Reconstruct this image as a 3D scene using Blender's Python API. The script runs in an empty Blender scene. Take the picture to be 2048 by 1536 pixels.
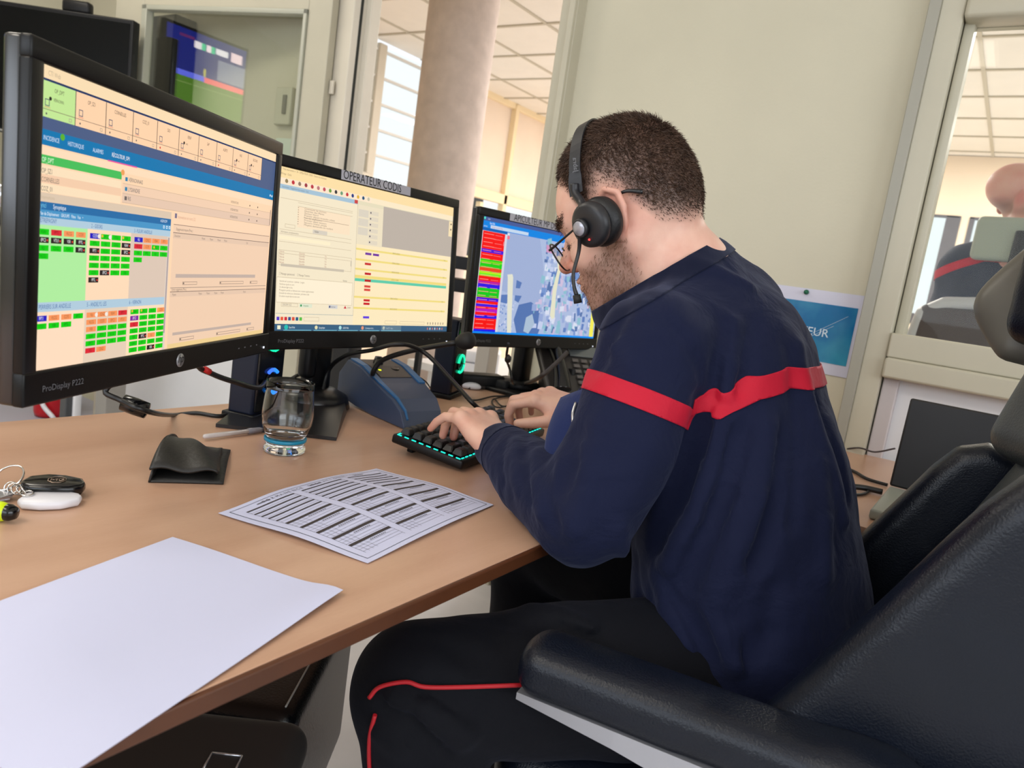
import bpy, bmesh, math, random
import numpy as np
from mathutils import Matrix, Vector
random.seed(7)
SC = bpy.context.scene
COL = SC.collection
PI = math.pi
V = lambda *a: np.array(a, float)

# ------------------------------------------------------------------ camera frame (a phone held at 1.07 m)
CAMZ = 1.075
F = 1475.6
YAW, PITCH, ROLL = 0.5800, 0.1571, 0.1469
_cy, _sy = math.cos(YAW), math.sin(YAW)
FWD = V(-_sy * math.cos(PITCH), _cy * math.cos(PITCH), -math.sin(PITCH))
_r = V(_cy, _sy, 0)
_u = np.cross(_r, FWD)
RGT = math.cos(ROLL) * _r + math.sin(ROLL) * _u
UPV = -math.sin(ROLL) * _r + math.cos(ROLL) * _u
CAM = V(0, 0, CAMZ)
DESK = 0.738


def ray(px, py):
    return FWD + (px - 1024) / F * RGT - (py - 768) / F * UPV


def C(px, py, d):
    return CAM + ray(px, py) * d


def Zp(px, py, z):
    r = ray(px, py)
    return CAM + r * ((z - CAMZ) / r[2])


def Yp(px, py, y):
    r = ray(px, py)
    return CAM + r * (y / r[1])


def Xp(px, py, x):
    r = ray(px, py)
    return CAM + r * (x / r[0])


# ------------------------------------------------------------------ materials
def lin(c):
    return tuple((x / 255 / 12.92) if x / 255 <= 0.04045 else ((x / 255 + 0.055) / 1.055) ** 2.4 for x in c)


_M = {}


def mat(name, rgb, rough=0.5, metal=0.0, bump=0.0, bscale=200.0, var=0.0, vscale=6.0, spec=0.5, **kw):
    """principled material with a procedural colour variation and bump; rgb in sRGB 0-255"""
    if name in _M:
        return _M[name]
    m = bpy.data.materials.new(name)
    m.use_nodes = True
    nt = m.node_tree
    b = nt.nodes['Principled BSDF']
    c = lin(rgb)
    b.inputs['Base Color'].default_value = (*c, 1)
    b.inputs['Roughness'].default_value = rough
    b.inputs['Metallic'].default_value = metal
    b.inputs['Specular IOR Level'].default_value = spec
    for k, v in kw.items():
        b.inputs[k.replace('_', ' ')].default_value = v
    tc = nt.nodes.new('ShaderNodeTexCoord')
    if var > 0:
        n = nt.nodes.new('ShaderNodeTexNoise')
        n.inputs['Scale'].default_value = vscale
        n.inputs['Detail'].default_value = 4
        nt.links.new(tc.outputs['Object'], n.inputs['Vector'])
        r = nt.nodes.new('ShaderNodeValToRGB')
        r.color_ramp.elements[0].position = 0.3
        r.color_ramp.elements[1].position = 0.7
        r.color_ramp.elements[0].color = (*[x * (1 - var) for x in c], 1)
        r.color_ramp.elements[1].color = (*[min(1, x * (1 + var)) for x in c], 1)
        nt.links.new(n.outputs['Fac'], r.inputs['Fac'])
        nt.links.new(r.outputs['Color'], b.inputs['Base Color'])
    if bump > 0:
        n = nt.nodes.new('ShaderNodeTexNoise')
        n.inputs['Scale'].default_value = bscale
        n.inputs['Detail'].default_value = 3
        nt.links.new(tc.outputs['Object'], n.inputs['Vector'])
        bp = nt.nodes.new('ShaderNodeBump')
        bp.inputs['Strength'].default_value = bump
        bp.inputs['Distance'].default_value = 0.002
        nt.links.new(n.outputs['Fac'], bp.inputs['Height'])
        nt.links.new(bp.outputs['Normal'], b.inputs['Normal'])
    _M[name] = m
    return m


def glow(rgb, strength=1.0, base=(4, 4, 4)):
    """something that gives off light itself (screen pixels, LEDs, lamps)"""
    name = 'glow_%02x%02x%02x_%g' % (*[int(x) for x in rgb], strength)
    if name in _M:
        return _M[name]
    m = bpy.data.materials.new(name)
    m.use_nodes = True
    b = m.node_tree.nodes['Principled BSDF']
    b.inputs['Base Color'].default_value = (*lin(base), 1)
    b.inputs['Roughness'].default_value = 0.45
    b.inputs['Specular IOR Level'].default_value = 0.2
    b.inputs['Emission Color'].default_value = (*lin(rgb), 1)
    b.inputs['Emission Strength'].default_value = strength
    _M[name] = m
    return m


def glass(name, rgb=(255, 255, 255), rough=0.0, ior=1.45):
    if name in _M:
        return _M[name]
    m = bpy.data.materials.new(name)
    m.use_nodes = True
    b = m.node_tree.nodes['Principled BSDF']
    b.inputs['Base Color'].default_value = (*lin(rgb), 1)
    b.inputs['Roughness'].default_value = rough
    b.inputs['IOR'].default_value = ior
    b.inputs['Transmission Weight'].default_value = 1.0
    _M[name] = m
    return m


def pane_glass(name, refl=0.12, tint=(250, 252, 250)):
    """thin flat pane: mostly clear, mirror reflection from the surface"""
    if name in _M:
        return _M[name]
    m = bpy.data.materials.new(name)
    m.use_nodes = True
    nt = m.node_tree
    nt.nodes.clear()
    o = nt.nodes.new('ShaderNodeOutputMaterial')
    mx = nt.nodes.new('ShaderNodeMixShader')
    t = nt.nodes.new('ShaderNodeBsdfTransparent')
    t.inputs['Color'].default_value = (*lin(tint), 1)
    g = nt.nodes.new('ShaderNodeBsdfGlossy')
    g.inputs['Roughness'].default_value = 0.0
    lw = nt.nodes.new('ShaderNodeFresnel')
    ge = nt.nodes.new('ShaderNodeNewGeometry')
    io = nt.nodes.new('ShaderNodeMath')          # same reflection from both faces of the thin pane
    io.operation = 'MULTIPLY_ADD'
    io.inputs[1].default_value = 1 / 1.45 - 1.45
    io.inputs[2].default_value = 1.45
    nt.links.new(ge.outputs['Backfacing'], io.inputs[0])
    nt.links.new(io.outputs[0], lw.inputs['IOR'])
    ad = nt.nodes.new('ShaderNodeMath')
    ad.operation = 'MULTIPLY'
    ad.inputs[1].default_value = refl / 0.04
    ad.use_clamp = True
    nt.links.new(lw.outputs[0], ad.inputs[0])
    nt.links.new(ad.outputs[0], mx.inputs['Fac'])
    nt.links.new(t.outputs[0], mx.inputs[1])
    nt.links.new(g.outputs[0], mx.inputs[2])
    nt.links.new(mx.outputs[0], o.inputs['Surface'])
    _M[name] = m
    return m


# ------------------------------------------------------------------ objects
def tag(o, label=None, cat=None, group=None, kind=None):
    if label:
        o['label'] = label
    if cat:
        o['category'] = cat
    if group:
        o['group'] = group
    if kind:
        o['kind'] = kind
    return o


def empty(name, loc, label, cat, group=None, rz=0.0):
    o = bpy.data.objects.new(name, None)
    o.empty_display_size = 0.05
    COL.objects.link(o)
    o.location = Vector(loc)
    o.rotation_euler = (0, 0, rz)
    return tag(o, label, cat, group)


def setparent(o, p):
    """parent keeping the world place (o has no transform of its own except its matrix_basis)"""
    o.parent = p
    o.matrix_parent_inverse = wm(p).inverted()


def wm(o):
    b = o.matrix_basis.copy()
    if o.parent is None:
        return b
    return wm(o.parent) @ o.matrix_parent_inverse @ b


class MB:
    """collects shapes (world coordinates) and links them as ONE mesh object"""

    def __init__(s):
        s.bm = bmesh.new()

    def _mi(s, faces, mi, smooth):
        for f in faces:
            f.material_index = mi
            f.smooth = smooth

    def box(s, c, size, ax=None, bev=0.0, seg=2, mi=0, smooth=None):
        """c centre, size full lengths along axes ax (3x3 rows) """
        A = np.eye(3) if ax is None else np.array(ax, float)
        h = np.array(size, float) / 2
        vs = []
        for sx in (-1, 1):
            for sy in (-1, 1):
                for sz in (-1, 1):
                    p = np.array(c, float) + A[0] * sx * h[0] + A[1] * sy * h[1] + A[2] * sz * h[2]
                    vs.append(s.bm.verts.new(p))
        fs = [(0, 1, 3, 2), (4, 6, 7, 5), (0, 4, 5, 1), (2, 3, 7, 6), (0, 2, 6, 4), (1, 5, 7, 3)]
        ff = [s.bm.faces.new([vs[i] for i in f]) for f in fs]
        if np.dot(np.cross(A[0], A[1]), A[2]) < 0:
            bmesh.ops.reverse_faces(s.bm, faces=ff)
        if bev > 0:
            es = list({e for f in ff for e in f.edges})
            r = bmesh.ops.bevel(s.bm, geom=es, offset=bev, segments=seg, profile=0.5, affect='EDGES')
            fa = {f for f in r['faces'] if f.is_valid} | {f for f in ff if f.is_valid}
            for v in {v for f in fa for v in f.verts}:
                for f in v.link_faces:
                    fa.add(f)
            s._mi(fa, mi, bev > 0 if smooth is None else smooth)
            if smooth is None:                       # wide faces stay flat, only the rounded edges shade smoothly
                for f in fa:
                    f.smooth = f.calc_area() < 6 * bev * max(size)
                for f in ff:
                    if f.is_valid:
                        f.smooth = False
        else:
            s._mi(ff, mi, bool(smooth))
        return s

    def poly(s, pts, mi=0, smooth=False):
        f = s.bm.faces.new([s.bm.verts.new(p) for p in pts])
        s._mi([f], mi, smooth)
        return s

    def mesh(s, vs, fs, mi=0, smooth=True):
        bv = [s.bm.verts.new(p) for p in vs]
        out = []
        for f in fs:
            try:
                out.append(s.bm.faces.new([bv[i] for i in f]))
            except ValueError:
                pass
        s._mi(out, mi, smooth)
        return s

    def prism(s, poly, h, o, ax, mi=0, bev=0.0, smooth=False):
        """poly: 2d outline (ccw) in plane ax[0],ax[1] at o, extruded by h along ax[2]"""
        A = np.array(ax, float)
        o = np.array(o, float)
        n = len(poly)
        lo = [s.bm.verts.new(o + A[0] * x + A[1] * y) for x, y in poly]
        hi = [s.bm.verts.new(o + A[0] * x + A[1] * y + A[2] * h) for x, y in poly]
        ff = [s.bm.faces.new(lo[::-1]), s.bm.faces.new(hi)]
        for i in range(n):
            j = (i + 1) % n
            ff.append(s.bm.faces.new([lo[i], lo[j], hi[j], hi[i]]))
        if bev > 0:
            es = list(set(ff[0].edges) | set(ff[1].edges))
            r = bmesh.ops.bevel(s.bm, geom=es, offset=bev, segments=2, profile=0.5, affect='EDGES')
            ff = list({f for f in r['faces']} | {f for f in ff if f.is_valid})
            fa = set(ff)
            for v in {v for f in ff for v in f.verts}:
                fa |= set(v.link_faces)
            ff = fa
        s._mi(ff, mi, smooth)
        return s

    def tube(s, pts, r, n=10, mi=0, closed=False, sub=6, caps=True):
        """swept round tube through pts (Catmull-Rom), r number or list"""
        P = [np.array(p, float) for p in pts]
        R = r if hasattr(r, '__len__') else [r] * len(P)
        Q, RR = [], []
        m = len(P)
        segs = m if closed else m - 1
        for i in range(segs):
            p0 = P[(i - 1) % m] if (closed or i > 0) else 2 * P[0] - P[1]
            p1, p2 = P[i], P[(i + 1) % m]
            p3 = P[(i + 2) % m] if (closed or i + 2 < m) else 2 * P[-1] - P[-2]
            k = sub if m > 2 else 1
            for j in range(k):
                t = j / k
                Q.append(0.5 * ((2 * p1) + (-p0 + p2) * t + (2 * p0 - 5 * p1 + 4 * p2 - p3) * t * t + (-p0 + 3 * p1 - 3 * p2 + p3) * t ** 3))
                RR.append(R[i] * (1 - t) + R[(i + 1) % m] * t)
        if not closed:
            Q.append(P[-1])
            RR.append(R[-1])
        rings = []
        up = None
        M = len(Q)
        for i in range(M):
            a = Q[(i - 1) % M] if (closed or i > 0) else Q[0]
            b = Q[(i + 1) % M] if (closed or i < M - 1) else Q[-1]
            t = (b - a) / (np.linalg.norm(b - a) + 1e-12)
            if up is None:
                up = np.cross(t, V(0.3, 0.2, 0.9))
                if np.linalg.norm(up) < 1e-3:
                    up = np.cross(t, V(1, 0, 0))
            up = up - t * (up @ t)
            up /= np.linalg.norm(up) + 1e-12
            w = np.cross(t, up)
            rings.append([s.bm.verts.new(Q[i] + RR[i] * (math.cos(2 * PI * k / n) * up + math.sin(2 * PI * k / n) * w)) for k in range(n)])
        ff = []
        for i in range(M if closed else M - 1):
            A, B = rings[i], rings[(i + 1) % M]
            sh = 0
            if closed and i == M - 1:
                sh = min(range(n), key=lambda q: (A[0].co - B[q].co).length)
            for k in range(n):
                try:
                    ff.append(s.bm.faces.new([A[k], A[(k + 1) % n], B[(k + 1 + sh) % n], B[(k + sh) % n]]))
                except ValueError:
                    pass
        s._mi(ff, mi, True)
        if not closed and caps:
            s._mi([s.bm.faces.new(rings[0][::-1]), s.bm.faces.new(rings[-1])], mi, False)
        return s

    def lathe(s, prof, o, ax=(0, 0, 1), n=32, mi=0, closed=False):
        """prof: list of (radius, height) revolved about axis ax at o"""
        a = np.array(ax, float)
        a /= np.linalg.norm(a)
        u = np.cross(a, V(0.31, 0.27, 0.91) if abs(a[2]) < 0.9 else V(1, 0, 0))
        u /= np.linalg.norm(u)
        w = np.cross(a, u)
        o = np.array(o, float)
        rings = []
        for r, h in prof:
            if r < 1e-6:
                rings.append([s.bm.verts.new(o + a * h)])
            else:
                rings.append([s.bm.verts.new(o + a * h + r * (math.cos(2 * PI * k / n) * u + math.sin(2 * PI * k / n) * w)) for k in range(n)])
        ff = []
        m = len(rings)
        for i in range(m if closed else m - 1):
            A, B = rings[i], rings[(i + 1) % m]
            for k in range(n):
                k2 = (k + 1) % n
                if len(A) == 1 and len(B) == 1:
                    continue
                if len(A) == 1:
                    ff.append(s.bm.faces.new([A[0], B[k2], B[k]]))
                elif len(B) == 1:
                    ff.append(s.bm.faces.new([A[k], A[k2], B[0]]))
                else:
                    ff.append(s.bm.faces.new([A[k], A[k2], B[k2], B[k]]))
        s._mi(ff, mi, True)
        return s

    def text(s, string, o, ax, size, mi=0, align='LEFT', depth=0.0, sx=1.0, shear=0.0):
        """flat lettering on plane ax[0] (right), ax[1] (up) at o"""
        cu = bpy.data.curves.new('t', 'FONT')
        cu.body = string
        cu.size = size
        cu.align_x = align
        cu.fill_mode = 'FRONT' if depth == 0 else 'BOTH'
        cu.extrude = depth
        cu.resolution_u = 2
        cu.shear = shear
        ob = bpy.data.objects.new('t', cu)
        me = bpy.data.meshes.new_from_object(ob)
        A = np.array(ax, float)
        vs = [np.array(o, float) + A[0] * v.co.x * sx + A[1] * v.co.y + A[2] * v.co.z for v in me.vertices]
        s.mesh(vs, [tuple(p.vertices) for p in me.polygons], mi, False)
        bpy.data.objects.remove(ob)
        bpy.data.curves.remove(cu)
        bpy.data.meshes.remove(me)
        return s

    def build(s, name, mats, parent=None, sub=0, origin=None):
        me = bpy.data.meshes.new(name)
        if origin is not None:
            for v in s.bm.verts:
                v.co -= Vector(origin)
        s.bm.normal_update()
        s.bm.to_mesh(me)
        s.bm.free()
        for m in (mats if isinstance(mats, (list, tuple)) else [mats]):
            me.materials.append(m)
        o = bpy.data.objects.new(name, me)
        COL.objects.link(o)
        if origin is not None:
            o.location = Vector(origin)
        if sub:
            md = o.modifiers.new('s', 'SUBSURF')
            md.levels = md.render_levels = sub
        if parent is not None:
            setparent(o, parent)
        return o


def struct(o):
    o['kind'] = 'structure'
    return o


def axes(n, up=(0, 0, 1)):
    """right, up, normal for a panel whose front faces n (right as its viewer sees it)"""
    n = np.array(n, float)
    n /= np.linalg.norm(n)
    up = np.array(up, float)
    r = np.cross(up, n)
    r /= np.linalg.norm(r)
    return np.array([r, np.cross(n, r), n])


# ------------------------------------------------------------------ implicit surfaces -> one continuous mesh
def rc(a, b, ra, rb=None):
    a, b = np.array(a, float), np.array(b, float)
    rb = ra if rb is None else rb
    ba = b - a
    L = ba @ ba + 1e-12

    def f(p):
        t = np.clip(((p - a) @ ba) / L, 0, 1)
        return np.linalg.norm(p - a - t[:, None] * ba, axis=1) - (ra + (rb - ra) * t)
    return f


def ell(c, r, ax=None):
    c = np.array(c, float)
    r = np.array(r, float)
    A = np.eye(3) if ax is None else np.array(ax, float)

    def f(p):
        q = (p - c) @ A.T
        k0 = np.linalg.norm(q / r, axis=1)
        k1 = np.linalg.norm(q / (r * r), axis=1) + 1e-9
        return k0 * (k0 - 1) / k1
    return f


def rbox(c, half, rad, ax=None):
    c = np.array(c, float)
    h = np.array(half, float) - rad
    A = np.eye(3) if ax is None else np.array(ax, float)

    def f(p):
        q = np.abs((p - c) @ A.T) - h
        return np.linalg.norm(np.maximum(q, 0), axis=1) + np.minimum(q.max(axis=1), 0) - rad
    return f


def slab(poly, o, A, r0, hw, rad):
    """rounded plate: outline poly in the plane A[0], A[2] at o, thickness 2*hw about r0 along A[1]"""
    P = np.array(poly, float)

    def f(p):
        q = (p - o) @ A.T
        x = q[:, [0, 2]]
        d = np.full(len(p), 1e9)
        s = np.ones(len(p))
        n = len(P)
        for i in range(n):
            a, b = P[i], P[i - 1]
            e = b - a
            w = x - a
            t = np.clip((w @ e) / (e @ e), 0, 1)
            d = np.minimum(d, np.linalg.norm(w - t[:, None] * e, axis=1))
            c1, c2 = x[:, 1] >= a[1], x[:, 1] < b[1]
            c3 = e[0] * w[:, 1] > e[1] * w[:, 0]
            fl = (c1 & c2 & c3) | (~c1 & ~c2 & ~c3)
            s = np.where(fl, -s, s)
        u = d * s + rad
        v = np.abs(q[:, 1] - r0) - hw + rad
        return np.hypot(np.maximum(u, 0), np.maximum(v, 0)) + np.minimum(np.maximum(u, v), 0) - rad
    return f


def half(o, n):
    o, n = np.array(o, float), np.array(n, float) / np.linalg.norm(n)
    return lambda p: (p - o) @ n


def chain(pts, rad):
    """tapered tube through points"""
    fs = [rc(pts[i], pts[i + 1], rad[i], rad[i + 1]) for i in range(len(pts) - 1)]

    def f(p):
        d = fs[0](p)
        for g in fs[1:]:
            d = np.minimum(d, g(p))
        return d
    return f


def surf(prims, h, lo, hi, disp=None, coarse=4):
    """prims: list of (fn, k, op) with op '+', '-'; surface nets on a sparse grid -> verts, quads"""
    lo, hi = np.array(lo, float), np.array(hi, float)
    H = h * coarse
    n = np.ceil((hi - lo) / H).astype(int) + 1
    gi = np.stack(np.meshgrid(*[np.arange(k) for k in n], indexing='ij'), -1).reshape(-1, 3)
    cc = lo + (gi + 0.5) * H

    def comb(p, base=None, cidx=None):
        d = np.full(len(p), 1.0)
        for i, (fn, k, op) in enumerate(prims):
            if cidx is None:
                x = fn(p)
                base[i] = x
                sel = slice(None)
            else:
                x0 = base[i][cidx]
                m = (x0 < btot[cidx] + 1.8 * H + 1.5 * k) if op == '+' else (np.abs(x0) < 2.5 * H + 2 * k) | (x0 < 0)
                sel = np.nonzero(m)[0]
                if len(sel) == 0:
                    continue
                x = fn(p[sel])
            e = d[sel]
            if op == '+':
                hh = np.clip(0.5 + 0.5 * (e - x) / k, 0, 1) if k > 0 else (x < e) * 1.0
                e = e * (1 - hh) + x * hh - (k * hh * (1 - hh) if k > 0 else 0)
            else:
                x = -x
                hh = np.clip(0.5 - 0.5 * (e - x) / k, 0, 1) if k > 0 else (x > e) * 1.0
                e = e * (1 - hh) + x * hh + (k * hh * (1 - hh) if k > 0 else 0)
            d[sel] = e
        if disp is not None:
            near = np.abs(d) < 0.05
            if near.any():
                d[near] += disp(p[near])
        return d
    base = [None] * len(prims)
    btot = comb(cc, base)
    act = np.nonzero(np.abs(btot) < 1.45 * H)[0]
    ga = gi[act]
    off = np.stack(np.meshgrid(*[np.arange(coarse)] * 3, indexing='ij'), -1).reshape(-1, 3)
    cells = (ga[:, None, :] * coarse + off[None]).reshape(-1, 3)
    cown = np.repeat(act, coarse ** 3)
    N = n * coarse + 2
    key = lambda c: (c[:, 0] * N[1] + c[:, 1]) * N[2] + c[:, 2]
    o8 = np.array([[x, y, z] for x in (0, 1) for y in (0, 1) for z in (0, 1)])
    ck = key(cells)
    corner = np.stack([key(cells + o) for o in o8], 1)
    uk, first, inv = np.unique(corner.ravel(), return_index=True, return_inverse=True)
    inv = inv.reshape(corner.shape)
    own = np.repeat(cown, 8)[first]
    cz = uk % N[2]
    cyy = (uk // N[2]) % N[1]
    cx = uk // (N[2] * N[1])
    P = lo + np.stack([cx, cyy, cz], 1) * h
    d = comb(P, base, own)
    v8 = d[inv]
    ins = v8 < 0
    mix = ins.any(1) & ~ins.all(1)
    cells, ck, v8, inv = cells[mix], ck[mix], v8[mix], inv[mix]
    acc = np.zeros((len(cells), 3))
    cnt = np.zeros(len(cells))
    E = [(i, j) for i in range(8) for j in range(i + 1, 8) if abs(o8[i] - o8[j]).sum() == 1]
    for i, j in E:
        a, b = v8[:, i], v8[:, j]
        s = (a < 0) != (b < 0)
        t = np.where(s, a / (a - b + 1e-20), 0)
        acc += np.where(s[:, None], o8[i] + t[:, None] * (o8[j] - o8[i]), 0)
        cnt += s
    verts = lo + (cells + acc / cnt[:, None]) * h
    srt = np.argsort(ck)
    sk = ck[srt]
    quads = []
    for axn in range(3):
        e = np.zeros(3, int)
        e[axn] = 1
        j = [q for q in range(8) if (o8[q] == e).all()][0]
        a, b = v8[:, 0], v8[:, j]
        s = np.nonzero((a < 0) != (b < 0))[0]
        b1, b2 = np.zeros(3, int), np.zeros(3, int)
        b1[(axn + 1) % 3] = 1
        b2[(axn + 2) % 3] = 1
        ids = []
        ok = np.ones(len(s), bool)
        for dlt in (0 * b1, b1, b1 + b2, b2):
            k = key(cells[s] - dlt)
            pos = np.clip(np.searchsorted(sk, k), 0, len(sk) - 1)
            ok &= sk[pos] == k
            ids.append(srt[pos])
        q = np.stack(ids, 1)[ok]
        fl = (a[s] < 0)[ok]
        q[~fl] = q[~fl][:, ::-1]
        quads.append(q)
    return verts, np.concatenate(quads)


def relax(v, q, it=2, lam=0.5):
    """light Laplacian smoothing"""
    n = len(v)
    e = np.concatenate([q[:, [0, 1]], q[:, [1, 2]], q[:, [2, 3]], q[:, [3, 0]]])
    for _ in range(it):
        s = np.zeros_like(v)
        c = np.zeros(n)
        for k in range(3):
            s[:, k] = np.bincount(e[:, 0], v[e[:, 1], k], n) + np.bincount(e[:, 1], v[e[:, 0], k], n)
        c = np.bincount(e[:, 0], minlength=n) + np.bincount(e[:, 1], minlength=n)
        v = v * (1 - lam) + lam * s / np.maximum(c, 1)[:, None]
    return v


def npmesh(name, verts, faces, mats, parent=None, smooth=True, attrs=None):
    me = bpy.data.meshes.new(name)
    if isinstance(faces, np.ndarray):
        nf, k = faces.shape
        me.vertices.add(len(verts))
        me.vertices.foreach_set('co', np.asarray(verts, np.float32).ravel())
        me.loops.add(nf * k)
        me.loops.foreach_set('vertex_index', faces.astype(np.int32).ravel())
        me.polygons.add(nf)
        me.polygons.foreach_set('loop_start', np.arange(0, nf * k, k, dtype=np.int32))
        me.polygons.foreach_set('loop_total', np.full(nf, k, np.int32))
        me.update(calc_edges=True)
        me.validate()
    else:
        me.from_pydata([tuple(v) for v in verts], [], faces)
    me.polygons.foreach_set('use_smooth', [smooth] * len(me.polygons))
    for m in (mats if isinstance(mats, (list, tuple)) else [mats]):
        me.materials.append(m)
    for k, a in (attrs or {}).items():
        at = me.attributes.new(k, 'FLOAT', 'POINT')
        at.data.foreach_set('value', np.asarray(a, np.float32))
    o = bpy.data.objects.new(name, me)
    COL.objects.link(o)
    if parent is not None:
        setparent(o, parent)
    return o


def vnormals(v, q):
    a = np.cross(v[q[:, 2]] - v[q[:, 0]], v[q[:, 3]] - v[q[:, 1]])
    n = np.zeros_like(v)
    for k in range(4):
        for c in range(3):
            n[:, c] += np.bincount(q[:, k], a[:, c], len(v))
    return n / (np.linalg.norm(n, axis=1)[:, None] + 1e-20)


def clip(v, faces, fields, extra=None):
    """keep the part of a mesh where every field >= 0 (fields: per-vertex arrays); returns verts, polygons and carried arrays"""
    V_ = [tuple(x) for x in v]
    FV = [list(f) for f in fields]
    X = list(extra) if extra is not None else None
    keep = np.ones(len(v), bool)
    for f in fields:
        keep &= np.asarray(f) > -0.02
    polys = [list(p) for p in faces if keep[p].any()] if isinstance(faces, np.ndarray) else [list(p) for p in faces]
    cache = {}
    for fi in range(len(fields)):
        out = []
        f = FV[fi]
        for p in polys:
            vals = [f[i] for i in p]
            if all(x >= 0 for x in vals):
                out.append(p)
                continue
            if all(x < 0 for x in vals):
                continue
            np_ = []
            for a in range(len(p)):
                i, j = p[a], p[(a + 1) % len(p)]
                if f[i] >= 0:
                    np_.append(i)
                if (f[i] >= 0) != (f[j] >= 0):
                    k = (fi, min(i, j), max(i, j))
                    if k not in cache:
                        t = f[i] / (f[i] - f[j])
                        V_.append(tuple(V_[i][c] + t * (V_[j][c] - V_[i][c]) for c in range(3)))
                        for g in FV:
                            g.append(g[i] + t * (g[j] - g[i]))
                        if X is not None:
                            X.append(X[i] + t * (X[j] - X[i]))
                        cache[k] = len(V_) - 1
                    np_.append(cache[k])
            if len(np_) >= 3:
                out.append(np_)
        polys = out
    used = sorted({i for p in polys for i in p})
    mp = {i: k for k, i in enumerate(used)}
    vv = np.array([V_[i] for i in used])
    xx = np.array([X[i] for i in used]) if X is not None else None
    return vv, [[mp[i] for i in p] for p in polys], xx


def noise3(p, scale, seed=0):
    """smooth pseudo noise from warped sines, about -1..1"""
    r = np.random.RandomState(seed)
    q = p * scale
    o = np.zeros(len(p))
    for k in range(5):
        a = r.normal(size=3)
        a /= np.linalg.norm(a)
        b = r.normal(size=3)
        o += np.sin(q @ a * (1 + 0.35 * k) + 1.3 * np.sin(q @ b * 0.7 + r.uniform(0, 6)) + r.uniform(0, 6))
    return o / 3
# ================================================================== THE SETTING
WY = 2.05          # partition between the two rooms
CZ = 2.675         # ceiling
FX, FY = -4.6, 8.1  # far room's side and end walls
m_wall = mat('painted_wall', (206, 200, 178), 0.75, bump=0.15, bscale=120, var=0.03, vscale=3)
m_frame = mat('pale_frame', (190, 184, 164), 0.45, var=0.03)
m_framew = mat('cream_frame', (214, 206, 190), 0.45, var=0.03)
m_white = mat('white_panel', (226, 226, 228), 0.5, var=0.02)
m_dark = mat('black_gasket', (22, 26, 20), 0.6)
m_floor = mat('floor_lino', (214, 212, 214), 0.35, bump=0.08, bscale=60, var=0.05, vscale=12)
m_ceil = mat('ceiling_tile', (240, 234, 224), 0.9, bump=0.2, bscale=300, var=0.02)
m_grid = mat('ceiling_grid', (196, 188, 170), 0.6)
m_peach = mat('far_wall_paint', (240, 220, 196), 0.8, bump=0.1, var=0.03, vscale=2)
m_blind = mat('blind_fabric', (238, 220, 202), 0.85, bump=0.2, bscale=500, var=0.03, vscale=3)
m_col = mat('column_concrete', (206, 190, 182), 0.85, bump=0.35, bscale=45, var=0.09, vscale=14)
m_sky = glow((255, 255, 255), 1.35)
m_skyg = glow((216, 236, 178), 1.0)

X0, X1, Y0 = -4.3, 2.6, -2.6
struct(MB().box((-0.9, 2.75, -0.02), (9.2, 12.2, 0.04)).build('floor', m_floor))
struct(MB().box(((X0 + X1) / 2, (Y0 + WY) / 2, CZ + 0.03), (X1 - X0, WY - Y0, 0.06)).build('ceiling', m_ceil))
struct(MB().box((X0 - 0.04, (Y0 + WY) / 2, CZ / 2), (0.08, WY - Y0 + 0.1, CZ)).build('wall_left', m_wall))

# partition wall: solid pieces around the doorway, panel and glazed bay
DX0, DX1 = -2.272, -1.339       # doorway opening
PX0, PX1 = -1.281, -0.322       # plain painted panel
GX0, GX1 = -0.245, 0.75         # glazed bay on the right
w = MB()
w.box(((X0 + DX0 - 0.09) / 2, WY + 0.04, CZ / 2), (DX0 - 0.09 - X0, 0.08, CZ))
w.box(((DX0 + DX1) / 2, WY + 0.04, 2.45), (DX1 - DX0 + 0.2, 0.08, 0.46))
w.box(((PX0 + PX1) / 2, WY + 0.045, CZ / 2), (PX1 - PX0 + 0.03, 0.07, CZ))
w.box(((GX1 + X1) / 2, WY + 0.04, CZ / 2), (X1 - GX1, 0.08, CZ))
struct(w.build('wall_back', m_wall))

# the photographer's side: window walls
w = MB()
for z0, z1 in ((0, 0.95), (2.3, CZ)):
    w.box(((X0 + X1) / 2, Y0 - 0.04, (z0 + z1) / 2), (X1 - X0, 0.08, z1 - z0))
for x in (-3.9, -1.9, 0.0, 2.2):
    w.box((x, Y0 - 0.04, 1.625), (0.8 if abs(x) > 2 else 0.12, 0.08, 1.35))
struct(w.build('wall_front', m_wall))
w = MB()
for z0, z1 in ((0, 0.95), (2.3, CZ)):
    w.box((X1 + 0.04, (Y0 + WY) / 2, (z0 + z1) / 2), (0.08, WY - Y0, z1 - z0))
for y, l_ in ((-2.2, 0.8), (-0.3, 0.12), (1.7, 0.7)):
    w.box((X1 + 0.04, y, 1.625), (0.08, l_, 1.35))
struct(w.build('wall_right', m_wall))

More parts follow.
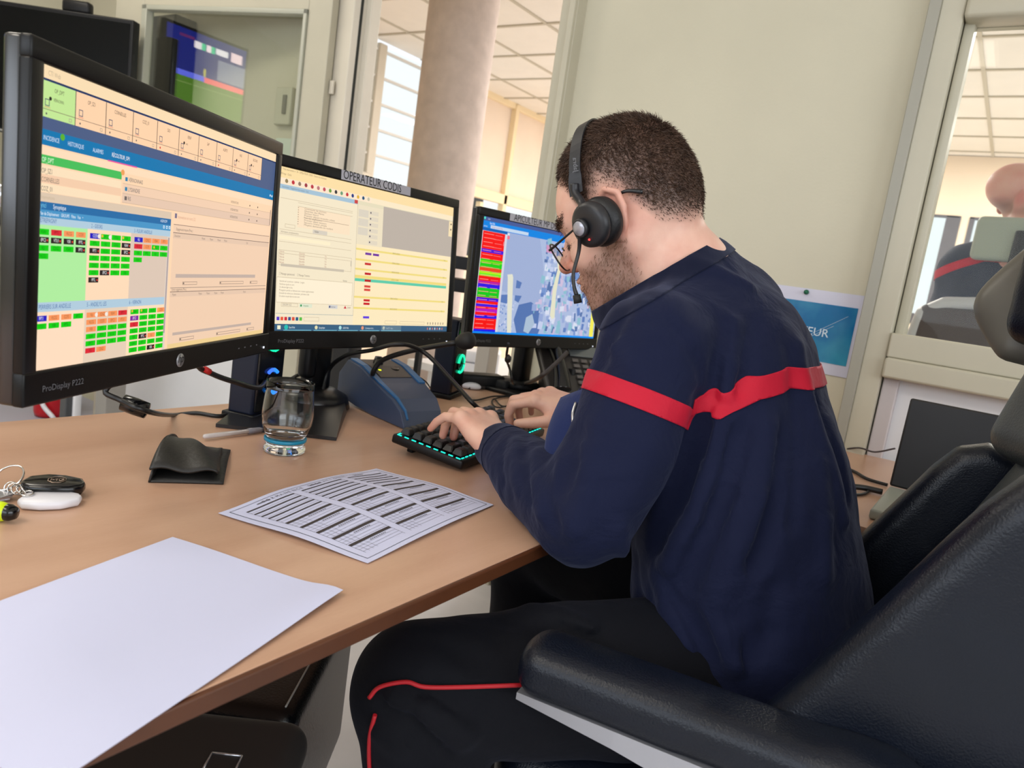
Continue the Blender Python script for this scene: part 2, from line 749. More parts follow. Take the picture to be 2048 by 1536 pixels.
# door frame (jambs, head, dark gasket line)
t = MB()
t.box((DX0 - 0.045, WY + 0.03, 1.15), (0.088, 0.11, 2.3), bev=0.004)
t.box((DX0 + 0.012, WY + 0.06, 1.15), (0.03, 0.05, 2.3), bev=0.003)
t.box(((DX0 + DX1) / 2, WY + 0.04, 2.25), (DX1 - DX0 + 0.16, 0.11, 0.1), bev=0.004)
t.box((DX0 - 0.002, WY + 0.012, 1.1), (0.006, 0.012, 2.2), mi=1)
struct(t.build('trim_1', [m_framew, m_dark]))
t = MB()
t.box(((DX1 + PX0) / 2, WY + 0.02, CZ / 2), (PX0 - DX1, 0.12, CZ), bev=0.003)
t.box((PX0 - 0.012, WY - 0.044, CZ / 2), (0.02, 0.02, CZ), bev=0.002)
struct(t.build('trim_2', m_frame))
t = MB()
t.box((PX1 + 0.013, WY + 0.0, CZ / 2), (0.026, 0.09, CZ), bev=0.002, mi=1)
t.box((PX1 + 0.05, WY + 0.015, CZ / 2), (0.052, 0.10, CZ), bev=0.004)
struct(t.build('trim_3', [m_frame, mat('grey_strip', (158, 155, 142), 0.45)]))

# glazed bay: rails, glass, lower panel
SILL = 1.05
t = MB()
t.box(((GX0 + GX1) / 2, WY + 0.01, SILL - 0.03), (GX1 - GX0, 0.11, 0.06), bev=0.004)
t.box(((GX0 + GX1) / 2, WY - 0.012, SILL - 0.085), (GX1 - GX0, 0.085, 0.05), bev=0.006)
t.box(((GX0 + GX1) / 2, WY + 0.02, 2.22), (GX1 - GX0, 0.10, 0.88), bev=0.004)
t.box(((GX0 + GX1) / 2, WY - 0.012, 1.80), (GX1 - GX0, 0.07, 0.05), bev=0.01)
t.box((GX0 + 0.012, WY + 0.03, 1.42), (0.022, 0.06, 0.78), bev=0.003)
w2 = struct(t.build('window_2', m_frame))
struct(MB().box(((GX0 + GX1) / 2, WY + 0.04, (SILL + 1.78) / 2), (GX1 - GX0, 0.005, 0.73)).build('window_pane', pane_glass('clear_pane', 0.012), w2))
t = MB()
t.box(((GX0 + GX1) / 2, WY + 0.03, 0.475), (GX1 - GX0, 0.04, 0.95))
t.box((GX0 + 0.02, WY + 0.0, 0.45), (0.036, 0.03, 0.98), mi=1, bev=0.003)
struct(t.build('window_panel', [m_white, mat('lilac_strip', (196, 188, 188), 0.45)], w2))

# opened glazed door leaf, swung back against the wall
A = math.radians(14)
hinge = V(DX0 - 0.075, WY - 0.05, 0)
ld = V(-math.cos(A), -math.sin(A), 0)
ln = V(math.sin(A), -math.cos(A), 0)      # towards the room
LA = np.array([-ld, V(0, 0, 1), ln])


def leafbox(b, s0, s1, z0, z1, dn, th, mi=0, bev=0.003):
    b.box(hinge + ld * (s0 + s1) / 2 + V(0, 0, (z0 + z1) / 2) + ln * dn, (s1 - s0, z1 - z0, th), ax=LA, bev=bev, mi=mi)


LW, PZ0, PZ1 = 1.08, 1.02, 1.915
PS0, PS1 = 0.105, 0.925
t = MB()
leafbox(t, 0.0, PS0, 0.02, 2.3, 0, 0.042)
leafbox(t, PS1, LW, 0.02, 2.3, 0, 0.042)
leafbox(t, PS0, PS1, PZ1, 2.3, 0, 0.042)
leafbox(t, PS0, PS1, PZ0 - 0.12, PZ0, 0, 0.042)
leafbox(t, PS0, PS1, 0.02, PZ0 - 0.12, -0.004, 0.025, mi=1)
leafbox(t, PS0 + 0.04, PS0 + 0.07, 0.02, PZ0 - 0.12, 0.01, 0.02, mi=1)
leaf = struct(t.build('door_1', [m_frame, m_white]))
t = MB()
for a in ((PS0, PS0 + 0.016, PZ0, PZ1), (PS1 - 0.028, PS1, PZ0, PZ1), (PS0, PS1, PZ1 - 0.02, PZ1), (PS0, PS1, PZ0, PZ0 + 0.02)):
    leafbox(t, *a, 0.012, 0.04)
struct(t.build('glazing_bead', mat('bead_grey', (176, 176, 160), 0.4), leaf))
t = MB()
leafbox(t, PS0, PS1, PZ0, PZ1, 0, 0.005, bev=0)
struct(t.build('door_pane', pane_glass('door_glass', 0.11), leaf))
t = MB()
for z in (1.665, 0.3):
    hp = V(DX0 - 0.088, WY - 0.052, z)
    t.tube([hp, hp + V(0, 0, 0.09)], 0.011, 10)
    t.box(hp + V(0.024, 0.012, -0.02), (0.02, 0.01, 0.05), bev=0.002)
t.tube([V(DX0 - 0.094, WY - 0.06, 0.02), V(DX0 - 0.094, WY - 0.06, 2.3)], 0.008, 8)
struct(t.build('hinge', m_framew, leaf))

# ---- far room
t = MB()
zb = Zp(1000, 395, CAMZ + 0.7)[2]
struct(MB().box((FX + 0.0 - 0.06, (WY + FY) / 2, 0.55), (0.08, FY - WY, 1.1)).build('wall_side', m_peach))
t = MB()
t.box((FX - 0.03, 6.9, CAMZ + 1.105), (0.03, 3.0, 0.99), mi=0)                  # upper blinds
t.box((FX + 0.005, 6.9, CAMZ + 1.58), (0.05, 3.1, 0.06), mi=1, bev=0.004)
t.box((FX + 0.01, 6.9, CAMZ + 0.655), (0.07, 3.1, 0.10), mi=1, bev=0.006)
for y in (5.42, 6.33, 7.25, 8.0):
    t.box((FX + 0.01, y, 1.86), (0.07, 0.06, 1.62), mi=1, bev=0.006)
t.box((FX + 0.01, 5.95, 1.35), (0.06, 0.055, 0.6), mi=1, bev=0.006)
t.box((FX + 0.01, 6.9, 1.08), (0.07, 3.1, 0.06), mi=1, bev=0.006)
t.box((FX, 5.22, 1.9), (0.08, 0.03, 1.55), mi=2)
win1 = struct(t.build('window_1', [m_blind, mat('peach_rail', (244, 224, 186), 0.5), m_white]))
t = MB()
t.box((FX - 0.03, 6.9, 1.37), (0.006, 3.0, 0.6))
struct(t.build('window_pane', pane_glass('clear_pane', 0.012), win1))
# tall bright window with slats, seen left of the column
t = MB()
for k in range(9):
    t.box((FX + 0.02, 4.72, 1.0 + 0.2 * k), (0.03, 1.0, 0.018))
for y in (4.24, 4.4):
    t.box((FX + 0.02, y, 1.8), (0.06, 0.09, 1.7), mi=1, bev=0.01)
t.box((FX + 0.06, 4.3, 1.55), (0.1, 0.16, 0.18), mi=1, bev=0.01)
win3 = struct(t.build('window_3', [mat('slat_white', (222, 220, 214), 0.5), m_framew]))
struct(MB().box((FX - 0.02, 4.75, 1.85), (0.006, 0.95, 1.6)).build('window_pane', pane_glass('clear_pane', 0.012), win3))
w = MB()
w.box((FX - 0.05, 3.1, CZ / 2), (0.08, 2.2, CZ))
struct(w.build('wall_side_near', m_peach))
# end wall with two dark framed windows
EW = [(-1.02, -0.64, 1.09, 2.13), (-0.56, -0.1, 1.09, 2.13)]
w = MB()
xs = [FX - 0.1, EW[0][0], EW[0][1], EW[1][0], EW[1][1], 3.7]
w.box(((xs[0] + xs[5]) / 2, FY + 0.05, 0.545), (xs[5] - xs[0], 0.1, 1.09))
w.box(((xs[0] + xs[5]) / 2, FY + 0.05, (2.13 + CZ) / 2), (xs[5] - xs[0], 0.1, CZ - 2.13))
for a, b in ((0, 1), (2, 3), (4, 5)):
    w.box(((xs[a] + xs[b]) / 2, FY + 0.05, 1.61), (xs[b] - xs[a], 0.1, 1.04))
struct(w.build('wall_far', m_peach))
m_darkframe = mat('dark_frame', (84, 82, 88), 0.5)
for k, (a, b, z0, z1) in enumerate(EW):
    t = MB()
    t.box((b - 0.05, FY + 0.02, (z0 + z1) / 2), (0.12, 0.07, z1 - z0), bev=0.004)
    t.box((a + 0.02, FY + 0.02, (z0 + z1) / 2), (0.04, 0.07, z1 - z0), bev=0.004)
    t.box(((a + b) / 2, FY + 0.02, z0 + 0.05), (b - a, 0.07, 0.1), bev=0.004)
    t.box(((a + b) / 2, FY + 0.02, z1 - 0.01), (b - a, 0.07, 0.02), bev=0.004)
    o = struct(t.build('window_%d' % (4 + k), m_darkframe))
    struct(MB().box(((a + b) / 2, FY + 0.06, (z0 + z1) / 2), (b - a, 0.005, z1 - z0)).build('window_pane', pane_glass('clear_pane', 0.012), o))
# ceiling: tiles and grid
t = MB()
t.box(((FX + 3.7) / 2, (WY + FY) / 2 + 0.05, CZ + 0.03), (3.7 - FX, FY - WY + 0.1, 0.05))
ceil2 = struct(t.build('ceiling_far', m_ceil))
t = MB()
gy = [4.285 + 0.603 * k for k in range(-3, 7)]
gx = [-4.185 + 0.615 * k for k in range(-0, 13)]
for y in gy:
    t.box(((FX + 3.7) / 2, y, CZ + 0.002), (3.7 - FX, 0.024, 0.012))
for x in gx:
    t.box((x, (WY + FY) / 2, CZ + 0.003), (0.024, FY - WY, 0.012))
struct(t.build('trim_4', m_grid))
struct(MB().lathe([(0.178, 0), (0.178, CZ)], V(-2.62, 3.05, 0), n=48).build('column', m_col))

# daylight: overcast sky outside, windows behind the photographer, ceiling lamps of the far room
wd = bpy.data.worlds.new('World')
SC.world = wd
wd.use_nodes = True
bg = wd.node_tree.nodes['Background']
bg.inputs['Color'].default_value = (0.92, 0.955, 1.0, 1)
bg.inputs['Strength'].default_value = 1.15


def area(name, loc, to, sx, sy, power, rgb):
    l = bpy.data.lights.new(name, 'AREA')
    l.shape = 'RECTANGLE'
    l.size, l.size_y = sx, sy
    l.energy = power
    l.color = rgb
    o = bpy.data.objects.new(name, l)
    COL.objects.link(o)
    d = (Vector(to) - Vector(loc)).normalized()
    o.matrix_basis = Matrix.Translation(Vector(loc)) @ d.to_track_quat('-Z', 'Y').to_matrix().to_4x4()
    return o


area('daylight_rear', (-0.2, -2.4, 1.75), (-0.4, 1.0, 1.0), 4.2, 1.3, 50, (0.80, 0.88, 1.0))
area('daylight_right', (2.5, 0.3, 1.7), (-0.5, 1.0, 0.9), 3.0, 1.3, 46, (0.86, 0.92, 1.0))
# ceiling lamps: first square panel is in view, the rest are added for brightness
m_lamp = glow((255, 244, 226), 3.0)
for k, (i, j) in enumerate(((4, 0), (7, 0), (4, 3), (7, 4), (2, 4))):
    x = gx[i] + 0.3075 if k else gx[3] - 0.3075 + 0.615
    y = 4.285 + 0.603 * j + 0.30
    lamp = MB().box((x, y, CZ - 0.004), (0.58, 0.57, 0.012), bev=0.003).build('ceiling_lamp', m_lamp)
    tag(lamp, ['glowing square ceiling lamp nearest the doorway head', 'square ceiling lamp over the bald man', 'square ceiling lamp deeper in the far room above the doorway view',
               'square ceiling lamp deep in the far room beyond the bald man', 'square ceiling lamp next to the blinds'][k], 'ceiling lamp', 'ceiling lamps of the far room')
    area('lamp_light', (x, y, CZ - 0.02), (x, y, 0), 0.55, 0.55, 42, (1.0, 0.95, 0.89))
for k, (x, y) in enumerate(((-2.9, 0.7), (-1.0, -0.9))):  # unseen lamps added to brighten the desk room and its left wall
    lamp = MB().box((x, y, CZ - 0.004), (1.18, 0.58, 0.012), bev=0.003).build('ceiling_lamp', m_lamp)
    tag(lamp, ['long ceiling lamp over the desk room near the left wall', 'long ceiling lamp behind the photographer'][k], 'ceiling lamp')
    area('lamp_light', (x, y, CZ - 0.02), (x, y, 0), 1.15, 0.55, 15, (1.0, 0.93, 0.82))
# ================================================================== DESK AND WHAT STANDS ON IT
def wood_mat(name, c1, c2, ang=0.0, rough=0.36):
    m = bpy.data.materials.new(name)
    m.use_nodes = True
    nt = m.node_tree
    b = nt.nodes['Principled BSDF']
    b.inputs['Roughness'].default_value = rough
    b.inputs['Specular IOR Level'].default_value = 0.45
    tc = nt.nodes.new('ShaderNodeTexCoord')
    mp = nt.nodes.new('ShaderNodeMapping')
    mp.inputs['Rotation'].default_value = (0, 0, ang)
    mp.inputs['Scale'].default_value = (9, 1.3, 9)
    n = nt.nodes.new('ShaderNodeTexNoise')
    n.inputs['Scale'].default_value = 1.4
    n.inputs['Detail'].default_value = 6
    n.inputs['Distortion'].default_value = 0.5
    n2 = nt.nodes.new('ShaderNodeTexNoise')
    n2.inputs['Scale'].default_value = 60
    n2.inputs['Detail'].default_value = 3
    r = nt.nodes.new('ShaderNodeValToRGB')
    r.color_ramp.elements[0].position = 0.3
    r.color_ramp.elements[1].position = 0.72
    r.color_ramp.elements[0].color = (*lin(c1), 1)
    r.color_ramp.elements[1].color = (*lin(c2), 1)
    ad = nt.nodes.new('ShaderNodeMath')
    ad.operation = 'MULTIPLY_ADD'
    ad.inputs[1].default_value = 0.16
    nt.links.new(tc.outputs['Object'], mp.inputs['Vector'])
    nt.links.new(mp.outputs[0], n.inputs['Vector'])
    nt.links.new(mp.outputs[0], n2.inputs['Vector'])
    nt.links.new(n2.outputs['Fac'], ad.inputs[0])
    nt.links.new(n.outputs['Fac'], ad.inputs[2])
    nt.links.new(ad.outputs[0], r.inputs['Fac'])
    nt.links.new(r.outputs['Color'], b.inputs['Base Color'])
    bp = nt.nodes.new('ShaderNodeBump')
    bp.inputs['Strength'].default_value = 0.05
    bp.inputs['Distance'].default_value = 0.001
    nt.links.new(n2.outputs['Fac'], bp.inputs['Height'])
    nt.links.new(bp.outputs[0], b.inputs['Normal'])
    return m


m_wood = wood_mat('beech_laminate', (182, 139, 112), (201, 161, 134), rough=0.3)
m_edge = mat('brown_edge_band', (84, 46, 24), 0.4, var=0.12, vscale=20)
m_leg = mat('grey_steel', (150, 152, 156), 0.4, 0.6)
m_blk = mat('black_plastic', (15, 15, 17), 0.42, bump=0.06, bscale=600, spec=0.3)
m_blkg = mat('black_gloss', (9, 9, 12), 0.16)
m_blkm = mat('black_matt', (22, 22, 24), 0.65)
m_bluecast = mat('dark_blue_plastic', (18, 24, 42), 0.38, spec=0.35)  # black plastic, bluish window reflection put into the base colour
m_silver = mat('silver', (196, 198, 204), 0.25, 0.9)
m_chrome = mat('chrome', (214, 210, 206), 0.12, 1.0)
m_whitep = mat('white_plastic', (226, 226, 232), 0.4)
m_cable = mat('cable_black', (14, 14, 16), 0.42)

FE, BE = -0.43, -1.205       # desk front and back edge
desk = empty('desk', (-0.82, 0.85, 0), 'long beech desk with dark brown front edge carrying the three monitors', 'desk')
th = 0.017
MB().box(((FE + BE) / 2, 0.78, DESK - th / 2), (FE - BE - 0.004, 2.52, th), bev=0.001).build('desk_top', m_wood, desk)
t = MB()
t.box((FE, 0.78, DESK - th / 2 - 0.0005), (0.006, 2.52, th), bev=0.002)
t.build('edge_band', m_edge, desk)
for y in (-0.3, 1.9):
    MB().box((-0.80, y, (DESK - th) / 2), (0.55, 0.04, DESK - th), bev=0.003).build('leg', m_leg, desk)

rdesk = empty('side_desk', (0.1, 1.75, 0), 'beech side desk along the partition under the glazed bay', 'desk')
MB().box((0.16, 1.68, DESK - th / 2), (1.16, 0.72, th), bev=0.001).build('desk_top', m_wood, rdesk)
for x in (-0.36, 0.7):
    MB().box((x, 1.72, (DESK - th) / 2), (0.04, 0.5, DESK - th), bev=0.003).build('leg', m_leg, rdesk)

# ------------------------------------------------------------------ screens
SW, SH = 0.4768, 0.2682


class Screen:
    """picture of a display: flat coloured shapes in 1920x1080 coordinates on the panel's plane"""

    def __init__(s, o, A, w=SW, h=SH, res=(1920, 1080), strength=1.0):
        s.o, s.A, s.w, s.h, s.res, s.k = np.array(o, float), A, w, h, res, strength
        s.b = MB()
        s.mats, s.idx = [], {}

    def col(s, c):
        c = tuple(int(x) for x in c)
        if c not in s.idx:
            s.idx[c] = len(s.mats)
            s.mats.append(glow(c, s.k))
        return s.idx[c]

    def pt(s, x, y, L):
        return s.o + s.A[0] * (x / s.res[0] - 0.5) * s.w + s.A[1] * (0.5 - y / s.res[1]) * s.h + s.A[2] * L * 0.00012

    def r(s, x0, y0, x1, y1, c, L=1):
        s.b.poly([s.pt(x0, y1, L), s.pt(x1, y1, L), s.pt(x1, y0, L), s.pt(x0, y0, L)], s.col(c))
        return s

    def g(s, pts, c, L=1):
        s.b.poly([s.pt(x, y, L) for x, y in pts][::-1], s.col(c))
        return s

    def disc(s, x, y, rr, c, L=2, n=14):
        return s.g([(x + rr * math.cos(2 * PI * k / n), y + rr * math.sin(2 * PI * k / n)) for k in range(n)], c, L)

    def fr(s, x0, y0, x1, y1, c, t=2, L=2):
        for q in ((x0, y0, x1, y0 + t), (x0, y1 - t, x1, y1), (x0, y0, x0 + t, y1), (x1 - t, y0, x1, y1)):
            s.r(*q, c, L)
        return s

    def t(s, x, y, string, size, c, L=3, align='LEFT', sx=0.66):
        k = s.h / s.res[1]
        s.b.text(string, s.pt(x, y, L), s.A, size * k * 1.35, s.col(c), align, sx=sx)
        return s

    def build(s, parent):
        return s.b.build('screen', s.mats, parent)


def rect_axes(yaw, tilt):
    n = V(math.cos(yaw), math.sin(yaw), 0)
    u = V(-math.sin(yaw), math.cos(yaw), 0)
    v = V(0, 0, 1) * math.cos(tilt) - n * math.sin(tilt)
    return np.array([u, v, np.cross(u, v)])


m_bezel = mat('bezel_black', (12, 11, 11), 0.36, bump=0.05, bscale=700, spec=0.28)
m_case = mat('casing_black_gloss', (16, 17, 20), 0.24, spec=0.9)
m_label = mat('label_tape', (176, 174, 184), 0.5)
m_ink = mat('black_ink', (16, 16, 18), 0.6)


def monitor(c, yaw, tilt, label, tape=None, bot=0.032, rear=True):
    c = V(*c)
    A = rect_axes(yaw, tilt)
    P = lambda x, y, z: c + A[0] * x + A[1] * y + A[2] * z
    root = empty('monitor', (c[0], c[1], DESK), label, 'monitor', 'monitors on the desk')
    s, tp = 0.0165, 0.0195
    W2, H2 = SW / 2, SH / 2
    t = MB()
    t.box(P(0, (tp - bot) / 2, -0.014), (SW + 2 * s, SH + tp + bot, 0.018), ax=A, bev=0.004)
    if rear:
        t.box(P(0, 0.01, -0.032), (0.34, 0.19, 0.03), ax=A, bev=0.012)
    t.build('casing', m_case, root)
    t = MB()
    t.box(P(0, H2 + tp / 2, -0.002), (SW + 2 * s, tp, 0.012), ax=A, bev=0.0025)
    t.box(P(0, -H2 - bot / 2, -0.002), (SW + 2 * s, bot, 0.012), ax=A, bev=0.0025)
    for k in (-1, 1):
        t.box(P(k * (W2 + s / 2), 0, -0.002), (s, SH + 0.004, 0.012), ax=A, bev=0.0025)
    t.build('bezel', m_bezel, root)
    # round maker's mark
    t = MB()
    yb = -H2 - bot * 0.5
    lx, lr = (0.0, 0.0085)
    t.lathe([(0, 0.0), (lr, 0.0), (lr, 0.0004), (0, 0.0004)], P(lx, yb, 0.0043), A[2], 28)
    SHR = [A[0] + 0.0 * A[1], A[1] + 0.32 * A[0], A[2]]
    t.text('hp', P(lx - 0.0062, yb - 0.0028, 0.0052), SHR, 0.0155, 1, sx=0.78)
    t.build('logo', [mat('logo_grey', (150, 150, 152), 0.35, 0.4), m_ink], root)
    t = MB()
    t.text('ProDisplay P222', P(-W2 + 0.006, yb - 0.004, 0.0045), A, 0.0085, 0)
    t.build('model_lettering', mat('grey_print', (104, 104, 108), 0.5), root)
    t = MB()
    for k in range(4):
        t.box(P(W2 - 0.085 + 0.019 * k, yb, 0.0045), (0.003, 0.0015, 0.0008), ax=A)
    t.build('buttons', mat('grey_print', (104, 104, 108), 0.5), root)
    MB().box(P(W2 - 0.003, yb - 0.006, 0.0048), (0.003, 0.003, 0.0012), ax=A).build('power_light', glow((235, 240, 255), 1.2), root)
    if tape:
        txt, x0, x1 = tape
        t = MB()
        t.box(P((x0 + x1) / 2, H2 + tp * 0.52, 0.0046), (x1 - x0, tp * 0.86, 0.0006), ax=A)
        t.text(txt, P(x0 + 0.004, H2 + tp * 0.20, 0.0052), A, 0.0225, 1, sx=0.80)
        t.build('label_tape', [m_label, m_ink], root)
    return root, P, A


# ---------------- left monitor
M1c = C(309.5, 460, 1) * 0 + V(-0.8375, 0.5196, -0.0227 + CAMZ)
mon1, P1, A1 = monitor(M1c, 0.4962, 0.0187, 'nearest monitor at left, angled, showing blue and peach lists with green tiles')
t = MB()
pk_ = V(*(P1(-0.02, 0, -0.46)[:2]))
t.tube([P1(-0.02, 0.02, -0.045), P1(-0.02, 0.02, -0.20), V(pk_[0], pk_[1], P1(0, .02, 0)[2])], 0.014, 10)
t.tube([V(pk_[0], pk_[1], P1(0, .07, 0)[2]), V(pk_[0], pk_[1], 0.5), V(pk_[0], pk_[1], 0.0)], 0.016, 12)
t.lathe([(0, 0), (0.11, 0), (0.11, 0.012), (0.02, 0.02), (0, 0.02)], V(pk_[0], pk_[1], 0.001), n=28)
t.build('stand', m_silver, mon1)
S = Screen(M1c + A1[2] * 0.0005, A1)
pe, pe2, gy_, ln_ = (255, 216, 178), (252, 226, 190), (222, 200, 176), (120, 100, 90)
sl, bl, bl2 = (74, 92, 132), (0, 118, 176), (36, 106, 168)
S.r(0, 0, 1920, 1080, pe, 0)
S.r(0, 0, 1920, 44, (250, 222, 180)).t(30, 32, 'CTI Web', 18, (196, 172, 140))
S.r(0, 44, 1920, 52, (20, 46, 96))
S.r(0, 50, 1920, 216, sl)
for k in range(10):
    x0, x1 = 173.5 * k, 173.5 * (k + 1)
    c = (196, 232, 150) if k == 0 else (255, 212, 172)
    S.r(x0 + 1, 52, x1 - 2, 174, c, 2)
    S.r(x1 - 3, 52, x1 + 1, 174, (88, 78, 72), 3)
    S.r(x0 + 1, 146, x1 - 3, 148, ln_, 3)
    nm = ['OP_DPT', 'OP_SZ1', 'CORNEILLES', 'COZ_01', 'SSO', 'RENF', 'SAP', 'ALERTE', 'RAD', 'SECOURS'][k]
    S.t((x0 + x1) / 2, 84, nm, 15, (70, 60, 54), 4, 'CENTER')
    S.fr(x0 + 18, 112, x0 + 40, 136, (70, 78, 110), 3, 3).r(x0 + 16, 139, x0 + 44, 141, (226, 120, 100), 3)
    S.disc(x0 + 26, 162, 4, (80, 80, 90), 3, 8)
    S.fr(x0 + 140, 156, x0 + 154, 168, (170, 160, 140), 2, 3)
    if k in (0, 5, 8, 9):
        S.disc(x0 + 44, 108, 7, (30, 26, 26), 3, 8).t(x0 + 58, 114, 'VERNONN' if k == 0 else 'sect', 12, (60, 56, 50), 4)
    if k == 7 or k == 4:
        S.disc(x0 + 26, 162, 5, (210, 60, 50), 4, 8)
S.r(0, 216, 1920, 270, bl, 1)
S.t(15, 252, 'INCIDENCE', 17, (214, 232, 250)).disc(110, 228, 12, (90, 176, 40), 3).t(138, 252, 'HISTORIQUE', 17, (214, 232, 250))
S.t(276, 252, 'ALARMES', 17, (214, 232, 250)).t(391, 252, 'RÉCOLTEUR_OP1', 17, (255, 255, 255))
S.r(367, 268, 560, 273, (236, 80, 160), 3)
S.disc(1876, 246, 7, (235, 245, 255), 3).disc(1900, 248, 7, (235, 245, 255), 3)
S.r(0, 276, 1920, 305, (255, 222, 188), 1)
S.r(0, 303, 460, 334, (70, 190, 90), 2).t(10, 328, 'OP_DPT', 18, (236, 255, 224), 3)
S.disc(466, 304, 12, (240, 160, 90), 3)
for k, (n_, y) in enumerate((('OP_SZ1', 366), ('CORNEILLES', 396), ('COZ_01', 428))):
    S.r(0, y - 26, 460, y + 4, pe2 if k != 1 else (246, 206, 172), 1).t(10, y, n_, 18, (110, 96, 90), 3)
S.r(0, 434, 840, 466, gy_, 1).t(12, 456, 'Interventions', 14, (200, 178, 150), 3)
for k, (n_, y) in enumerate((('VERNONNAIS', 334), ('LYSIANDRE', 374), ('RIS', 412))):
    S.r(470, y - 26, 1905, y + 12, (pe, (244, 208, 178), (232, 200, 176))[k], 1)
    S.r(470, y + 12, 1905, y + 14, (206, 178, 150), 2)
    S.r(484, y - 14, 500, y + 2, (40, 128, 170) if k < 2 else (110, 100, 96), 3).t(506, y + 2, n_, 18, (80, 86, 96), 3)
    S.t(1398, y + 2, 'INTERVENTIONS', 13, (110, 100, 90), 3).disc(1622, y - 4, 5, (70, 64, 60), 3).disc(1722, y - 4, 5, (70, 64, 60), 3)
S.r(1893, 330, 1902, 420, (150, 130, 116), 3)
# synoptic window
S.r(0, 466, 838, 494, (36, 108, 166), 2).t(10, 487, 'ynci', 20, (120, 200, 230), 3).t(72, 487, 'Synoptique', 17, (236, 244, 250), 3).t(752, 485, 'AGENCEM', 13, (220, 232, 244), 3)
S.r(0, 494, 838, 520, (72, 150, 200), 2).t(6, 513, 'Plan de Déploiement   GROUPE   Filtre   Vue   ▾', 13, (240, 248, 255), 3)
for q in (776, 800, 822):
    S.fr(q, 499, q + 12, 512, (230, 244, 255), 3, 3)
hd, blh, ink = (178, 205, 222), (104, 142, 190), (62, 104, 166)
S.r(0, 520, 838, 548, hd, 2).t(10, 539, 'ETREPAGNY', 17, ink, 3).t(284, 541, '2 - GISORS', 16, ink, 3).t(560, 543, '3 - FLEURY-ANDELLE', 16, ink, 3)
S.r(0, 546, 264, 828, (176, 238, 160), 2).r(264, 546, 541, 828, (255, 220, 186), 2).r(541, 546, 816, 828, (222, 200, 182), 2).r(816, 546, 838, 1080, (226, 210, 196), 2).r(822, 552, 832, 1000, (170, 156, 158), 3)
S.r(0, 828, 818, 864, hd, 2).t(14, 853, 'PERRIERS SUR ANDELLE', 18, ink, 3).t(274, 853, '5 - ANDELYS, LES', 18, ink, 3).t(548, 853, '6 - VERNON', 18, ink, 3)
S.r(0, 862, 264, 1080, (255, 222, 192), 2).r(264, 862, 541, 1080, (232, 208, 184), 2).r(541, 862, 816, 1080, (252, 224, 188), 2)
G, R_, O, K, B_, P_ = (10, 208, 14), (222, 40, 54), (250, 150, 92), (40, 30, 30), (36, 22, 190), (130, 30, 160)
cmap = {'G': G, 'R': R_, 'O': O, 'K': K, 'B': B_, 'P': P_}
grids = [(0, 562, 66, 29, 55, ['GROO', 'KKKK', 'GGGK', 'G']), (278, 562, 67, 29, 60, ['BGGG', 'GGGK', 'KGGK', 'GGGG', 'GGGG', 'GKGG', 'K']),
         (565, 562, 65, 29, 60, ['BOOO', 'ROGG', 'GGGG', 'G']), (0, 877, 66, 29, 56, ['BOOG', 'GGG']),
         (275, 877, 67, 29, 60, ['OOOR', 'OOOO', 'OGGG', 'GGGG', 'GGGG', 'RO']), (561, 877, 67, 28.4, 59, ['GGGO', 'PGGG', 'RGGG', 'GGGG', 'GKOG', 'GGGG', 'GGKG'])]
words_ = ['VSAV', 'FPT1', 'VLCG', 'CCF3', 'EPC2', 'VTU1', 'VSR', 'FPTL', 'VLI', 'CDG2']
q = 0
for x0, y0, dx, dy, wd_, rows in grids:
    for j, row in enumerate(rows):
        for i, ch in enumerate(row):
            x, y = x0 + i * dx, y0 + j * dy
            S.r(x, y, x + wd_, y + 21, cmap[ch], 3)
            dk = (245, 245, 245) if ch in 'KBP' else tuple(int(v * 0.55) for v in cmap[ch])
            S.t(x + wd_ / 2, y + 16, words_[q % 10], 13, dk, 4, 'CENTER')
            if ch == 'K':
                S.disc(x + wd_ - 8, y + 11, 4, (230, 60, 50), 4, 8)
            q += 1
for x, y in ((332, 572), (400, 572), (333, 888), (396, 888)):
    S.disc(x, y, 9, (244, 236, 226), 5)
for x, y in ((352, 570), (486, 570), (712, 601), (572, 884), (640, 884), (772, 884)):
    S.disc(x, y, 6, (240, 190, 60), 5, 8)
# lists window at right
S.r(860, 428, 1904, 1080, (243, 208, 178), 2).r(860, 428, 1904, 486, (255, 216, 182), 3).r(866, 436, 884, 458, (126, 116, 140), 4).t(892, 458, 'Interventions en cours (12)', 16, (210, 160, 130), 4)
S.r(860, 486, 1904, 489, (150, 126, 112), 4).t(884, 514, 'Engagements moyens (Princ.)', 14, (120, 104, 96), 4).r(860, 524, 1904, 527, (126, 106, 96), 4)
S.r(860, 527, 1904, 552, (232, 200, 174), 3).t(872, 545, 'Description', 12, (140, 120, 110), 4)
for x in (1120, 1200, 1280, 1350):
    S.t(x, 545, 'Moyens', 12, (140, 120, 110), 4)
S.t(1610, 545, 'Etat', 12, (140, 120, 110), 4)
S.r(900, 720, 1750, 738, (196, 176, 164), 4)
S.r(860, 785, 1904, 788, (160, 140, 126), 4).t(872, 800, 'Autres engagements (Princ.)', 13, (120, 104, 96), 4).r(860, 804, 1904, 807, (126, 106, 96), 4)
S.r(860, 807, 1904, 830, (232, 200, 174), 3)
for x in (880, 1120, 1200, 1280, 1350, 1610):
    S.t(x, 824, 'Moyens', 12, (140, 120, 110), 4)
S.r(900, 1004, 1740, 1018, (196, 176, 164), 4)
for y in (757, 1034):
    for x0, x1 in ((964, 1100), (1330, 1606), (1688, 1785)):
        S.fr(x0, y, x1, y + 16, (176, 150, 132), 3, 4).r(x0 + 4, y + 4, x0 + 16, y + 12, (130, 112, 100), 4)
S.r(860, 1058, 1904, 1080, (240, 208, 146), 4)
S.build(mon1)

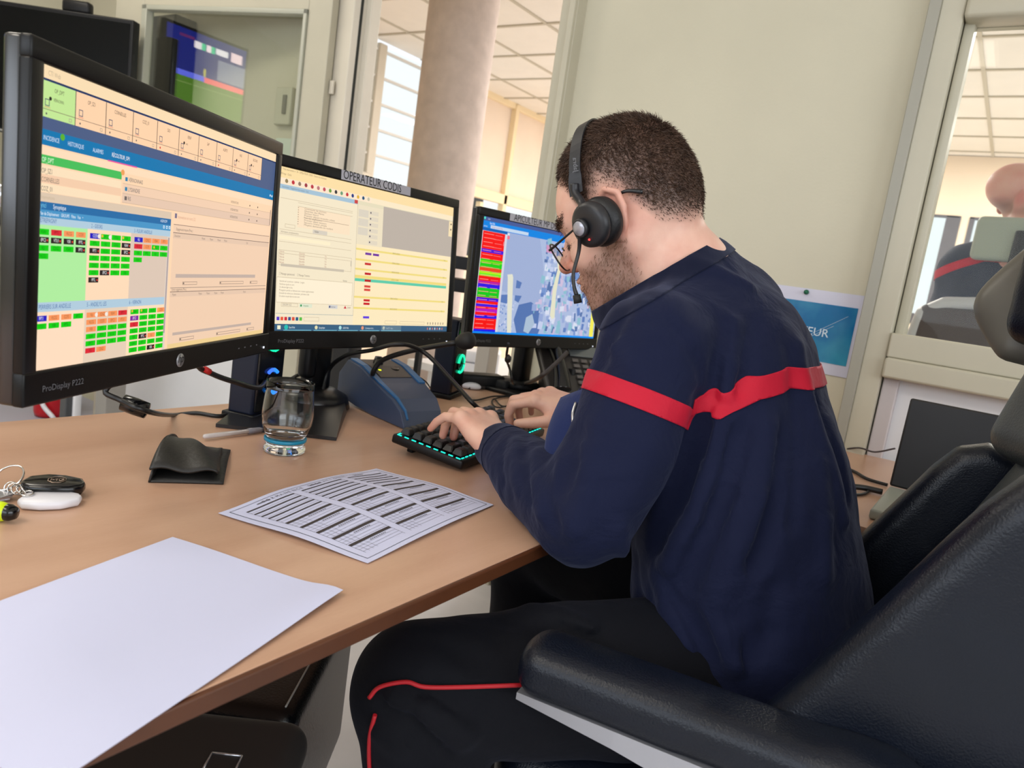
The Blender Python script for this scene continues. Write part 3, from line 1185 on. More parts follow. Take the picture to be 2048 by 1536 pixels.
# ---------------- middle monitor
M2c = V(-1.0283, 1.0335, -0.0291 + CAMZ)
mon2, P2, A2 = monitor(M2c, 0.0411, 0.0904, 'middle monitor labelled OPERATEUR CODIS showing a pale yellow form', ('OPERATEUR CODIS', -0.103, 0.087))
t = MB()
nk = V(-1.145, 1.02, 0)
t.box(nk + V(0.0, 0, 0.855), (0.034, 0.058, 0.19), bev=0.01)
t.box(P2(-0.0, -0.02, -0.075), (0.1, 0.1, 0.10), ax=A2, bev=0.012)
t.box(nk + V(0.012, -0.035, 0.835), (0.03, 0.03, 0.075), bev=0.01)
t.build('neck', m_blk, mon2)
bx, by = V(0.76, 0.65, 0), V(-0.65, 0.76, 0)
fc = V(-0.986, 0.806, DESK)
t = MB()
vs = []
for sx, sy, z in ((-.1, 0, 0), (.1, 0, 0), (.09, .27, 0), (-.09, .27, 0), (-.1, 0, .006), (.1, 0, .006), (.085, .25, .02), (-.085, .25, .02)):
    vs.append(fc + bx * sx + by * sy + V(0, 0, z + 0.0005))
t.mesh(vs, [(3, 2, 1, 0), (4, 5, 6, 7), (0, 1, 5, 4), (1, 2, 6, 5), (2, 3, 7, 6), (3, 0, 4, 7)], smooth=False)
t.lathe([(0.0, 0.0), (0.075, 0.0), (0.068, 0.022), (0.045, 0.034), (0.0, 0.036)], nk + V(0.01, -0.01, DESK + 0.004), n=28)
t.build('base', mat('stand_black', (24, 23, 25), 0.3), mon2)
S = Screen(M2c + A2[2] * 0.0005, A2)
cr, cr2 = (252, 234, 200), (250, 236, 210)
S.r(0, 0, 1920, 1080, cr, 0)
S.r(0, 0, 1920, 72, (253, 224, 168)).t(30, 20, 'Fiche intervention n° 24 - OPERATEUR CODIS - Centre de traitement', 15, (160, 134, 100)).t(12, 50, 'Affichage   Outils', 15, (160, 134, 100))
S.r(0, 70, 880, 112, (255, 232, 204))
ic = [(150, 130, 90), (196, 50, 60), (150, 120, 100), (160, 60, 70), (190, 60, 70), (190, 120, 120), (196, 80, 90), (110, 160, 70), (60, 56, 60), (110, 160, 120), (200, 50, 60), (40, 60, 130), (230, 180, 60), (30, 80, 120), (200, 196, 170)]
for k, c in enumerate(ic):
    x = 66 + 56 * k
    S.disc(x, 88, 14, c, 3, 7).r(x - 6, 74, x + 4, 80, c, 3)
S.r(0, 112, 740, 142, (168, 196, 214)).t(30, 134, 'Intervention : Engagement des moyens - Suivi', 14, (110, 130, 150)).r(704, 112, 738, 138, (206, 70, 66), 3)
S.r(740, 112, 1920, 140, (232, 222, 190))
S.r(0, 142, 740, 1030, (246, 232, 202), 1)
gl = (190, 170, 140)
S.r(170, 212, 690, 214, gl, 2).r(170, 236, 690, 238, gl, 2).r(20, 200, 690, 202, gl, 2)
S.r(170, 238, 668, 376, (252, 228, 196), 2)
wl = ['Commune de Vernon', 'Quartier des Mares', 'Secteur Nord', 'Premier départ incendie urbain', 'Feu de végétation', 'Premier appel secours', 'Secours routier simple', 'Moyens demandés en renfort']
for k in range(8):
    y = 250 + 15.5 * k
    S.r(172, y - 8, 178, y - 2, (150, 134, 110), 3).t(228, y, wl[k], 13, (150, 130, 110), 3, sx=1.3)
S.r(225, 304, 655, 307, (176, 152, 130), 3)
S.fr(65, 366, 152, 390, gl, 2, 2).r(311, 372, 446, 402, (218, 208, 192), 2).t(326, 394, 'Valider', 16, (110, 104, 100), 3)
S.r(20, 404, 690, 406, gl, 2).r(20, 432, 690, 434, gl, 2).t(30, 426, 'Informations complémentaires', 14, (150, 134, 116), 3)
S.r(20, 446, 480, 470, (254, 240, 204), 2).r(20, 484, 690, 486, gl, 2)
S.r(20, 560, 690, 562, gl, 2).fr(20, 540, 700, 640, gl, 2, 2)
for k in range(5):
    y = 556 + 18 * k
    for x, w_ in ((26, 'Véhicule'), (196, 'Disponible'), (432, 'Oui')):
        S.t(x, y, w_, 13, (180, 130, 110), 3)
S.r(40, 630, 625, 648, (206, 194, 174), 3).r(692, 560, 700, 600, (190, 180, 160), 3)
S.fr(12, 720, 22 + 700, 890, gl, 2, 2).r(14, 724, 720, 888, (254, 240, 212), 2)
S.t(30, 704, '☐ Message opérationnel      ☐ Message Transmis', 15, (130, 116, 104), 3).t(620, 716, 'Nouveau', 13, (100, 90, 84), 3)
tx = ['Incendie sur la commune - confirmé - 2 engins', 'Nombreux appels en cours', 'Un véhicule léger en feu', 'Propagation possible au bâtiment voisin, moyens supplémentaires', 'Demande de renfort pour alimentation, périmètre établi', 'Circulation coupée dans les deux sens']
for k, s_ in enumerate(tx):
    S.t(34, 752 + 20 * k, s_, 13, (150, 132, 112), 3)
S.fr(55, 892, 200, 916, gl, 2, 2).t(62, 909, '12/05/2024 15:22', 13, (120, 108, 100), 3)
S.r(214, 892, 330, 918, (226, 232, 206), 2).t(250, 911, 'Acquitter', 14, (90, 130, 90), 3).r(222, 898, 236, 912, (40, 150, 80), 3)
S.r(487, 892, 576, 918, (214, 212, 210), 2).t(512, 911, 'Imprimer', 13, (90, 90, 96), 3).r(492, 898, 506, 912, (70, 80, 120), 3)
S.g([(640, 914), (668, 914), (654, 892)], (204, 40, 60), 3).t(676, 911, 'Quitter', 13, (130, 100, 100), 3)
S.r(10, 962, 740, 965, (150, 170, 170), 3).r(738, 142, 741, 965, (190, 180, 160), 3)
for k, c in enumerate([(90, 60, 200), (230, 90, 60), (210, 40, 60), (60, 80, 140), (220, 80, 60), (40, 90, 130), (90, 190, 70)]):
    S.r(20 + 33 * k, 986, 44 + 33 * k, 1010, c, 3)
S.fr(258, 984, 400, 1012, gl, 2, 3)
# right half
S.r(742, 140, 1022, 430, (240, 226, 196), 2)
for k in range(3):
    S.r(752, 172 + 66 * k, 858, 226 + 66 * k, (222, 212, 194), 3)
for k in range(6):
    S.r(866, 170 + 44 * k, 968, 200 + 44 * k, (228, 216, 194), 3).disc(882, 184 + 44 * k, 7, (80, 72, 90), 4, 8)
S.r(1022, 117, 1918, 424, (190, 178, 166), 2).r(1866, 120, 1918, 250, (248, 226, 182), 3).disc(1895, 145, 8, (70, 60, 56), 4, 8).disc(1895, 190, 8, (70, 60, 56), 4, 8)
S.r(742, 424, 1920, 1044, (253, 234, 192), 1)
ye = (242, 220, 128)
for y in (468, 545, 616, 825, 908):
    S.r(742, y - 10, 1876, y + 4, ye, 2).t(1150, y, 'VERNON SAPEURS', 12, (150, 130, 90), 3).t(1820, y, '15h22', 11, (150, 130, 90), 3)
S.r(742, 658, 1876, 680, ye, 2).r(742, 682, 1876, 704, (96, 204, 170), 3).t(1150, 677, 'ANDELYS CENTRE', 12, (150, 130, 90), 4)
for x, y, c in ((841, 484, (112, 50, 160)), (926, 484, (112, 50, 160)), (841, 560, (204, 50, 50)), (845, 634, (196, 30, 40)), (848, 686, (190, 20, 30)), (846, 730, (220, 70, 60)), (846, 756, (220, 70, 60)), (846, 836, (206, 30, 40)), (846, 862, (206, 30, 40)), (848, 966, (96, 60, 220))):
    S.r(x, y, x + 68, y + 17, c, 4)
S.fr(1100, 996, 1240, 1024, gl, 2, 3).fr(1280, 1000, 1600, 1022, gl, 2, 3)
for k in range(7):
    S.r(1640 + 36 * k, 1002, 1650 + 36 * k, 1022, (140, 124, 110), 3)
S.r(0, 1034, 1920, 1080, (58, 96, 128), 3)
S.r(28, 1044, 56, 1070, (240, 240, 210), 4).disc(104, 1056, 17, (40, 190, 180), 4)
for x, s_ in ((128, 'StartWeb'), (400, 'Synoptique'), (640, 'GOR Web'), (880, 'Commune de m...'), (1120, 'Sief NT - Main'))[:5]:
    S.t(x, 1064, s_, 15, (226, 236, 240), 4)
for x, c in ((376, (230, 224, 180)), (612, (170, 220, 226)), (848, (230, 150, 120)), (1090, (200, 206, 190))):
    S.disc(x, 1056, 14, c, 4)
for x0, x1 in ((80, 330), (352, 580), (592, 800), (820, 1040), (1060, 1300)):
    S.r(x0, 1074, x1, 1079, (120, 190, 210), 4)
S.r(1060, 1036, 1300, 1074, (96, 124, 144), 4)
for k in range(7):
    S.r(1640 + 34 * k, 1048, 1652 + 34 * k, 1066, (220, 220, 220) if k % 2 else (214, 120, 110), 4)
S.build(mon2)

# ---------------- far monitor with aerial map
M3c = V(-1.0029, 1.6086, -0.0319 + CAMZ)
mon3, P3, A3 = monitor(M3c, -0.1462, 0.05, 'far monitor beside his face showing a red list and aerial map', ('  APICULTEUR MP DUR', -0.155, 0.10))
t = MB()
n3 = V(-1.09, 1.70, 0)
t.box(n3 + V(0, 0, 0.86), (0.034, 0.06, 0.20), bev=0.01)
t.box(P3(0, -0.02, -0.06), (0.1, 0.1, 0.08), ax=A3, bev=0.012)
t.build('neck', m_blk, mon3)
t = MB()
t.box(n3 + V(0.0, 0, DESK + 0.006), (0.15, 0.2, 0.011), bev=0.004)
t.lathe([(0.0, 0.0), (0.06, 0.0), (0.05, 0.02), (0.0, 0.024)], n3 + V(0.0, 0, DESK + 0.011), n=24)
t.build('base', m_blk, mon3)
S = Screen(M3c + A3[2] * 0.0005, A3)
az = (0, 132, 226)
S.r(0, 0, 1920, 1080, (150, 172, 214), 0)
S.r(0, 0, 1920, 36, (70, 90, 150)).disc(20, 14, 12, (80, 230, 200), 3).t(60, 24, 'carte', 18, (200, 210, 230))
S.r(0, 36, 1920, 104, az).t(90, 62, 'Syn-Vehi', 22, (230, 240, 255)).t(14, 92, 'adresse', 18, (200, 226, 250)).r(105, 68, 640, 98, (196, 216, 238), 3).t(120, 92, 'Vernon, rue de la Mare', 18, (214, 120, 140), 4)
S.r(0, 100, 340, 126, (0, 96, 180), 2).r(0, 126, 344, 1062, (214, 214, 226), 2)
S.r(14, 128, 312, 1062, (246, 8, 6), 3)
for y0, y1, c in ((290, 322, (66, 10, 216)), (384, 462, (24, 206, 10)), (398, 414, (150, 236, 30)), (462, 494, (236, 70, 20)), (494, 540, (110, 244, 20)), (504, 512, (236, 220, 40)), (586, 612, (186, 20, 160)), (612, 652, (46, 10, 226)), (652, 738, (10, 200, 20)), (742, 772, (40, 10, 220)), (800, 826, (60, 10, 226)), (846, 880, (184, 16, 190)), (906, 936, (30, 10, 226)), (1040, 1070, (24, 10, 230))):
    S.r(14, y0, 312, y1, c, 4)
for y in range(150, 1050, 38):
    S.r(30, y, 130 + (y * 7) % 60, y + 5, (255, 150, 140) if y % 76 else (255, 214, 214), 5).r(180, y + 2, 280, y + 6, (250, 130, 130), 5)
S.r(344, 104, 1920, 1062, (172, 188, 222), 1)
rr = random.Random(3)
S.g([(344, 104), (820, 104), (930, 400), (925, 745), (620, 780), (560, 700), (344, 660)], (160, 176, 214), 2)
S.g([(610, 780), (790, 740), (930, 800), (990, 960), (950, 1062), (620, 1062), (560, 930)], (84, 116, 176), 3)
S.g([(740, 900), (830, 860), (880, 960), (800, 1062), (720, 1040)], (170, 190, 212), 4)
S.g([(344, 700), (440, 690), (500, 720), (430, 780), (344, 770)], (90, 122, 184), 3)
S.g([(540, 540), (620, 560), (600, 620), (540, 620)], (88, 120, 180), 4).g([(540, 690), (640, 690), (600, 760), (540, 740)], (88, 120, 180), 4)
for k in range(330):
    x, y = rr.uniform(840, 1900), rr.uniform(112, 1040)
    if x < 930 and y < 745:
        continue
    c = rr.choice([(96, 128, 190), (120, 150, 206), (196, 206, 236), (216, 222, 240), (86, 116, 170), (206, 190, 220), (140, 190, 208), (150, 168, 214)])
    a, bb, an = rr.uniform(10, 38), rr.uniform(12, 46), rr.uniform(-.3, .3)
    S.g([(x + a * math.cos(an) * i - bb * math.sin(an) * j, y + a * math.sin(an) * i + bb * math.cos(an) * j) for i, j in ((-1, -1), (1, -1), (1, 1), (-1, 1))], c, 3 + (k % 30) * 0.03)
for k in range(70):
    x, y = rr.uniform(350, 560), rr.uniform(770, 1050)
    S.disc(x, y, rr.uniform(5, 12), rr.choice([(210, 216, 240), (110, 140, 200), (190, 200, 232)]), 4, 7)
rd = (226, 226, 208)
S.g([(400, 500), (470, 490), (486, 520), (540, 1062), (480, 1062), (410, 540)], rd, 5)
S.g([(1120, 240), (1220, 250), (1230, 330), (1190, 430), (1170, 620), (1190, 880), (1150, 900), (1110, 860), (1110, 560), (1150, 380)], (228, 226, 200), 5)
S.g([(1200, 330), (1330, 260), (1400, 180), (1420, 210), (1340, 300), (1230, 370)], (228, 226, 200), 5)
S.g([(1820, 560), (1880, 560), (1900, 1062), (1830, 1062)], (246, 238, 90), 5)
S.g([(930, 150), (1050, 160), (1050, 230), (940, 225)], (206, 150, 190), 4)
S.r(300, 200, 304, 240, (200, 200, 210), 4)
S.r(344, 112, 372, 130, (230, 230, 236), 5).r(344, 136, 376, 168, (250, 110, 130), 5)
S.r(0, 1060, 1920, 1080, (0, 140, 240), 4)
S.build(mon3)

# ------------------------------------------------------------------ loudspeakers with light rings
def speaker(c, label, ring_cols, hgt=0.185):
    a, b = V(0.94, 0.34, 0), V(-0.34, 0.94, 0)
    c = V(*c, DESK)
    root = empty('speaker', c, label, 'speaker', 'light ring speakers behind the monitors')
    t = MB()
    Z = V(0, 0, 1)
    t.box(c + Z * (0.008 + hgt / 2), (0.052, 0.085, hgt), ax=[a, b, Z], bev=0.006, seg=3)
    t.build('cabinet', m_bluecast, root)
    t = MB()
    t.box(c + Z * 0.006, (0.066, 0.098, 0.0115), ax=[a, b, Z], bev=0.003)
    t.build('foot', m_blk, root)
    t = MB()
    t.box(c + a * 0.027 + Z * (0.01 + hgt / 2), (0.006, 0.078, hgt - 0.012), ax=[a, b, Z], bev=0.002)
    t.build('grille', m_blkg, root)
    for k, (z, cols) in enumerate(ring_cols):
        o = c + a * 0.0305 + Z * z
        t = MB()
        t.lathe([(0.008, 0.001), (0.014, 0.0), (0.018, 0.002), (0.018, 0.0), (0.008, 0.0)], o, a, 24)
        drv_ = t.build('driver', m_blkg, root)
        n = len(cols)
        for q, cc in enumerate(cols):
            if cc is None:
                continue
            a0, a1 = 2 * PI * q / n, 2 * PI * (q + 0.86) / n
            pts = [o + a * 0.002 + 0.021 * (math.cos(x) * b + math.sin(x) * Z) for x in np.linspace(a0, a1, 7)]
            MB().tube(pts, 0.0035, 6).build('light_segment', glow(cc, 1.6), drv_)
    return root


speaker((-1.110, 0.850), 'speaker with blue lights behind the gap between left and middle monitors', [(0.148, [(20, 230, 160)] * 4), (0.07, [None, (40, 130, 255), (60, 110, 255), None, None, (30, 140, 255), (40, 120, 255), None])])
sp2_ = Zp(886, 797, DESK)
speaker((sp2_[0] - 0.025, sp2_[1] + 0.035), 'speaker with green light ring between middle and far monitors', [(0.152, [(250, 40, 220), (30, 230, 60), (30, 230, 60), (30, 230, 60), None, (200, 230, 40)]), (0.085, [(30, 220, 160), (30, 220, 160), (20, 210, 150), None, (20, 220, 160), (30, 230, 170)])])

# ------------------------------------------------------------------ gooseneck desk microphone
m_slate = mat('slate_blue_case', (60, 72, 98), 0.42, bump=0.05, bscale=500)
m_inlay = mat('blue_inlay', (44, 104, 158), 0.35)
m_mtop = mat('case_brown_grey', (74, 66, 64), 0.45)
mf = Zp(812, 862, DESK)
mbk = Zp(672, 800, DESK)
md = (mf - mbk)
mlen = np.linalg.norm(md) * 0.97
md /= np.linalg.norm(md)
mw = np.cross(V(0, 0, 1), md)        # towards far side
mic = empty('desk_microphone', mbk, 'slate blue gooseneck desk microphone behind the keyboard', 'microphone')


def MP(s, w, z):
    return mbk + md * s * mlen + mw * w + V(0, 0, z + 0.001)


prof = [(0.0, 0.018, 0.060), (0.12, 0.010, 0.094), (0.30, 0.004, 0.088), (0.55, 0.0, 0.066), (0.80, 0.0, 0.048), (0.93, 0.0, 0.030), (1.0, 0.0, 0.004)]
wid = [0.125, 0.13, 0.13, 0.125, 0.112, 0.1, 0.088]
t = MB()
vs, fs = [], []
for (s, z0, z1), wd_ in zip(prof, wid):
    for w_ in (0, wd_):
        vs += [MP(s, w_, z0), MP(s, w_, z1)]
for i in range(len(prof) - 1):
    a = 4 * i
    b = a + 4
    fs += [(a, b, b + 1, a + 1), (a + 2, a + 3, b + 3, b + 2), (a + 1, b + 1, b + 3, a + 3), (a, a + 2, b + 2, b)]
fs += [(0, 1, 3, 2), (b, b + 2, b + 3, b + 1)]
t.mesh(vs, fs, smooth=False)
o = t.build('case', m_slate, mic)
bv = o.modifiers.new('b', 'BEVEL')
bv.width, bv.segments = 0.004, 2
t = MB()
zt_ = lambda s_: float(np.interp(s_, [q_[0] for q_ in prof], [q_[2] for q_ in prof]))


def strip_(s0, s1, w0, w1, e, w2=None, w3=None):
    ss = [s0] + [q_[0] for q_ in prof if s0 < q_[0] < s1] + [s1]
    vs_s, fs_s = [], []
    for s_ in ss:
        u_s = (s_ - s0) / (s1 - s0)
        a_, b_ = w0 + ((w2 if w2 is not None else w0) - w0) * u_s, w1 + ((w3 if w3 is not None else w1) - w1) * u_s
        for w_s, d_s in ((a_, e), (b_, e), (b_, -.003), (a_, -.003)):
            vs_s.append(MP(s_, w_s, zt_(s_) + d_s))
    for i_s in range(len(ss) - 1):
        for k_s in range(4):
            fs_s.append((4 * i_s + k_s, 4 * i_s + (k_s + 1) % 4, 4 * i_s + 4 + (k_s + 1) % 4, 4 * i_s + 4 + k_s))
    fs_s += [(3, 2, 1, 0), tuple(len(vs_s) - 4 + k_s for k_s in range(4))]
    return vs_s, fs_s


t.mesh(*strip_(.13, .47, .026, .104, .0015), smooth=False)
t.build('control_panel', m_mtop, mic)
for w_ in (0.006, 0.108):
    t = MB()
    t.mesh(*(strip_(.12, .97, w_, w_ + .017, .003, w_ + .004, w_ + .008) if w_ < .05 else strip_(.12, .56, w_, w_ + .016, .003)), smooth=False)
    t.build('blue_inlay', m_inlay, mic)
MB().lathe([(0, 0), (0.0042, 0), (0.003, 0.002), (0, 0.0026)], MP(.36, .04, .083), V(0, 0, 1), 16).build('indicator_light', glow((214, 226, 30), 1.6), mic)
MB().lathe([(0, 0.002), (0.009, 0.004), (0.011, 0.002), (0.012, 0), (0, 0)], MP(.33, .082, .0835), V(0.2, -0.1, 1), 22).build('button', m_blkg, mic)
g0 = MP(.22, .058, .088)
g1, g2, g3 = C(762, 722, 1.47), C(820, 702, 1.44), C(915, 685, 1.40)
t = MB()
t.tube([g0, g0 + V(0, 0, 0.018)], [0.0125, 0.0075], 16)
t.tube([g0 + V(0, 0, 0.012), C(745, 748, 1.49), g1, g2, g3], 0.0052, 10)
t.build('gooseneck', m_cable, mic)
MB().lathe([(0, -0.005), (0.010, 0), (0.0165, 0.012), (0.0165, 0.026), (0.012, 0.034), (0, 0.037)], g3, (g3 - g2), 20).build('foam_windscreen', m_blkm, mic)

# ------------------------------------------------------------------ drinking glass
gl0 = (Zp(523, 905, DESK) + Zp(607, 905, DESK)) / 2
gs = np.linalg.norm(Zp(523, 905, DESK) - Zp(607, 905, DESK)) / 2
gl0 += V(*(FWD[:2] / np.linalg.norm(FWD[:2])), 0) * gs * 0.2
gr = gs / 1.0
tum = empty('drinking_glass', gl0, 'empty clear drinking glass with turquoise ring at its foot', 'glass')
k = gr / 0.030
out = [(0.0, 0.0005), (0.027, 0.0005), (0.030, 0.003), (0.030, 0.007), (0.0275, 0.012), (0.0262, 0.016), (0.0265, 0.0215), (0.031, 0.031), (0.0355, 0.043), (0.0365, 0.056), (0.0355, 0.072), (0.0335, 0.094), (0.0335, 0.1045)]
inn = [(0.0322, 0.1052), (0.0322, 0.094), (0.0342, 0.072), (0.0350, 0.056), (0.0338, 0.043), (0.0285, 0.031), (0.021, 0.0245), (0.0, 0.022)]
MB().lathe([(a * k, b * k) for a, b in out + inn], gl0, n=56).build('bowl', glass('clear_glass', (250, 252, 252)), tum)
MB().lathe([(0.0268 * k, 0.0165 * k), (0.0300 * k, 0.0175 * k), (0.0302 * k, 0.0215 * k), (0.0275 * k, 0.0225 * k)], gl0, n=48, closed=True).build('ring', mat('turquoise_band', (20, 132, 166), 0.3), tum)

# ------------------------------------------------------------------ wallet
m_wal = mat('wallet_leather', (30, 28, 26), 0.5, bump=0.35, bscale=160, var=0.2, vscale=30)
wq = [Zp(296, 966, DESK), Zp(447, 970, DESK), Zp(461, 903, DESK), Zp(352, 888, DESK)]
wal = empty('wallet', (wq[0] + wq[2]) / 2, 'black folded leather wallet lying between keys and drinking glass', 'wallet')


def bil(q, u, v):
    return q[0] * (1 - u) * (1 - v) + q[1] * u * (1 - v) + q[2] * u * v + q[3] * (1 - u) * v


def sheet(name, f, nu, nv, m, parent=None, thick=0.0, smooth=True):
    vs = [f(i / nu, j / nv) for j in range(nv + 1) for i in range(nu + 1)]
    fs = [(j * (nu + 1) + i, j * (nu + 1) + i + 1, (j + 1) * (nu + 1) + i + 1, (j + 1) * (nu + 1) + i) for j in range(nv) for i in range(nu)]
    o = MB().mesh(vs, fs, 0, smooth).build(name, m, parent)
    if thick:
        s = o.modifiers.new('s', 'SOLIDIFY')
        s.thickness = thick
        s.offset = -1
        if thick < 0.001:
            o.modifiers.new('e', 'EDGE_SPLIT').split_angle = math.radians(40)
    return o


sheet('lower_leaf', lambda u, v: bil(wq, u, v) + V(0, 0, 0.003 + 0.010 * math.sin(PI * min(1, v * 1.1)) * (0.4 + 0.6 * math.sin(PI * u))), 14, 10, m_wal, wal, 0.0025)
up = MB()
sheet('flap', lambda u, v: bil(wq, u * (0.93 - 0.10 * v) + 0.0 + 0.03 * v, v * (1.0 - 0.10 * u)) + V(0, 0, 0.006 + 0.030 * (1 - u) ** 0.6 * math.sin(PI * min(1, 0.10 + 0.9 * v)) ** 0.7 + 0.010 * u * (1 - v) + 0.003 * math.sin(9 * u + 5 * v)), 18, 14, m_wal, wal, 0.003)
sheet('fold', lambda u, v: bil(wq, 0.0 + 0.02 * u, v) + V(0, 0, 0.002 + 0.034 * u * math.sin(PI * min(1, 0.06 + 0.92 * v)) ** 0.7), 5, 14, m_wal, wal, 0.0025)
t = MB()
t.box(bil(wq, 0.45, 0.55) + V(0, 0, 0.006), (0.07, 0.05, 0.006), ax=axes((0, 0, 1), wq[3] - wq[0]), bev=0.001)
t.build('cards', m_blkm, wal)

# ------------------------------------------------------------------ keys, fob, tag, highlighter
kx = Zp(165, 985, DESK) - Zp(40, 985, DESK)
kx /= np.linalg.norm(kx)
ky = np.cross(V(0, 0, 1), kx)
ko = Zp(100, 990, DESK)
KP = lambda x, y, z=0.0: ko + kx * x + ky * y + V(0, 0, z)
U = np.linalg.norm(Zp(165, 985, DESK) - Zp(40, 985, DESK)) / 125        # metres per pixel there
fob = empty('car_key', ko, 'glossy black car key with engraved badge beside the key ring', 'key')
ol = [(-36, -10), (-40, 2), (-30, 22), (0, 30), (30, 26), (58, 14), (64, 0), (60, -14), (40, -20), (-20, -18)]
t = MB()
t.prism([((x * 1.26 - 10) * U, y * 1.15 * U * 1.7) for x, y in ol], 0.013, KP(0, 0, 0.004), [kx, ky, V(0, 0, 1)], bev=0.004, smooth=True)
t.build('fob_case', m_blkg, fob)
t = MB()
t.prism([(-26 * U, -33 * U), (42 * U, -37 * U), (42 * U, -31 * U), (-26 * U, -27 * U)], 0.006, KP(0, 0, 0.005), [kx, ky, V(0, 0, 1)], bev=0.001)
t.build('key_blade', m_silver, fob)
t = MB()
oc = [KP(12 * U + 19 * U * math.cos(a), 6 * U + 22 * U * math.sin(a), 0.0176) for a in np.linspace(0, 2 * PI, 9)[:-1] + PI / 8]
t.tube(oc, 0.0006, 5, closed=True, sub=1)
oc2 = [KP(12 * U + x * U, 6 * U + y * U, 0.0176) for x, y in ((-12, -8), (-12, 8), (-6, -2), (0, 8), (0, -8))]
t.tube(oc2, 0.0006, 5, sub=1)
t.tube([KP(12 * U + x * U, 6 * U + y * U, 0.0176) for x, y in ((14, 6), (6, 8), (4, 0), (6, -8), (14, -6), (14, 0), (9, 0))], 0.0006, 5, sub=1)
t.build('badge', mat('badge_bronze', (150, 128, 110), 0.3, 0.7), fob)
tg = empty('white_key_tag', KP(10 * U, -50 * U), 'white plastic key tag in front of the black car key', 'key tag')
t = MB()
t.prism([(x * U, y * U * 2.2) for x, y in ((-55, -6), (-45, -16), (-10, -20), (30, -18), (62, -8), (66, 4), (58, 12), (40, 17), (-10, 18), (-44, 14))], 0.009, KP(3 * U, -66 * U, 0.001), [kx, ky, V(0, 0, 1)], bev=0.003, smooth=True)
t.build('tag_body', mat('white_tag', (226, 224, 230), 0.35), tg)
t = MB()
t.tube([KP(-38 * U + 12 * U * math.cos(a), -54 * U + 16 * U * math.sin(a), 0.0115) for a in np.linspace(0, 2 * PI, 13)[:-1]], 0.0009, 6, closed=True, sub=3)
t.build('wire_loop', m_chrome, tg)
kr = empty('key_ring', KP(-80 * U, 0), 'chrome split ring holding small steel keys at left desk edge', 'key ring')
t = MB()
c0 = KP(-84 * U, 10 * U, 0.019)
nn = V(0.25, -0.6, 0.75)
AX = axes(nn)
t.tube([c0 + 0.0165 * (math.cos(a) * AX[0] + math.sin(a) * AX[1]) for a in np.linspace(0, 2 * PI, 17)[:-1]], 0.0012, 8, closed=True, sub=3)
t.build('split_ring', m_chrome, kr)
for k_ in range(5):
    t = MB()
    cc = KP((-74 + 7 * k_) * U, (-14 - 6 * k_) * U, 0.011)
    a2 = axes(V(0.9 - 0.2 * k_, 0.3 * k_ - 0.5, 0.4))
    t.tube([cc + 0.0065 * (math.cos(a) * a2[0] + math.sin(a) * a2[1]) for a in np.linspace(0, 2 * PI, 11)[:-1]], 0.0009, 6, closed=True, sub=2)
    t.build('chain_link', m_chrome, kr)
for k_ in range(3):
    t = MB()
    d = kx * math.cos(3.5 + 0.28 * k_) + ky * math.sin(3.5 + 0.28 * k_)
    e = np.cross(V(0, 0, 1), d)
    b0 = KP(-78 * U, -24 * U, 0.001 + 0.0026 * k_)
    t.prism([(0, -.009), (.020, -.009), (.022, -.004), (.05, -.004), (.053, 0), (.05, .003), (.022, .003), (.020, .009), (0, .009), (-.004, 0)], 0.0022, b0, [d, e, V(0, 0, 1)], bev=0.0004)
    t.build('key', m_silver, kr)
hl = empty('highlighter', Zp(12, 1040, DESK), 'yellow highlighter with black cap at the left picture edge', 'highlighter')
m_hl = mat('highlighter_yellow', (214, 236, 20), 0.35)
h0, h1 = Zp(26, 1046, DESK) + V(0, 0, .011), Zp(-120, 1030, DESK) + V(0, 0, .011)
hd_ = (h1 - h0) / np.linalg.norm(h1 - h0)
t = MB()
t.lathe([(0, 0.005), (0.0085, 0.006), (0.0105, 0.012), (0.0105, 0.09), (0, 0.092)], h0, hd_, 20)
t.build('barrel', m_hl, hl)
MB().lathe([(0, -0.004), (0.006, -0.003), (0.0088, 0.003), (0.0088, 0.014), (0, 0.014)], h0, hd_, 18).build('end_plug', m_blkg, hl)

# ------------------------------------------------------------------ ball pen behind the wallet
pn = empty('ball_pen', Zp(470, 874, DESK), 'clear ball pen lying behind the wallet', 'pen')
p0, p1 = Zp(405, 881, DESK) + V(0, 0, .006), Zp(524, 866, DESK) + V(0, 0, .006)
pd = (p1 - p0)
pl = np.linalg.norm(pd)
pd /= pl
MB().lathe([(0, 0), (0.0035, 0.002), (0.004, 0.01), (0.004, pl * 0.8), (0, pl * 0.8)], p0, pd, 14).build('barrel', mat('clear_grey_plastic', (206, 196, 192), 0.2), pn)
MB().lathe([(0, pl * 0.74), (0.0048, pl * 0.74), (0.0048, pl * 0.95), (0.003, pl), (0, pl)], p0, pd, 14).build('cap', mat('grey_cap', (120, 116, 122), 0.25), pn)

# ------------------------------------------------------------------ papers
m_paper = mat('paper', (206, 208, 234), 0.75, bump=0.05, bscale=30)
a4 = [V(-0.722, 0.517, DESK), V(-0.517, 0.560, DESK), V(-0.553, 0.843, DESK), V(-0.758, 0.815, DESK)]
pe_ = empty('printed_sheet', bil(a4, .5, .5), 'printed duty roster sheet with black tables lying under his forearm', 'paper')


def a4f(u, v, e=0.0):
    b = 0.012 * math.exp(-((v - 0.30) / 0.20) ** 2) * (1 - 0.75 * u) + 0.020 * math.exp(-((u - 0.55) / 0.28) ** 2) * (0.35 + 0.65 * (1 - v)) * (0.3 + 0.7 * v)
    b += 0.018 * math.exp(-((v - 0.62) / 0.25) ** 2) * (0.25 + 0.75 * math.exp(-((u - 0.25) / 0.4) ** 2))
    return bil(a4, u, v) + V(0, 0, 0.0012 + 0.6 * b + e)


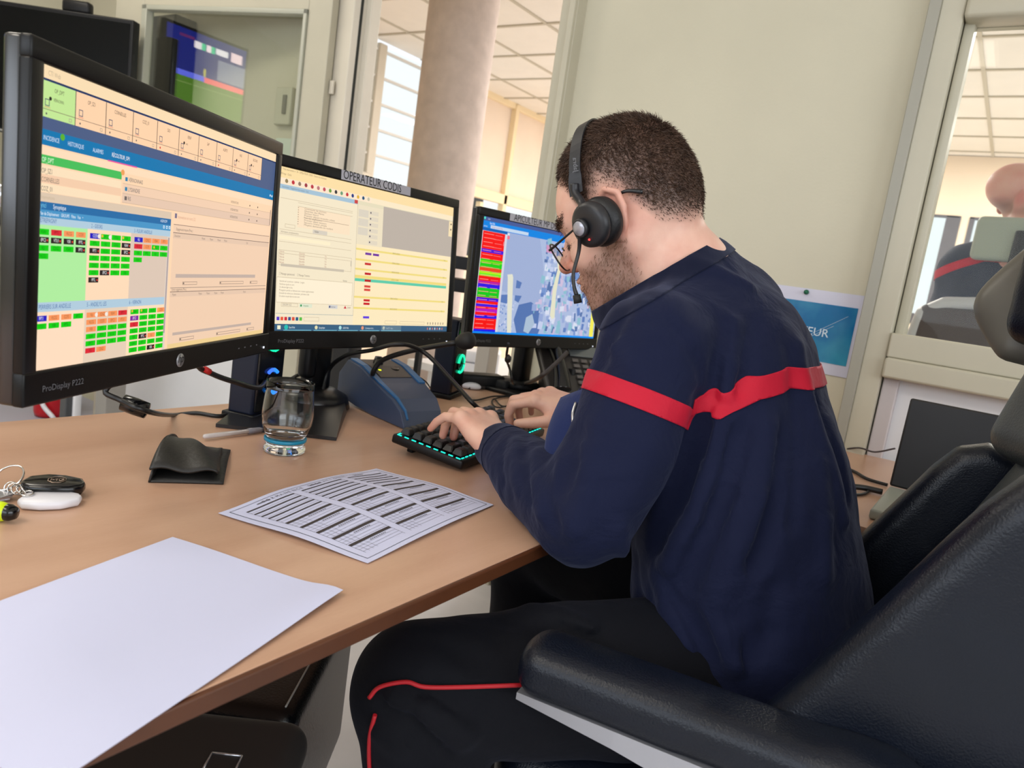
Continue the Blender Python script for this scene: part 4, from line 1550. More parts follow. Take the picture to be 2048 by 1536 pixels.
sheet('sheet', a4f, 40, 50, m_paper, pe_, 0.0003)
t = MB()
pr = [m_ink, mat('grey_ink', (96, 92, 100), 0.7), mat('print_black', (58, 50, 50), 0.7)]


def prn(u0, v0, u1, v1, mi=0, e=0.0004):
    nu, nv = max(1, int(abs(u1 - u0) * 40)), max(1, int(abs(v1 - v0) * 50))
    for i in range(nu):
        for j in range(nv):
            a, b, c, d = u0 + (u1 - u0) * i / nu, u0 + (u1 - u0) * (i + 1) / nu, v0 + (v1 - v0) * j / nv, v0 + (v1 - v0) * (j + 1) / nv
            t.poly([a4f(a, c, e), a4f(b, c, e), a4f(b, d, e), a4f(a, d, e)], mi)


# page: u runs down the page, v across; three columns of tables with black header bars
LN = 0.0028
for u0, u1, v0, v1 in ((0.035, 0.965, 0.03, 0.97),):
    prn(u0, v0, u0 + LN, v1)
    prn(u1, v0, u1 + LN, v1)
    prn(u0, v0, u1, v0 + LN)
    prn(u0, v1, u1, v1 + LN)
for cix in range(3):
    v0, v1 = 0.07 + 0.305 * cix, 0.33 + 0.305 * cix
    rows = [0.10, 0.155, 0.205, 0.255, 0.31, 0.375, 0.475, 0.585, 0.69, 0.80]
    for q, u in enumerate(rows):
        hgt = 0.012 if q < 5 else 0.022
        prn(u, v0, u + hgt, v1, 2)
        nx = rows[q + 1] if q < 9 else 0.92
        x = u + hgt + 0.024
        while x < nx - 0.006:
            prn(x, v0, x + 0.0016, v1, 1)
            x += 0.026
        prn(u, v0, nx - 0.004, v0 + 0.0016, 1)
        prn(u, v1 - 0.0016, nx - 0.004, v1, 1)
        if q >= 5:
            for f_ in (0.10, 0.2, 0.3):
                prn(u + hgt, v0 + (v1 - v0) * f_, nx - 0.006, v0 + (v1 - v0) * f_ + 0.0014, 1)
            for s_ in range(9):
                prn(u + hgt + 0.010, v0 + (v1 - v0) * (0.40 + 0.045 * s_), u + hgt + 0.018, v0 + (v1 - v0) * (0.40 + 0.045 * s_) + 0.007, 1)
    prn(0.062, v0 + 0.08, 0.072, v0 + 0.15, 1)
ttl = 'PERMANENCE OPERATIONNELLE'
for k_, ch in enumerate(ttl):
    v_ = 0.18 + 0.024 * k_
    if ch != ' ':
        oo = a4f(0.078, v_, 0.0006)
        t.text(ch, oo, [(a4f(0.078, v_ + .02) - a4f(0.078, v_)) / 0.0056 * 1.0, (a4f(0.05, v_) - a4f(0.078, v_)) / 0.0056, V(0, 0, 1)], 0.0068, 1)
t.build('print', pr, pe_)

b0, b1 = Zp(345, 1077, DESK), Zp(685, 1190, DESK)
bw = (b1 - b0)
bwl = np.linalg.norm(bw)
bl_ = (Zp(0, 1190, DESK) - b0)
bl_ /= np.linalg.norm(bl_)
bperp = np.cross(V(0, 0, 1), bw / bwl)
if bperp @ bl_ < 0:
    bperp = -bperp
bq = [b0, b1, b1 + bperp * 0.312 + bw * 0.02, b0 + bperp * 0.312]
bs = sheet('blank_sheet', lambda u, v: bil(bq, u, v) + V(0, 0, 0.0010 + 0.004 * math.exp(-((u - 0.95) / 0.10) ** 2) * math.exp(-(v / 0.3) ** 2) + 0.0012 * (1 + math.sin(7 * u + 3 * v)) * 0.5), 24, 30, m_paper, None, 0.0003)
tag(bs, 'large blank white sheet of paper in the near left desk corner', 'paper')

# ------------------------------------------------------------------ keyboard
kA = V(-0.185, 0.983, 0)            # along the keyboard, user's right
kB = V(-0.983, -0.185, 0)           # away from the user
kO = V(-0.678, 0.925, DESK)         # near left corner
KL, KD = 0.365, 0.138
tl = math.radians(6.5)
kU = V(0, 0, 1) * math.cos(tl) - kB * math.sin(tl)
kBt = kB * math.cos(tl) + V(0, 0, 1) * math.sin(tl)
KA = np.array([kA, kBt, kU])
kb = empty('keyboard', kO + kA * KL / 2 + kB * KD / 2, 'black mechanical keyboard with teal backlight under his hands', 'keyboard')
KB_ = lambda a, b, h: kO + V(0, 0, 0.004) + kA * a + kBt * b + kU * h
t = MB()
t.box(KB_(KL / 2, KD / 2, 0.008), (KL, KD, 0.016), ax=KA, bev=0.004)
t.build('case', m_blk, kb)
for a in (0.05, KL - 0.05):
    MB().box(KB_(a, KD - 0.02, -0.0085), (0.03, 0.012, 0.018), ax=KA, bev=0.002).build('foot', m_blk, kb)
t = MB()
for a in np.linspace(0.012, KL - 0.012, 26):
    for b in (0.008, KD - 0.008):
        t.box(KB_(a, b, 0.0165), (0.008, 0.002, 0.0016), ax=KA)
for b in np.linspace(0.012, KD - 0.012, 9):
    t.box(KB_(0.0035, b, 0.0165), (0.002, 0.008, 0.0016), ax=KA)
t.build('backlight', glow((30, 214, 196), 1.5), kb)


def keycap_mesh():
    s = 0.0089
    vs = [(-s, -s, 0), (s, -s, 0), (s, s, 0), (-s, s, 0), (-s * .68, -s * .62, .0095), (s * .68, -s * .62, .0095), (s * .68, s * .72, .0095), (-s * .68, s * .72, .0095)]
    b = MB().mesh([V(*v) for v in vs], [(3, 2, 1, 0), (4, 5, 6, 7), (0, 1, 5, 4), (1, 2, 6, 5), (2, 3, 7, 6), (3, 0, 4, 7)], smooth=False)
    bmesh.ops.bevel(b.bm, geom=list(b.bm.edges), offset=0.0009, segments=2, affect='EDGES')
    o = b.build('keycap', mat('keycap_black', (26, 25, 26), 0.42))
    return o


kc = keycap_mesh()
u_ = 0.0192
lay = [[1] * 14 + [1] * 4, [1.0] * 13 + [2] + [1] * 3, [1.5] + [1] * 12 + [1.5] + [1] * 3, [1.75] + [1] * 11 + [2.25], [2.25] + [1] * 10 + [2.75] + [0, 1], [1.25, 1.25, 1.25, 6.25, 1.25, 1.25, 1.25, 1.25] + [1] * 3]
first = True
for rI, row in enumerate(lay):
    x = 0.008
    for wI in row:
        if wI == 0:
            x += u_
            continue
        if x + wI * u_ > KL - 0.003:
            break
        o = kc if first else kc.copy()
        if not first:
            COL.objects.link(o)
        first = False
        c = KB_(x + wI * u_ / 2, KD - 0.018 - rI * 0.0195 - (0.004 if rI else 0), 0.0185)
        M = Matrix.Identity(4)
        for i in range(3):
            for j, ax_ in enumerate((kA * (wI * 1.04 if wI > 1 else 1), kBt, kU)):
                M[i][j] = ax_[i]
        M.translation = Vector(c)
        o.parent = None
        o.matrix_basis = M
        setparent(o, kb)
        x += wI * u_

# ------------------------------------------------------------------ cables, phone, small things on the far part of the desk
def cable(pts, r, label, m=None, name='cable', grp=None, extra=None):
    t = MB().tube(pts, r, 8)
    o = t.build(name, m or m_cable)
    tag(o, label, 'cable', grp)
    return o


zc = DESK + 0.004
fer = (C(252, 808, .93) + C(290, 818, .93)) / 2
c1 = cable([P1(0.02, -0.15, -0.03), C(215, 775, .92), C(240, 800, .92), C(300, 824, .94), Zp(345, 830, zc), Zp(392, 826, zc), Zp(440, 832, zc), Zp(480, 820, zc), V(-1.17, 0.86, zc)], 0.0036, 'black video cable with ferrite lump hanging under the left monitor')
fd = C(292, 820, .935) - C(250, 805, .93)
MB().lathe([(0.004, -0.016), (0.0105, -0.015), (0.0112, 0), (0.0105, 0.015), (0.004, 0.016)], C(270, 813, .932), fd, 18).build('ferrite_core', m_blkg, c1)
cable([P1(0.10, -0.12, -0.03), C(393, 726, 1.08), C(425, 748, 1.12), C(470, 764, 1.16), C(520, 775, 1.25), V(-1.17, 0.93, 0.80), V(-1.2, 1.0, zc)], 0.0042, 'black cable with red band running from left monitor to speaker')
tag(MB().tube([C(409, 738, 1.10), C(419, 744, 1.11)], 0.0048, 8).build('cable_marker', mat('red_tape', (196, 26, 26), 0.5)), 'red tape band wrapped round the cable under left monitor', 'tape')
cable([V(-1.10, 1.0, zc), C(655, 745, 1.5), C(690, 712, 1.45), C(745, 700, 1.38), C(800, 688, 1.36), C(850, 706, 1.40), C(905, 762, 1.36), C(955, 815, 1.30), Zp(985, 828, zc)], 0.0042, 'black cable arching behind the desk microphone down to the keyboard')
cable([Zp(560, 800, zc), V(-1.19, 0.93, zc), C(592, 752, 1.58), C(612, 756, 1.58), V(-1.19, 0.98, zc)], 0.004, 'black cable loop behind the middle monitor foot')
cable([C(1017, 686, 1.72), C(1013, 716, 1.74), C(1020, 740, 1.76), C(1025, 765, 1.78), Zp(1030, 768, zc)], 0.003, 'thin black cord with inline lump hanging from the far monitor')
tag(MB().lathe([(0, -0.012), (0.007, -0.006), (0.008, 0), (0.007, 0.006), (0, 0.012)], C(1016, 718, 1.735), V(0.05, 0, 1), 14).build('cable_lump', m_cable), 'small black lump on the thin cord below the far monitor', 'cable clip')
cable([C(1135, 704, 1.66), C(1105, 733, 1.64), C(1075, 757, 1.66), Zp(1040, 770, DESK + .006), Zp(985, 775, DESK + .005), V(-1.15, 1.55, DESK + .006)], 0.005, 'thick black cable running from the far monitor past the desk phone', mat('cable_brown', (52, 46, 44), 0.5))
cable([Zp(990, 798, zc), Zp(1004, 812, zc), Zp(1030, 810, zc), Zp(1042, 800, zc), Zp(1015, 793, zc), Zp(985, 800, zc), Zp(995, 815, zc), Zp(1035, 806, zc)], 0.002, 'thin black coiled cord lying beyond the keyboard')
cable([Zp(940, 800, zc), Zp(955, 800, zc), Zp(985, 793, zc), Zp(1010, 792, zc), Zp(1040, 788, zc)], 0.0022, 'thin black lead lying straight beyond the far speaker')
cable([Zp(820, 770, zc), C(815, 757, 1.72), C(828, 750, 1.70), C(850, 762, 1.68), Zp(862, 778, zc)], 0.0016, 'thin wire loop sticking up left of the far speaker')
ps = MB()
s0, s1 = Zp(905, 772, DESK), Zp(1000, 778, DESK)
sd = s1 - s0
sl_ = np.linalg.norm(sd)
sd /= sl_
ps.box((s0 + s1) / 2 + V(0, 0, .02), (sl_, 0.05, 0.038), ax=[sd, np.cross(V(0, 0, 1), sd), V(0, 0, 1)], bev=0.006)
o = ps.build('power_strip', m_blk)
tag(o, 'black power strip lying behind the far speaker', 'power strip')
q0 = Zp(1012, 782, DESK)
o = MB().box(q0 + V(-.02, .02, .016), (0.07, 0.10, 0.030), bev=0.006).build('cable_box', m_blkm)
tag(o, 'small black adapter box between power strip and desk phone', 'adapter')
# white mouse
wm_ = Zp(945, 778, DESK)
v_, f_ = surf([(ell(wm_ + V(-.03, .0, .008), (.055, .028, .012)), 0.0, '+'), (half(wm_ + V(0, 0, 0.001), (0, 0, 1)), 0.0, '-')][:1], 0.004, wm_ - 0.11, wm_ + 0.11)
v_[:, 2] = np.maximum(v_[:, 2], DESK + 0.0005)
o = npmesh('computer_mouse', v_, f_, m_whitep)
tag(o, 'flat white mouse lying in front of the power strip', 'mouse')
# phone
ph = empty('desk_phone', Zp(1120, 790, DESK), 'dark desk telephone below the far monitor beside his right sleeve', 'telephone')
pc = V(-0.93, 1.735, DESK)
pf = V(0.80, -0.60, 0)                   # faces the operator
ps_ = np.cross(V(0, 0, 1), pf)
tilt = math.radians(38)
pu = -pf * math.cos(tilt) + V(0, 0, 1) * math.sin(tilt)
pn_ = np.cross(ps_, pu)
m_ph = mat('phone_charcoal', (52, 48, 46), 0.45)
t = MB()
t.box(pc + V(0, 0, 0.075) - pf * 0.02, (0.20, 0.19, 0.024), ax=[ps_, pu, pn_], bev=0.008)
t.box(pc + V(0, 0, 0.035) - pf * 0.07, (0.15, 0.05, 0.07), ax=[ps_, pf, V(0, 0, 1)], bev=0.004)
t.build('base', m_ph, ph)
t = MB()
hb = pc + V(0, 0, 0.095) - pf * 0.01 - ps_ * 0.068
t.tube([hb - pu * 0.09 + pn_ * .004, hb - pu * 0.06 + pn_ * .016, hb + pn_ * .024, hb + pu * .06 + pn_ * .016, hb + pu * .09 + pn_ * .004], [0.024, 0.02, 0.016, 0.02, 0.024], 12)
t.build('handset', m_blkg, ph)
t = MB()
for i in range(4):
    for j in range(6):
        t.box(pc + V(0, 0, 0.0855) - pf * 0.018 + ps_ * (0.0 + 0.026 * i) + pu * (-0.07 + 0.02 * j) + pn_ * .008, (0.018, 0.011, 0.005), ax=[ps_, pu, pn_], bev=0.0015)
t.build('keypad', mat('phone_keys', (96, 90, 86), 0.5), ph)
MB().box(pc + V(0, 0, 0.0855) - pf * 0.018 + ps_ * 0.04 + pu * 0.068 + pn_ * .006, (0.1, 0.04, 0.004), ax=[ps_, pu, pn_], bev=0.001).build('display', mat('phone_lcd', (96, 100, 100), 0.2), ph)
bk = Zp(1125, 800, DESK)
t = MB()
t.box(bk + V(-.02, 0.01, .045), (0.012, 0.105, 0.09), ax=axes(V(0.4, 0.9, 0))[[2, 0, 1]], bev=0.003)
t.lathe([(0, 0), (0.006, 0), (0.006, 0.003), (0, 0.003)], bk + V(-.02, 0.01, .06) + V(0, -0.01, 0), V(0, -1, 0), 12, mi=1)
o = t.build('black_stand_plate', [m_blkm, m_chrome])
tag(o, 'upright black plate standing beyond the keyboard before the phone', 'stand')
# ================================================================== THE OPERATOR
nrm = lambda a: np.array(a, float) / np.linalg.norm(a)


def skin_mat(name, base, dark, red):
    m = bpy.data.materials.new(name)
    m.use_nodes = True
    nt = m.node_tree
    b = nt.nodes['Principled BSDF']
    b.inputs['Roughness'].default_value = 0.48
    b.inputs['Subsurface Weight'].default_value = 0.12
    b.inputs['Subsurface Radius'].default_value = (0.012, 0.005, 0.003)
    tc = nt.nodes.new('ShaderNodeTexCoord')
    n = nt.nodes.new('ShaderNodeTexNoise')
    n.inputs['Scale'].default_value = 28
    n.inputs['Detail'].default_value = 5
    nt.links.new(tc.outputs['Object'], n.inputs['Vector'])
    mx = nt.nodes.new('ShaderNodeMix')
    mx.data_type = 'RGBA'
    mx.inputs['A'].default_value = (*lin(base), 1)
    mx.inputs['B'].default_value = (*lin(red), 1)
    mr = nt.nodes.new('ShaderNodeMapRange')
    mr.inputs['From Min'].default_value = 0.35
    mr.inputs['From Max'].default_value = 0.75
    mr.inputs['To Max'].default_value = 0.55
    nt.links.new(n.outputs['Fac'], mr.inputs['Value'])
    at2 = nt.nodes.new('ShaderNodeAttribute')
    at2.attribute_name = 'flush'
    ad = nt.nodes.new('ShaderNodeMath')
    ad.use_clamp = True
    nt.links.new(mr.outputs[0], ad.inputs[0])
    nt.links.new(at2.outputs['Fac'], ad.inputs[1])
    nt.links.new(ad.outputs[0], mx.inputs['Factor'])
    at = nt.nodes.new('ShaderNodeAttribute')
    at.attribute_name = 'stubble'
    n2 = nt.nodes.new('ShaderNodeTexNoise')
    n2.inputs['Scale'].default_value = 420
    n2.inputs['Detail'].default_value = 2
    nt.links.new(tc.outputs['Object'], n2.inputs['Vector'])
    mu = nt.nodes.new('ShaderNodeMath')
    mu.operation = 'MULTIPLY_ADD'
    mu.inputs[1].default_value = 0.5
    mu.use_clamp = True
    sb = nt.nodes.new('ShaderNodeMath')
    sb.operation = 'MULTIPLY'
    nt.links.new(n2.outputs['Fac'], mu.inputs[0])
    mu.inputs[2].default_value = 0.68
    nt.links.new(mu.outputs[0], sb.inputs[0])
    nt.links.new(at.outputs['Fac'], sb.inputs[1])
    m2 = nt.nodes.new('ShaderNodeMix')
    m2.data_type = 'RGBA'
    m2.inputs['B'].default_value = (*lin(dark), 1)
    nt.links.new(mx.outputs['Result'], m2.inputs['A'])
    nt.links.new(sb.outputs[0], m2.inputs['Factor'])
    nt.links.new(m2.outputs['Result'], b.inputs['Base Color'])
    bp = nt.nodes.new('ShaderNodeBump')
    bp.inputs['Strength'].default_value = 0.10
    bp.inputs['Distance'].default_value = 0.001
    nt.links.new(n2.outputs['Fac'], bp.inputs['Height'])
    nt.links.new(bp.outputs[0], b.inputs['Normal'])
    return m


m_skin = skin_mat('skin', (230, 186, 166), (74, 54, 44), (204, 134, 116))


def cloth_mat(name, rgb, rough=0.85, wr=0.8, sheen=0.25):
    m = bpy.data.materials.new(name)
    m.use_nodes = True
    nt = m.node_tree
    b = nt.nodes['Principled BSDF']
    b.inputs['Base Color'].default_value = (*lin(rgb), 1)
    b.inputs['Roughness'].default_value = rough
    b.inputs['Sheen Weight'].default_value = sheen
    b.inputs['Sheen Roughness'].default_value = 0.5
    b.inputs['Sheen Tint'].default_value = (*lin((150, 160, 200)), 1)
    b.inputs['Specular IOR Level'].default_value = 0.2
    tc = nt.nodes.new('ShaderNodeTexCoord')
    n = nt.nodes.new('ShaderNodeTexNoise')
    n.inputs['Scale'].default_value = 14
    n.inputs['Detail'].default_value = 4
    n.inputs['Distortion'].default_value = 0.6
    n2 = nt.nodes.new('ShaderNodeTexNoise')
    n2.inputs['Scale'].default_value = 900
    n2.inputs['Detail'].default_value = 1
    nt.links.new(tc.outputs['Object'], n.inputs['Vector'])
    nt.links.new(tc.outputs['Object'], n2.inputs['Vector'])
    b1 = nt.nodes.new('ShaderNodeBump')
    b1.inputs['Strength'].default_value = wr
    b1.inputs['Distance'].default_value = 0.012
    b2 = nt.nodes.new('ShaderNodeBump')
    b2.inputs['Strength'].default_value = 0.25
    b2.inputs['Distance'].default_value = 0.0008
    nt.links.new(n.outputs['Fac'], b1.inputs['Height'])
    nt.links.new(n2.outputs['Fac'], b2.inputs['Height'])
    nt.links.new(b1.outputs[0], b2.inputs['Normal'])
    nt.links.new(b2.outputs[0], b.inputs['Normal'])
    return m


m_sweat = cloth_mat('navy_sweatshirt', (15, 21, 48), sheen=.14)
m_rib = cloth_mat('navy_rib', (12, 17, 40), wr=0.2)
m_trous = cloth_mat('dark_trousers', (8, 9, 16), wr=0.35, sheen=0.04)
m_red = cloth_mat('red_tape_cloth', (186, 22, 46), 0.6, wr=0.25, sheen=0.1)
m_pipe = mat('red_piping', (176, 16, 30), 0.6)

# ---- joints
hF = nrm(-.822 * RGT - .312 * UPV + .477 * FWD)
hU = nrm(-.355 * RGT + .935 * UPV)
hL = np.cross(hU, hF)
HA = np.array([hF, hL, hU])
HO = C(1254, 427, 1.06)
Hp = lambda f, l, u: HO + hF * f + hL * l + hU * u
NK = C(1372, 560, 1.06)
S_L, S_R = V(-.368, .878, 1.000), V(-.415, 1.225, 1.01)
E_L, E_R = V(-.392, .800, .788), V(-.475, 1.34, .80)
W_L, W_R = V(-.596, .905, .804), V(-.624, 1.206, .832)
HIP = V(-.215, 1.03, .60)
H_L, H_R = V(-.235, .935, .585), V(-.215, 1.12, .585)
K_L, K_R = C(834, 1376, .86), V(-.66, 1.15, .585)
A_L, A_R = V(-.40, .66, .10), V(-.62, 1.16, .10)


def hand(Wr, h, n, left, curls, spread=(0.12, 0.02, -0.08, -0.22), thumb=(0.5, 0.5)):
    h = nrm(h)
    n = nrm(np.array(n) - h * (np.array(n) @ h))
    t = np.cross(h, n) if left else np.cross(n, h)
    Q = lambda f, l, z: Wr + h * f + t * l + n * z
    pr_ = []
    mc = [(.088, .028), (.092, .006), (.086, -.015), (.076, -.035)]
    ln_ = [(.042, .025, .020), (.046, .029, .021), (.042, .027, .021), (.034, .021, .018)]
    rad = [(.0100, .0088, .0080, .0068), (.0102, .0090, .0082, .0070), (.0097, .0086, .0078, .0066), (.0086, .0076, .0069, .0058)]
    for i in range(4):
        pr_.append((rc(Q(.004, mc[i][1] * .55, -.002), Q(*mc[i], -.001), .0165, .0118), 0.016, '+'))
    pr_.append((ell(Q(.045, .0, -.008), (.046, .036, .013), np.array([h, t, n])), 0.012, '+'))
    pr_.append((rc(Q(.014, .018, -.010), Q(.050, .030, -.014), .016, .013), 0.014, '+'))
    tips = []
    for i in range(4):
        p = Q(*mc[i], 0)
        a = 0
        dirs = h * math.cos(spread[i]) + t * math.sin(spread[i])
        fpr = []
        for j in range(3):
            a += curls[i][j]
            d = dirs * math.cos(a) - n * math.sin(a)
            p2 = p + d * ln_[i][j]
            fpr.append(rc(p, p2, rad[i][j], rad[i][j + 1]))
            p = p2
        tips.append(p)
        pr_.append(((lambda fp: lambda x: np.minimum(np.minimum(fp[0](x), fp[1](x)), fp[2](x)))(fpr), 0.006, '+'))
        # knuckle
        pr_.append((ell(Q(*mc[i], .003), (.0115, .0095, .0098), np.array([h, t, n])), 0.006, '+'))
    b = Q(.022, .026, -.012)
    d1 = nrm(h * math.cos(thumb[0]) + t * math.sin(thumb[0]) - n * .25)
    d2 = nrm(h * math.cos(thumb[1]) + t * math.sin(thumb[1]) - n * .30)
    b1, b2 = b + d1 * .040, b + d1 * .040 + d2 * .031
    b3 = b2 + nrm(d2 + h * .15) * .024
    pr_.append((chain([b, b1, b2, b3], [.0145, .0115, .0102, .0080]), 0.010, '+'))
    nails = [(tips[i], dirs) for i in range(4)]
    return pr_, tips


hl_pr, tips_l = hand(W_L, V(-.84, .36, .30), V(0.22, 0.02, 1.0), True, [(.45, .95, .50), (.42, 1.0, .50), (.40, .95, .45), (.48, .50, .25)], spread=(0.05, 0.0, -0.10, -0.30))
hr_pr, tips_r = hand(W_R, V(-.90, -.30, .10), V(-.02, -.20, 1.0), False, [(.42, .95, .55), (.42, 1.0, .55), (.45, 1.0, .5), (.48, .9, .45)], spread=(0.16, 0.02, -0.06, -0.16), thumb=(0.70, 0.30))

body_pr = [
    # head
    (ell(Hp(-.010, 0, .047), (.095, .0755, .083), HA), 0.02, '+'),
    (ell(Hp(-.042, 0, .004), (.066, .066, .066), HA), 0.03, '+'),
    (ell(Hp(.036, 0, -.022), (.056, .060, .082), HA), 0.03, '+'),
    (ell(Hp(.052, 0, .030), (.040, .056, .042), HA), 0.02, '+'),
    (rc(Hp(-.004, .050, -.050), Hp(.068, .016, -.106), .022, .017), 0.025, '+'),
    (rc(Hp(-.004, -.050, -.050), Hp(.068, -.016, -.106), .022, .017), 0.025, '+'),
    (ell(Hp(.080, 0, -.106), (.020, .024, .018), HA), 0.018, '+'),
    (ell(Hp(.076, 0, -.072), (.024, .032, .028), HA), 0.02, '+'),
    (ell(Hp(.056, .040, -.034), (.030, .022, .026), HA), 0.02, '+'),
    (ell(Hp(.056, -.040, -.034), (.030, .022, .026), HA), 0.02, '+'),
    (rc(Hp(.088, .012, .020), Hp(.070, .046, .016), .0105, .009), 0.012, '+'),
    (rc(Hp(.088, -.012, .020), Hp(.070, -.046, .016), .0105, .009), 0.012, '+'),
    (ell(Hp(.097, .032, -.004), (.016, .019, .010), HA), 0.010, '-'),
    (ell(Hp(.097, -.032, -.004), (.016, .019, .010), HA), 0.010, '-'),
    (ell(Hp(.075, .032, -.006), (.0135, .0155, .0125), HA), 0.004, '+'),
    (ell(Hp(.075, -.032, -.006), (.0135, .0155, .0125), HA), 0.004, '+'),
    (rc(Hp(.086, 0, .008), Hp(.116, 0, -.034), .0085, .0112), 0.012, '+'),
    (ell(Hp(.103, .0125, -.040), (.0115, .008, .008), HA), 0.007, '+'),
    (ell(Hp(.103, -.0125, -.040), (.0115, .008, .008), HA), 0.007, '+'),
    (ell(Hp(.110, .007, -.0475), (.005, .0035, .004), HA), 0.003, '-'),
    (ell(Hp(.0985, 0, -.064), (.0075, .022, .0052), HA), 0.005, '+'),
    (ell(Hp(.0965, 0, -.0755), (.0080, .020, .0060), HA), 0.005, '+'),
    (ell(Hp(.1040, 0, -.0695), (.006, .024, .0012), HA), 0.003, '-'),
]
for sd_ in (1, -1):
    ea = np.array([nrm(hF * .86 - hL * sd_ * .50), nrm(hL * sd_ * .86 + hF * .50), hU])
    body_pr += [
        (ell(Hp(-.008, sd_ * .081, -.006), (.0195, .0055, .032), ea), 0.006, '+'),
        (ell(Hp(.000, sd_ * .090, -.002), (.0115, .0045, .021), ea), 0.004, '-'),
        (chain([Hp(.006, sd_ * .079, .020), Hp(-.008, sd_ * .088, .028), Hp(-.024, sd_ * .092, .016), Hp(-.025, sd_ * .090, -.004), Hp(-.014, sd_ * .083, -.026)], [.004, .0042, .0045, .0042, .004]), 0.004, '+'),
        (ell(Hp(-.002, sd_ * .078, -.034), (.008, .005, .009), ea), 0.006, '+'),
    ]
NB = C(1340, 556, 1.06)
body_pr += [
    # neck and trunk, limbs (mostly inside the clothes)
    (rc(Hp(-.026, 0, -.030), NB, .061, .062), 0.030, '+'),
    (rc(NB, NK, .060, .056), 0.030, '+'),
    (rc(Hp(.020, 0, -.085), NK + V(-.03, 0, -.02), .040, .052), 0.030, '+'),
    (rc(NK, V(-.345, 1.04, .96), .058, .075), 0.05, '+'),
    (rc(V(-.335, 1.04, .95), V(-.25, 1.035, .74), .085, .10), 0.05, '+'),
    (rc(V(-.25, 1.035, .74), HIP, .11, .12), 0.05, '+'),
    (chain([NK + V(.0, 0, -.06), S_L], [.04, .04]), 0.05, '+'), (chain([NK + V(.0, 0, -.06), S_R], [.04, .04]), 0.05, '+'),
    (chain([S_L, E_L, W_L], [.046, .038, .0255]), 0.02, '+'), (chain([S_R, E_R, W_R], [.046, .038, .0255]), 0.02, '+'),
    (chain([H_L, K_L, A_L], [.075, .052, .034]), 0.04, '+'), (chain([H_R, K_R, A_R], [.075, .052, .034]), 0.04, '+'),
    (rc(A_L, A_L + V(-.12, -.03, -.05), .034, .03), 0.03, '+'), (rc(A_R, A_R + V(-.12, .02, -.05), .034, .03), 0.03, '+'),
] + hl_pr + hr_pr
bv_, bq_ = surf(body_pr, 0.0023, (-1.0, .5, .0), (-.02, 1.5, 1.45))
bv_ = relax(bv_, bq_, 1, 0.4)
hq = (bv_ - HO) @ HA.T
hf, hl, hu = hq[:, 0], hq[:, 1], hq[:, 2]


def hairline(f, l):
    """signed height above the hair line in head coordinates"""
    xs = [-.14, -.085, -.056, -.040, -.026, -.002, .020, .026, .036, .046, .054, .070, .088, .12]
    ys = [-.050, -.050, -.038, -.012, .014, .034, .022, .000, .000, .030, .056, .072, .072, .085]
    return np.interp(f, xs, ys)


inhead = (np.linalg.norm(bv_ - HO, axis=1) < .18) & ((bv_ - NK) @ nrm(HO - NK) > -.01)
gh = np.where(inhead, hu - hairline(hf, hl), -1)
st = np.clip((gh + .004) / .034, 0, 1) * np.where(inhead, 1, 0)
st = st ** 0.9
# beard: jaw, chin and moustache
lo_ = np.interp(hf, [-.02, .01, .04, .075, .12], [-.002, -.010, -.040, -.050, -.050])
bd = np.clip((lo_ - hu) / .018, 0, 1) * np.clip((hf + .012) / .016, 0, 1) * np.clip((hu + .150) / .02, 0, 1) * inhead
lips = np.exp(-(((hf - .099) / .012) ** 2 + (hl / .022) ** 2 + ((hu + .070) / .009) ** 2))
bd = bd * (1 - np.clip(lips * 1.4, 0, 1))
side = np.clip((0.032 - np.abs(hf - .026)) / .012, 0, 1) * np.clip((hu + .03) / .01, 0, 1) * np.clip((.02 - hu) / .01, 0, 1) * inhead * 0.5
ear = np.exp(-(((hf + .006) / .024) ** 2 + ((np.abs(hl) - .086) / .012) ** 2 + ((hu + .005) / .036) ** 2))
st = st * (1 - np.clip(ear * 2.2, 0, 1))
stub = np.clip(np.maximum(np.maximum(st * .95, bd * .50), side), 0, 1)
flush = np.clip(ear * .9 + 0.8 * np.exp(-(((hf - .11) / .015) ** 2 + ((hu + .04) / .016) ** 2)) + lips * .9, 0, 1) * inhead
for tp in tips_l + tips_r:
    flush = np.maximum(flush, 0.6 * np.exp(-np.sum((bv_ - tp) ** 2, axis=1) / .012 ** 2))
person = npmesh('person', bv_, bq_, m_skin, attrs={'stubble': stub, 'flush': flush})
tag(person, 'young man typing at the desk in navy sweatshirt with red band, wearing glasses and headset', 'person')

# ---- hair and beard strands
nb = vnormals(bv_, bq_)
rs = np.random.RandomState(5)


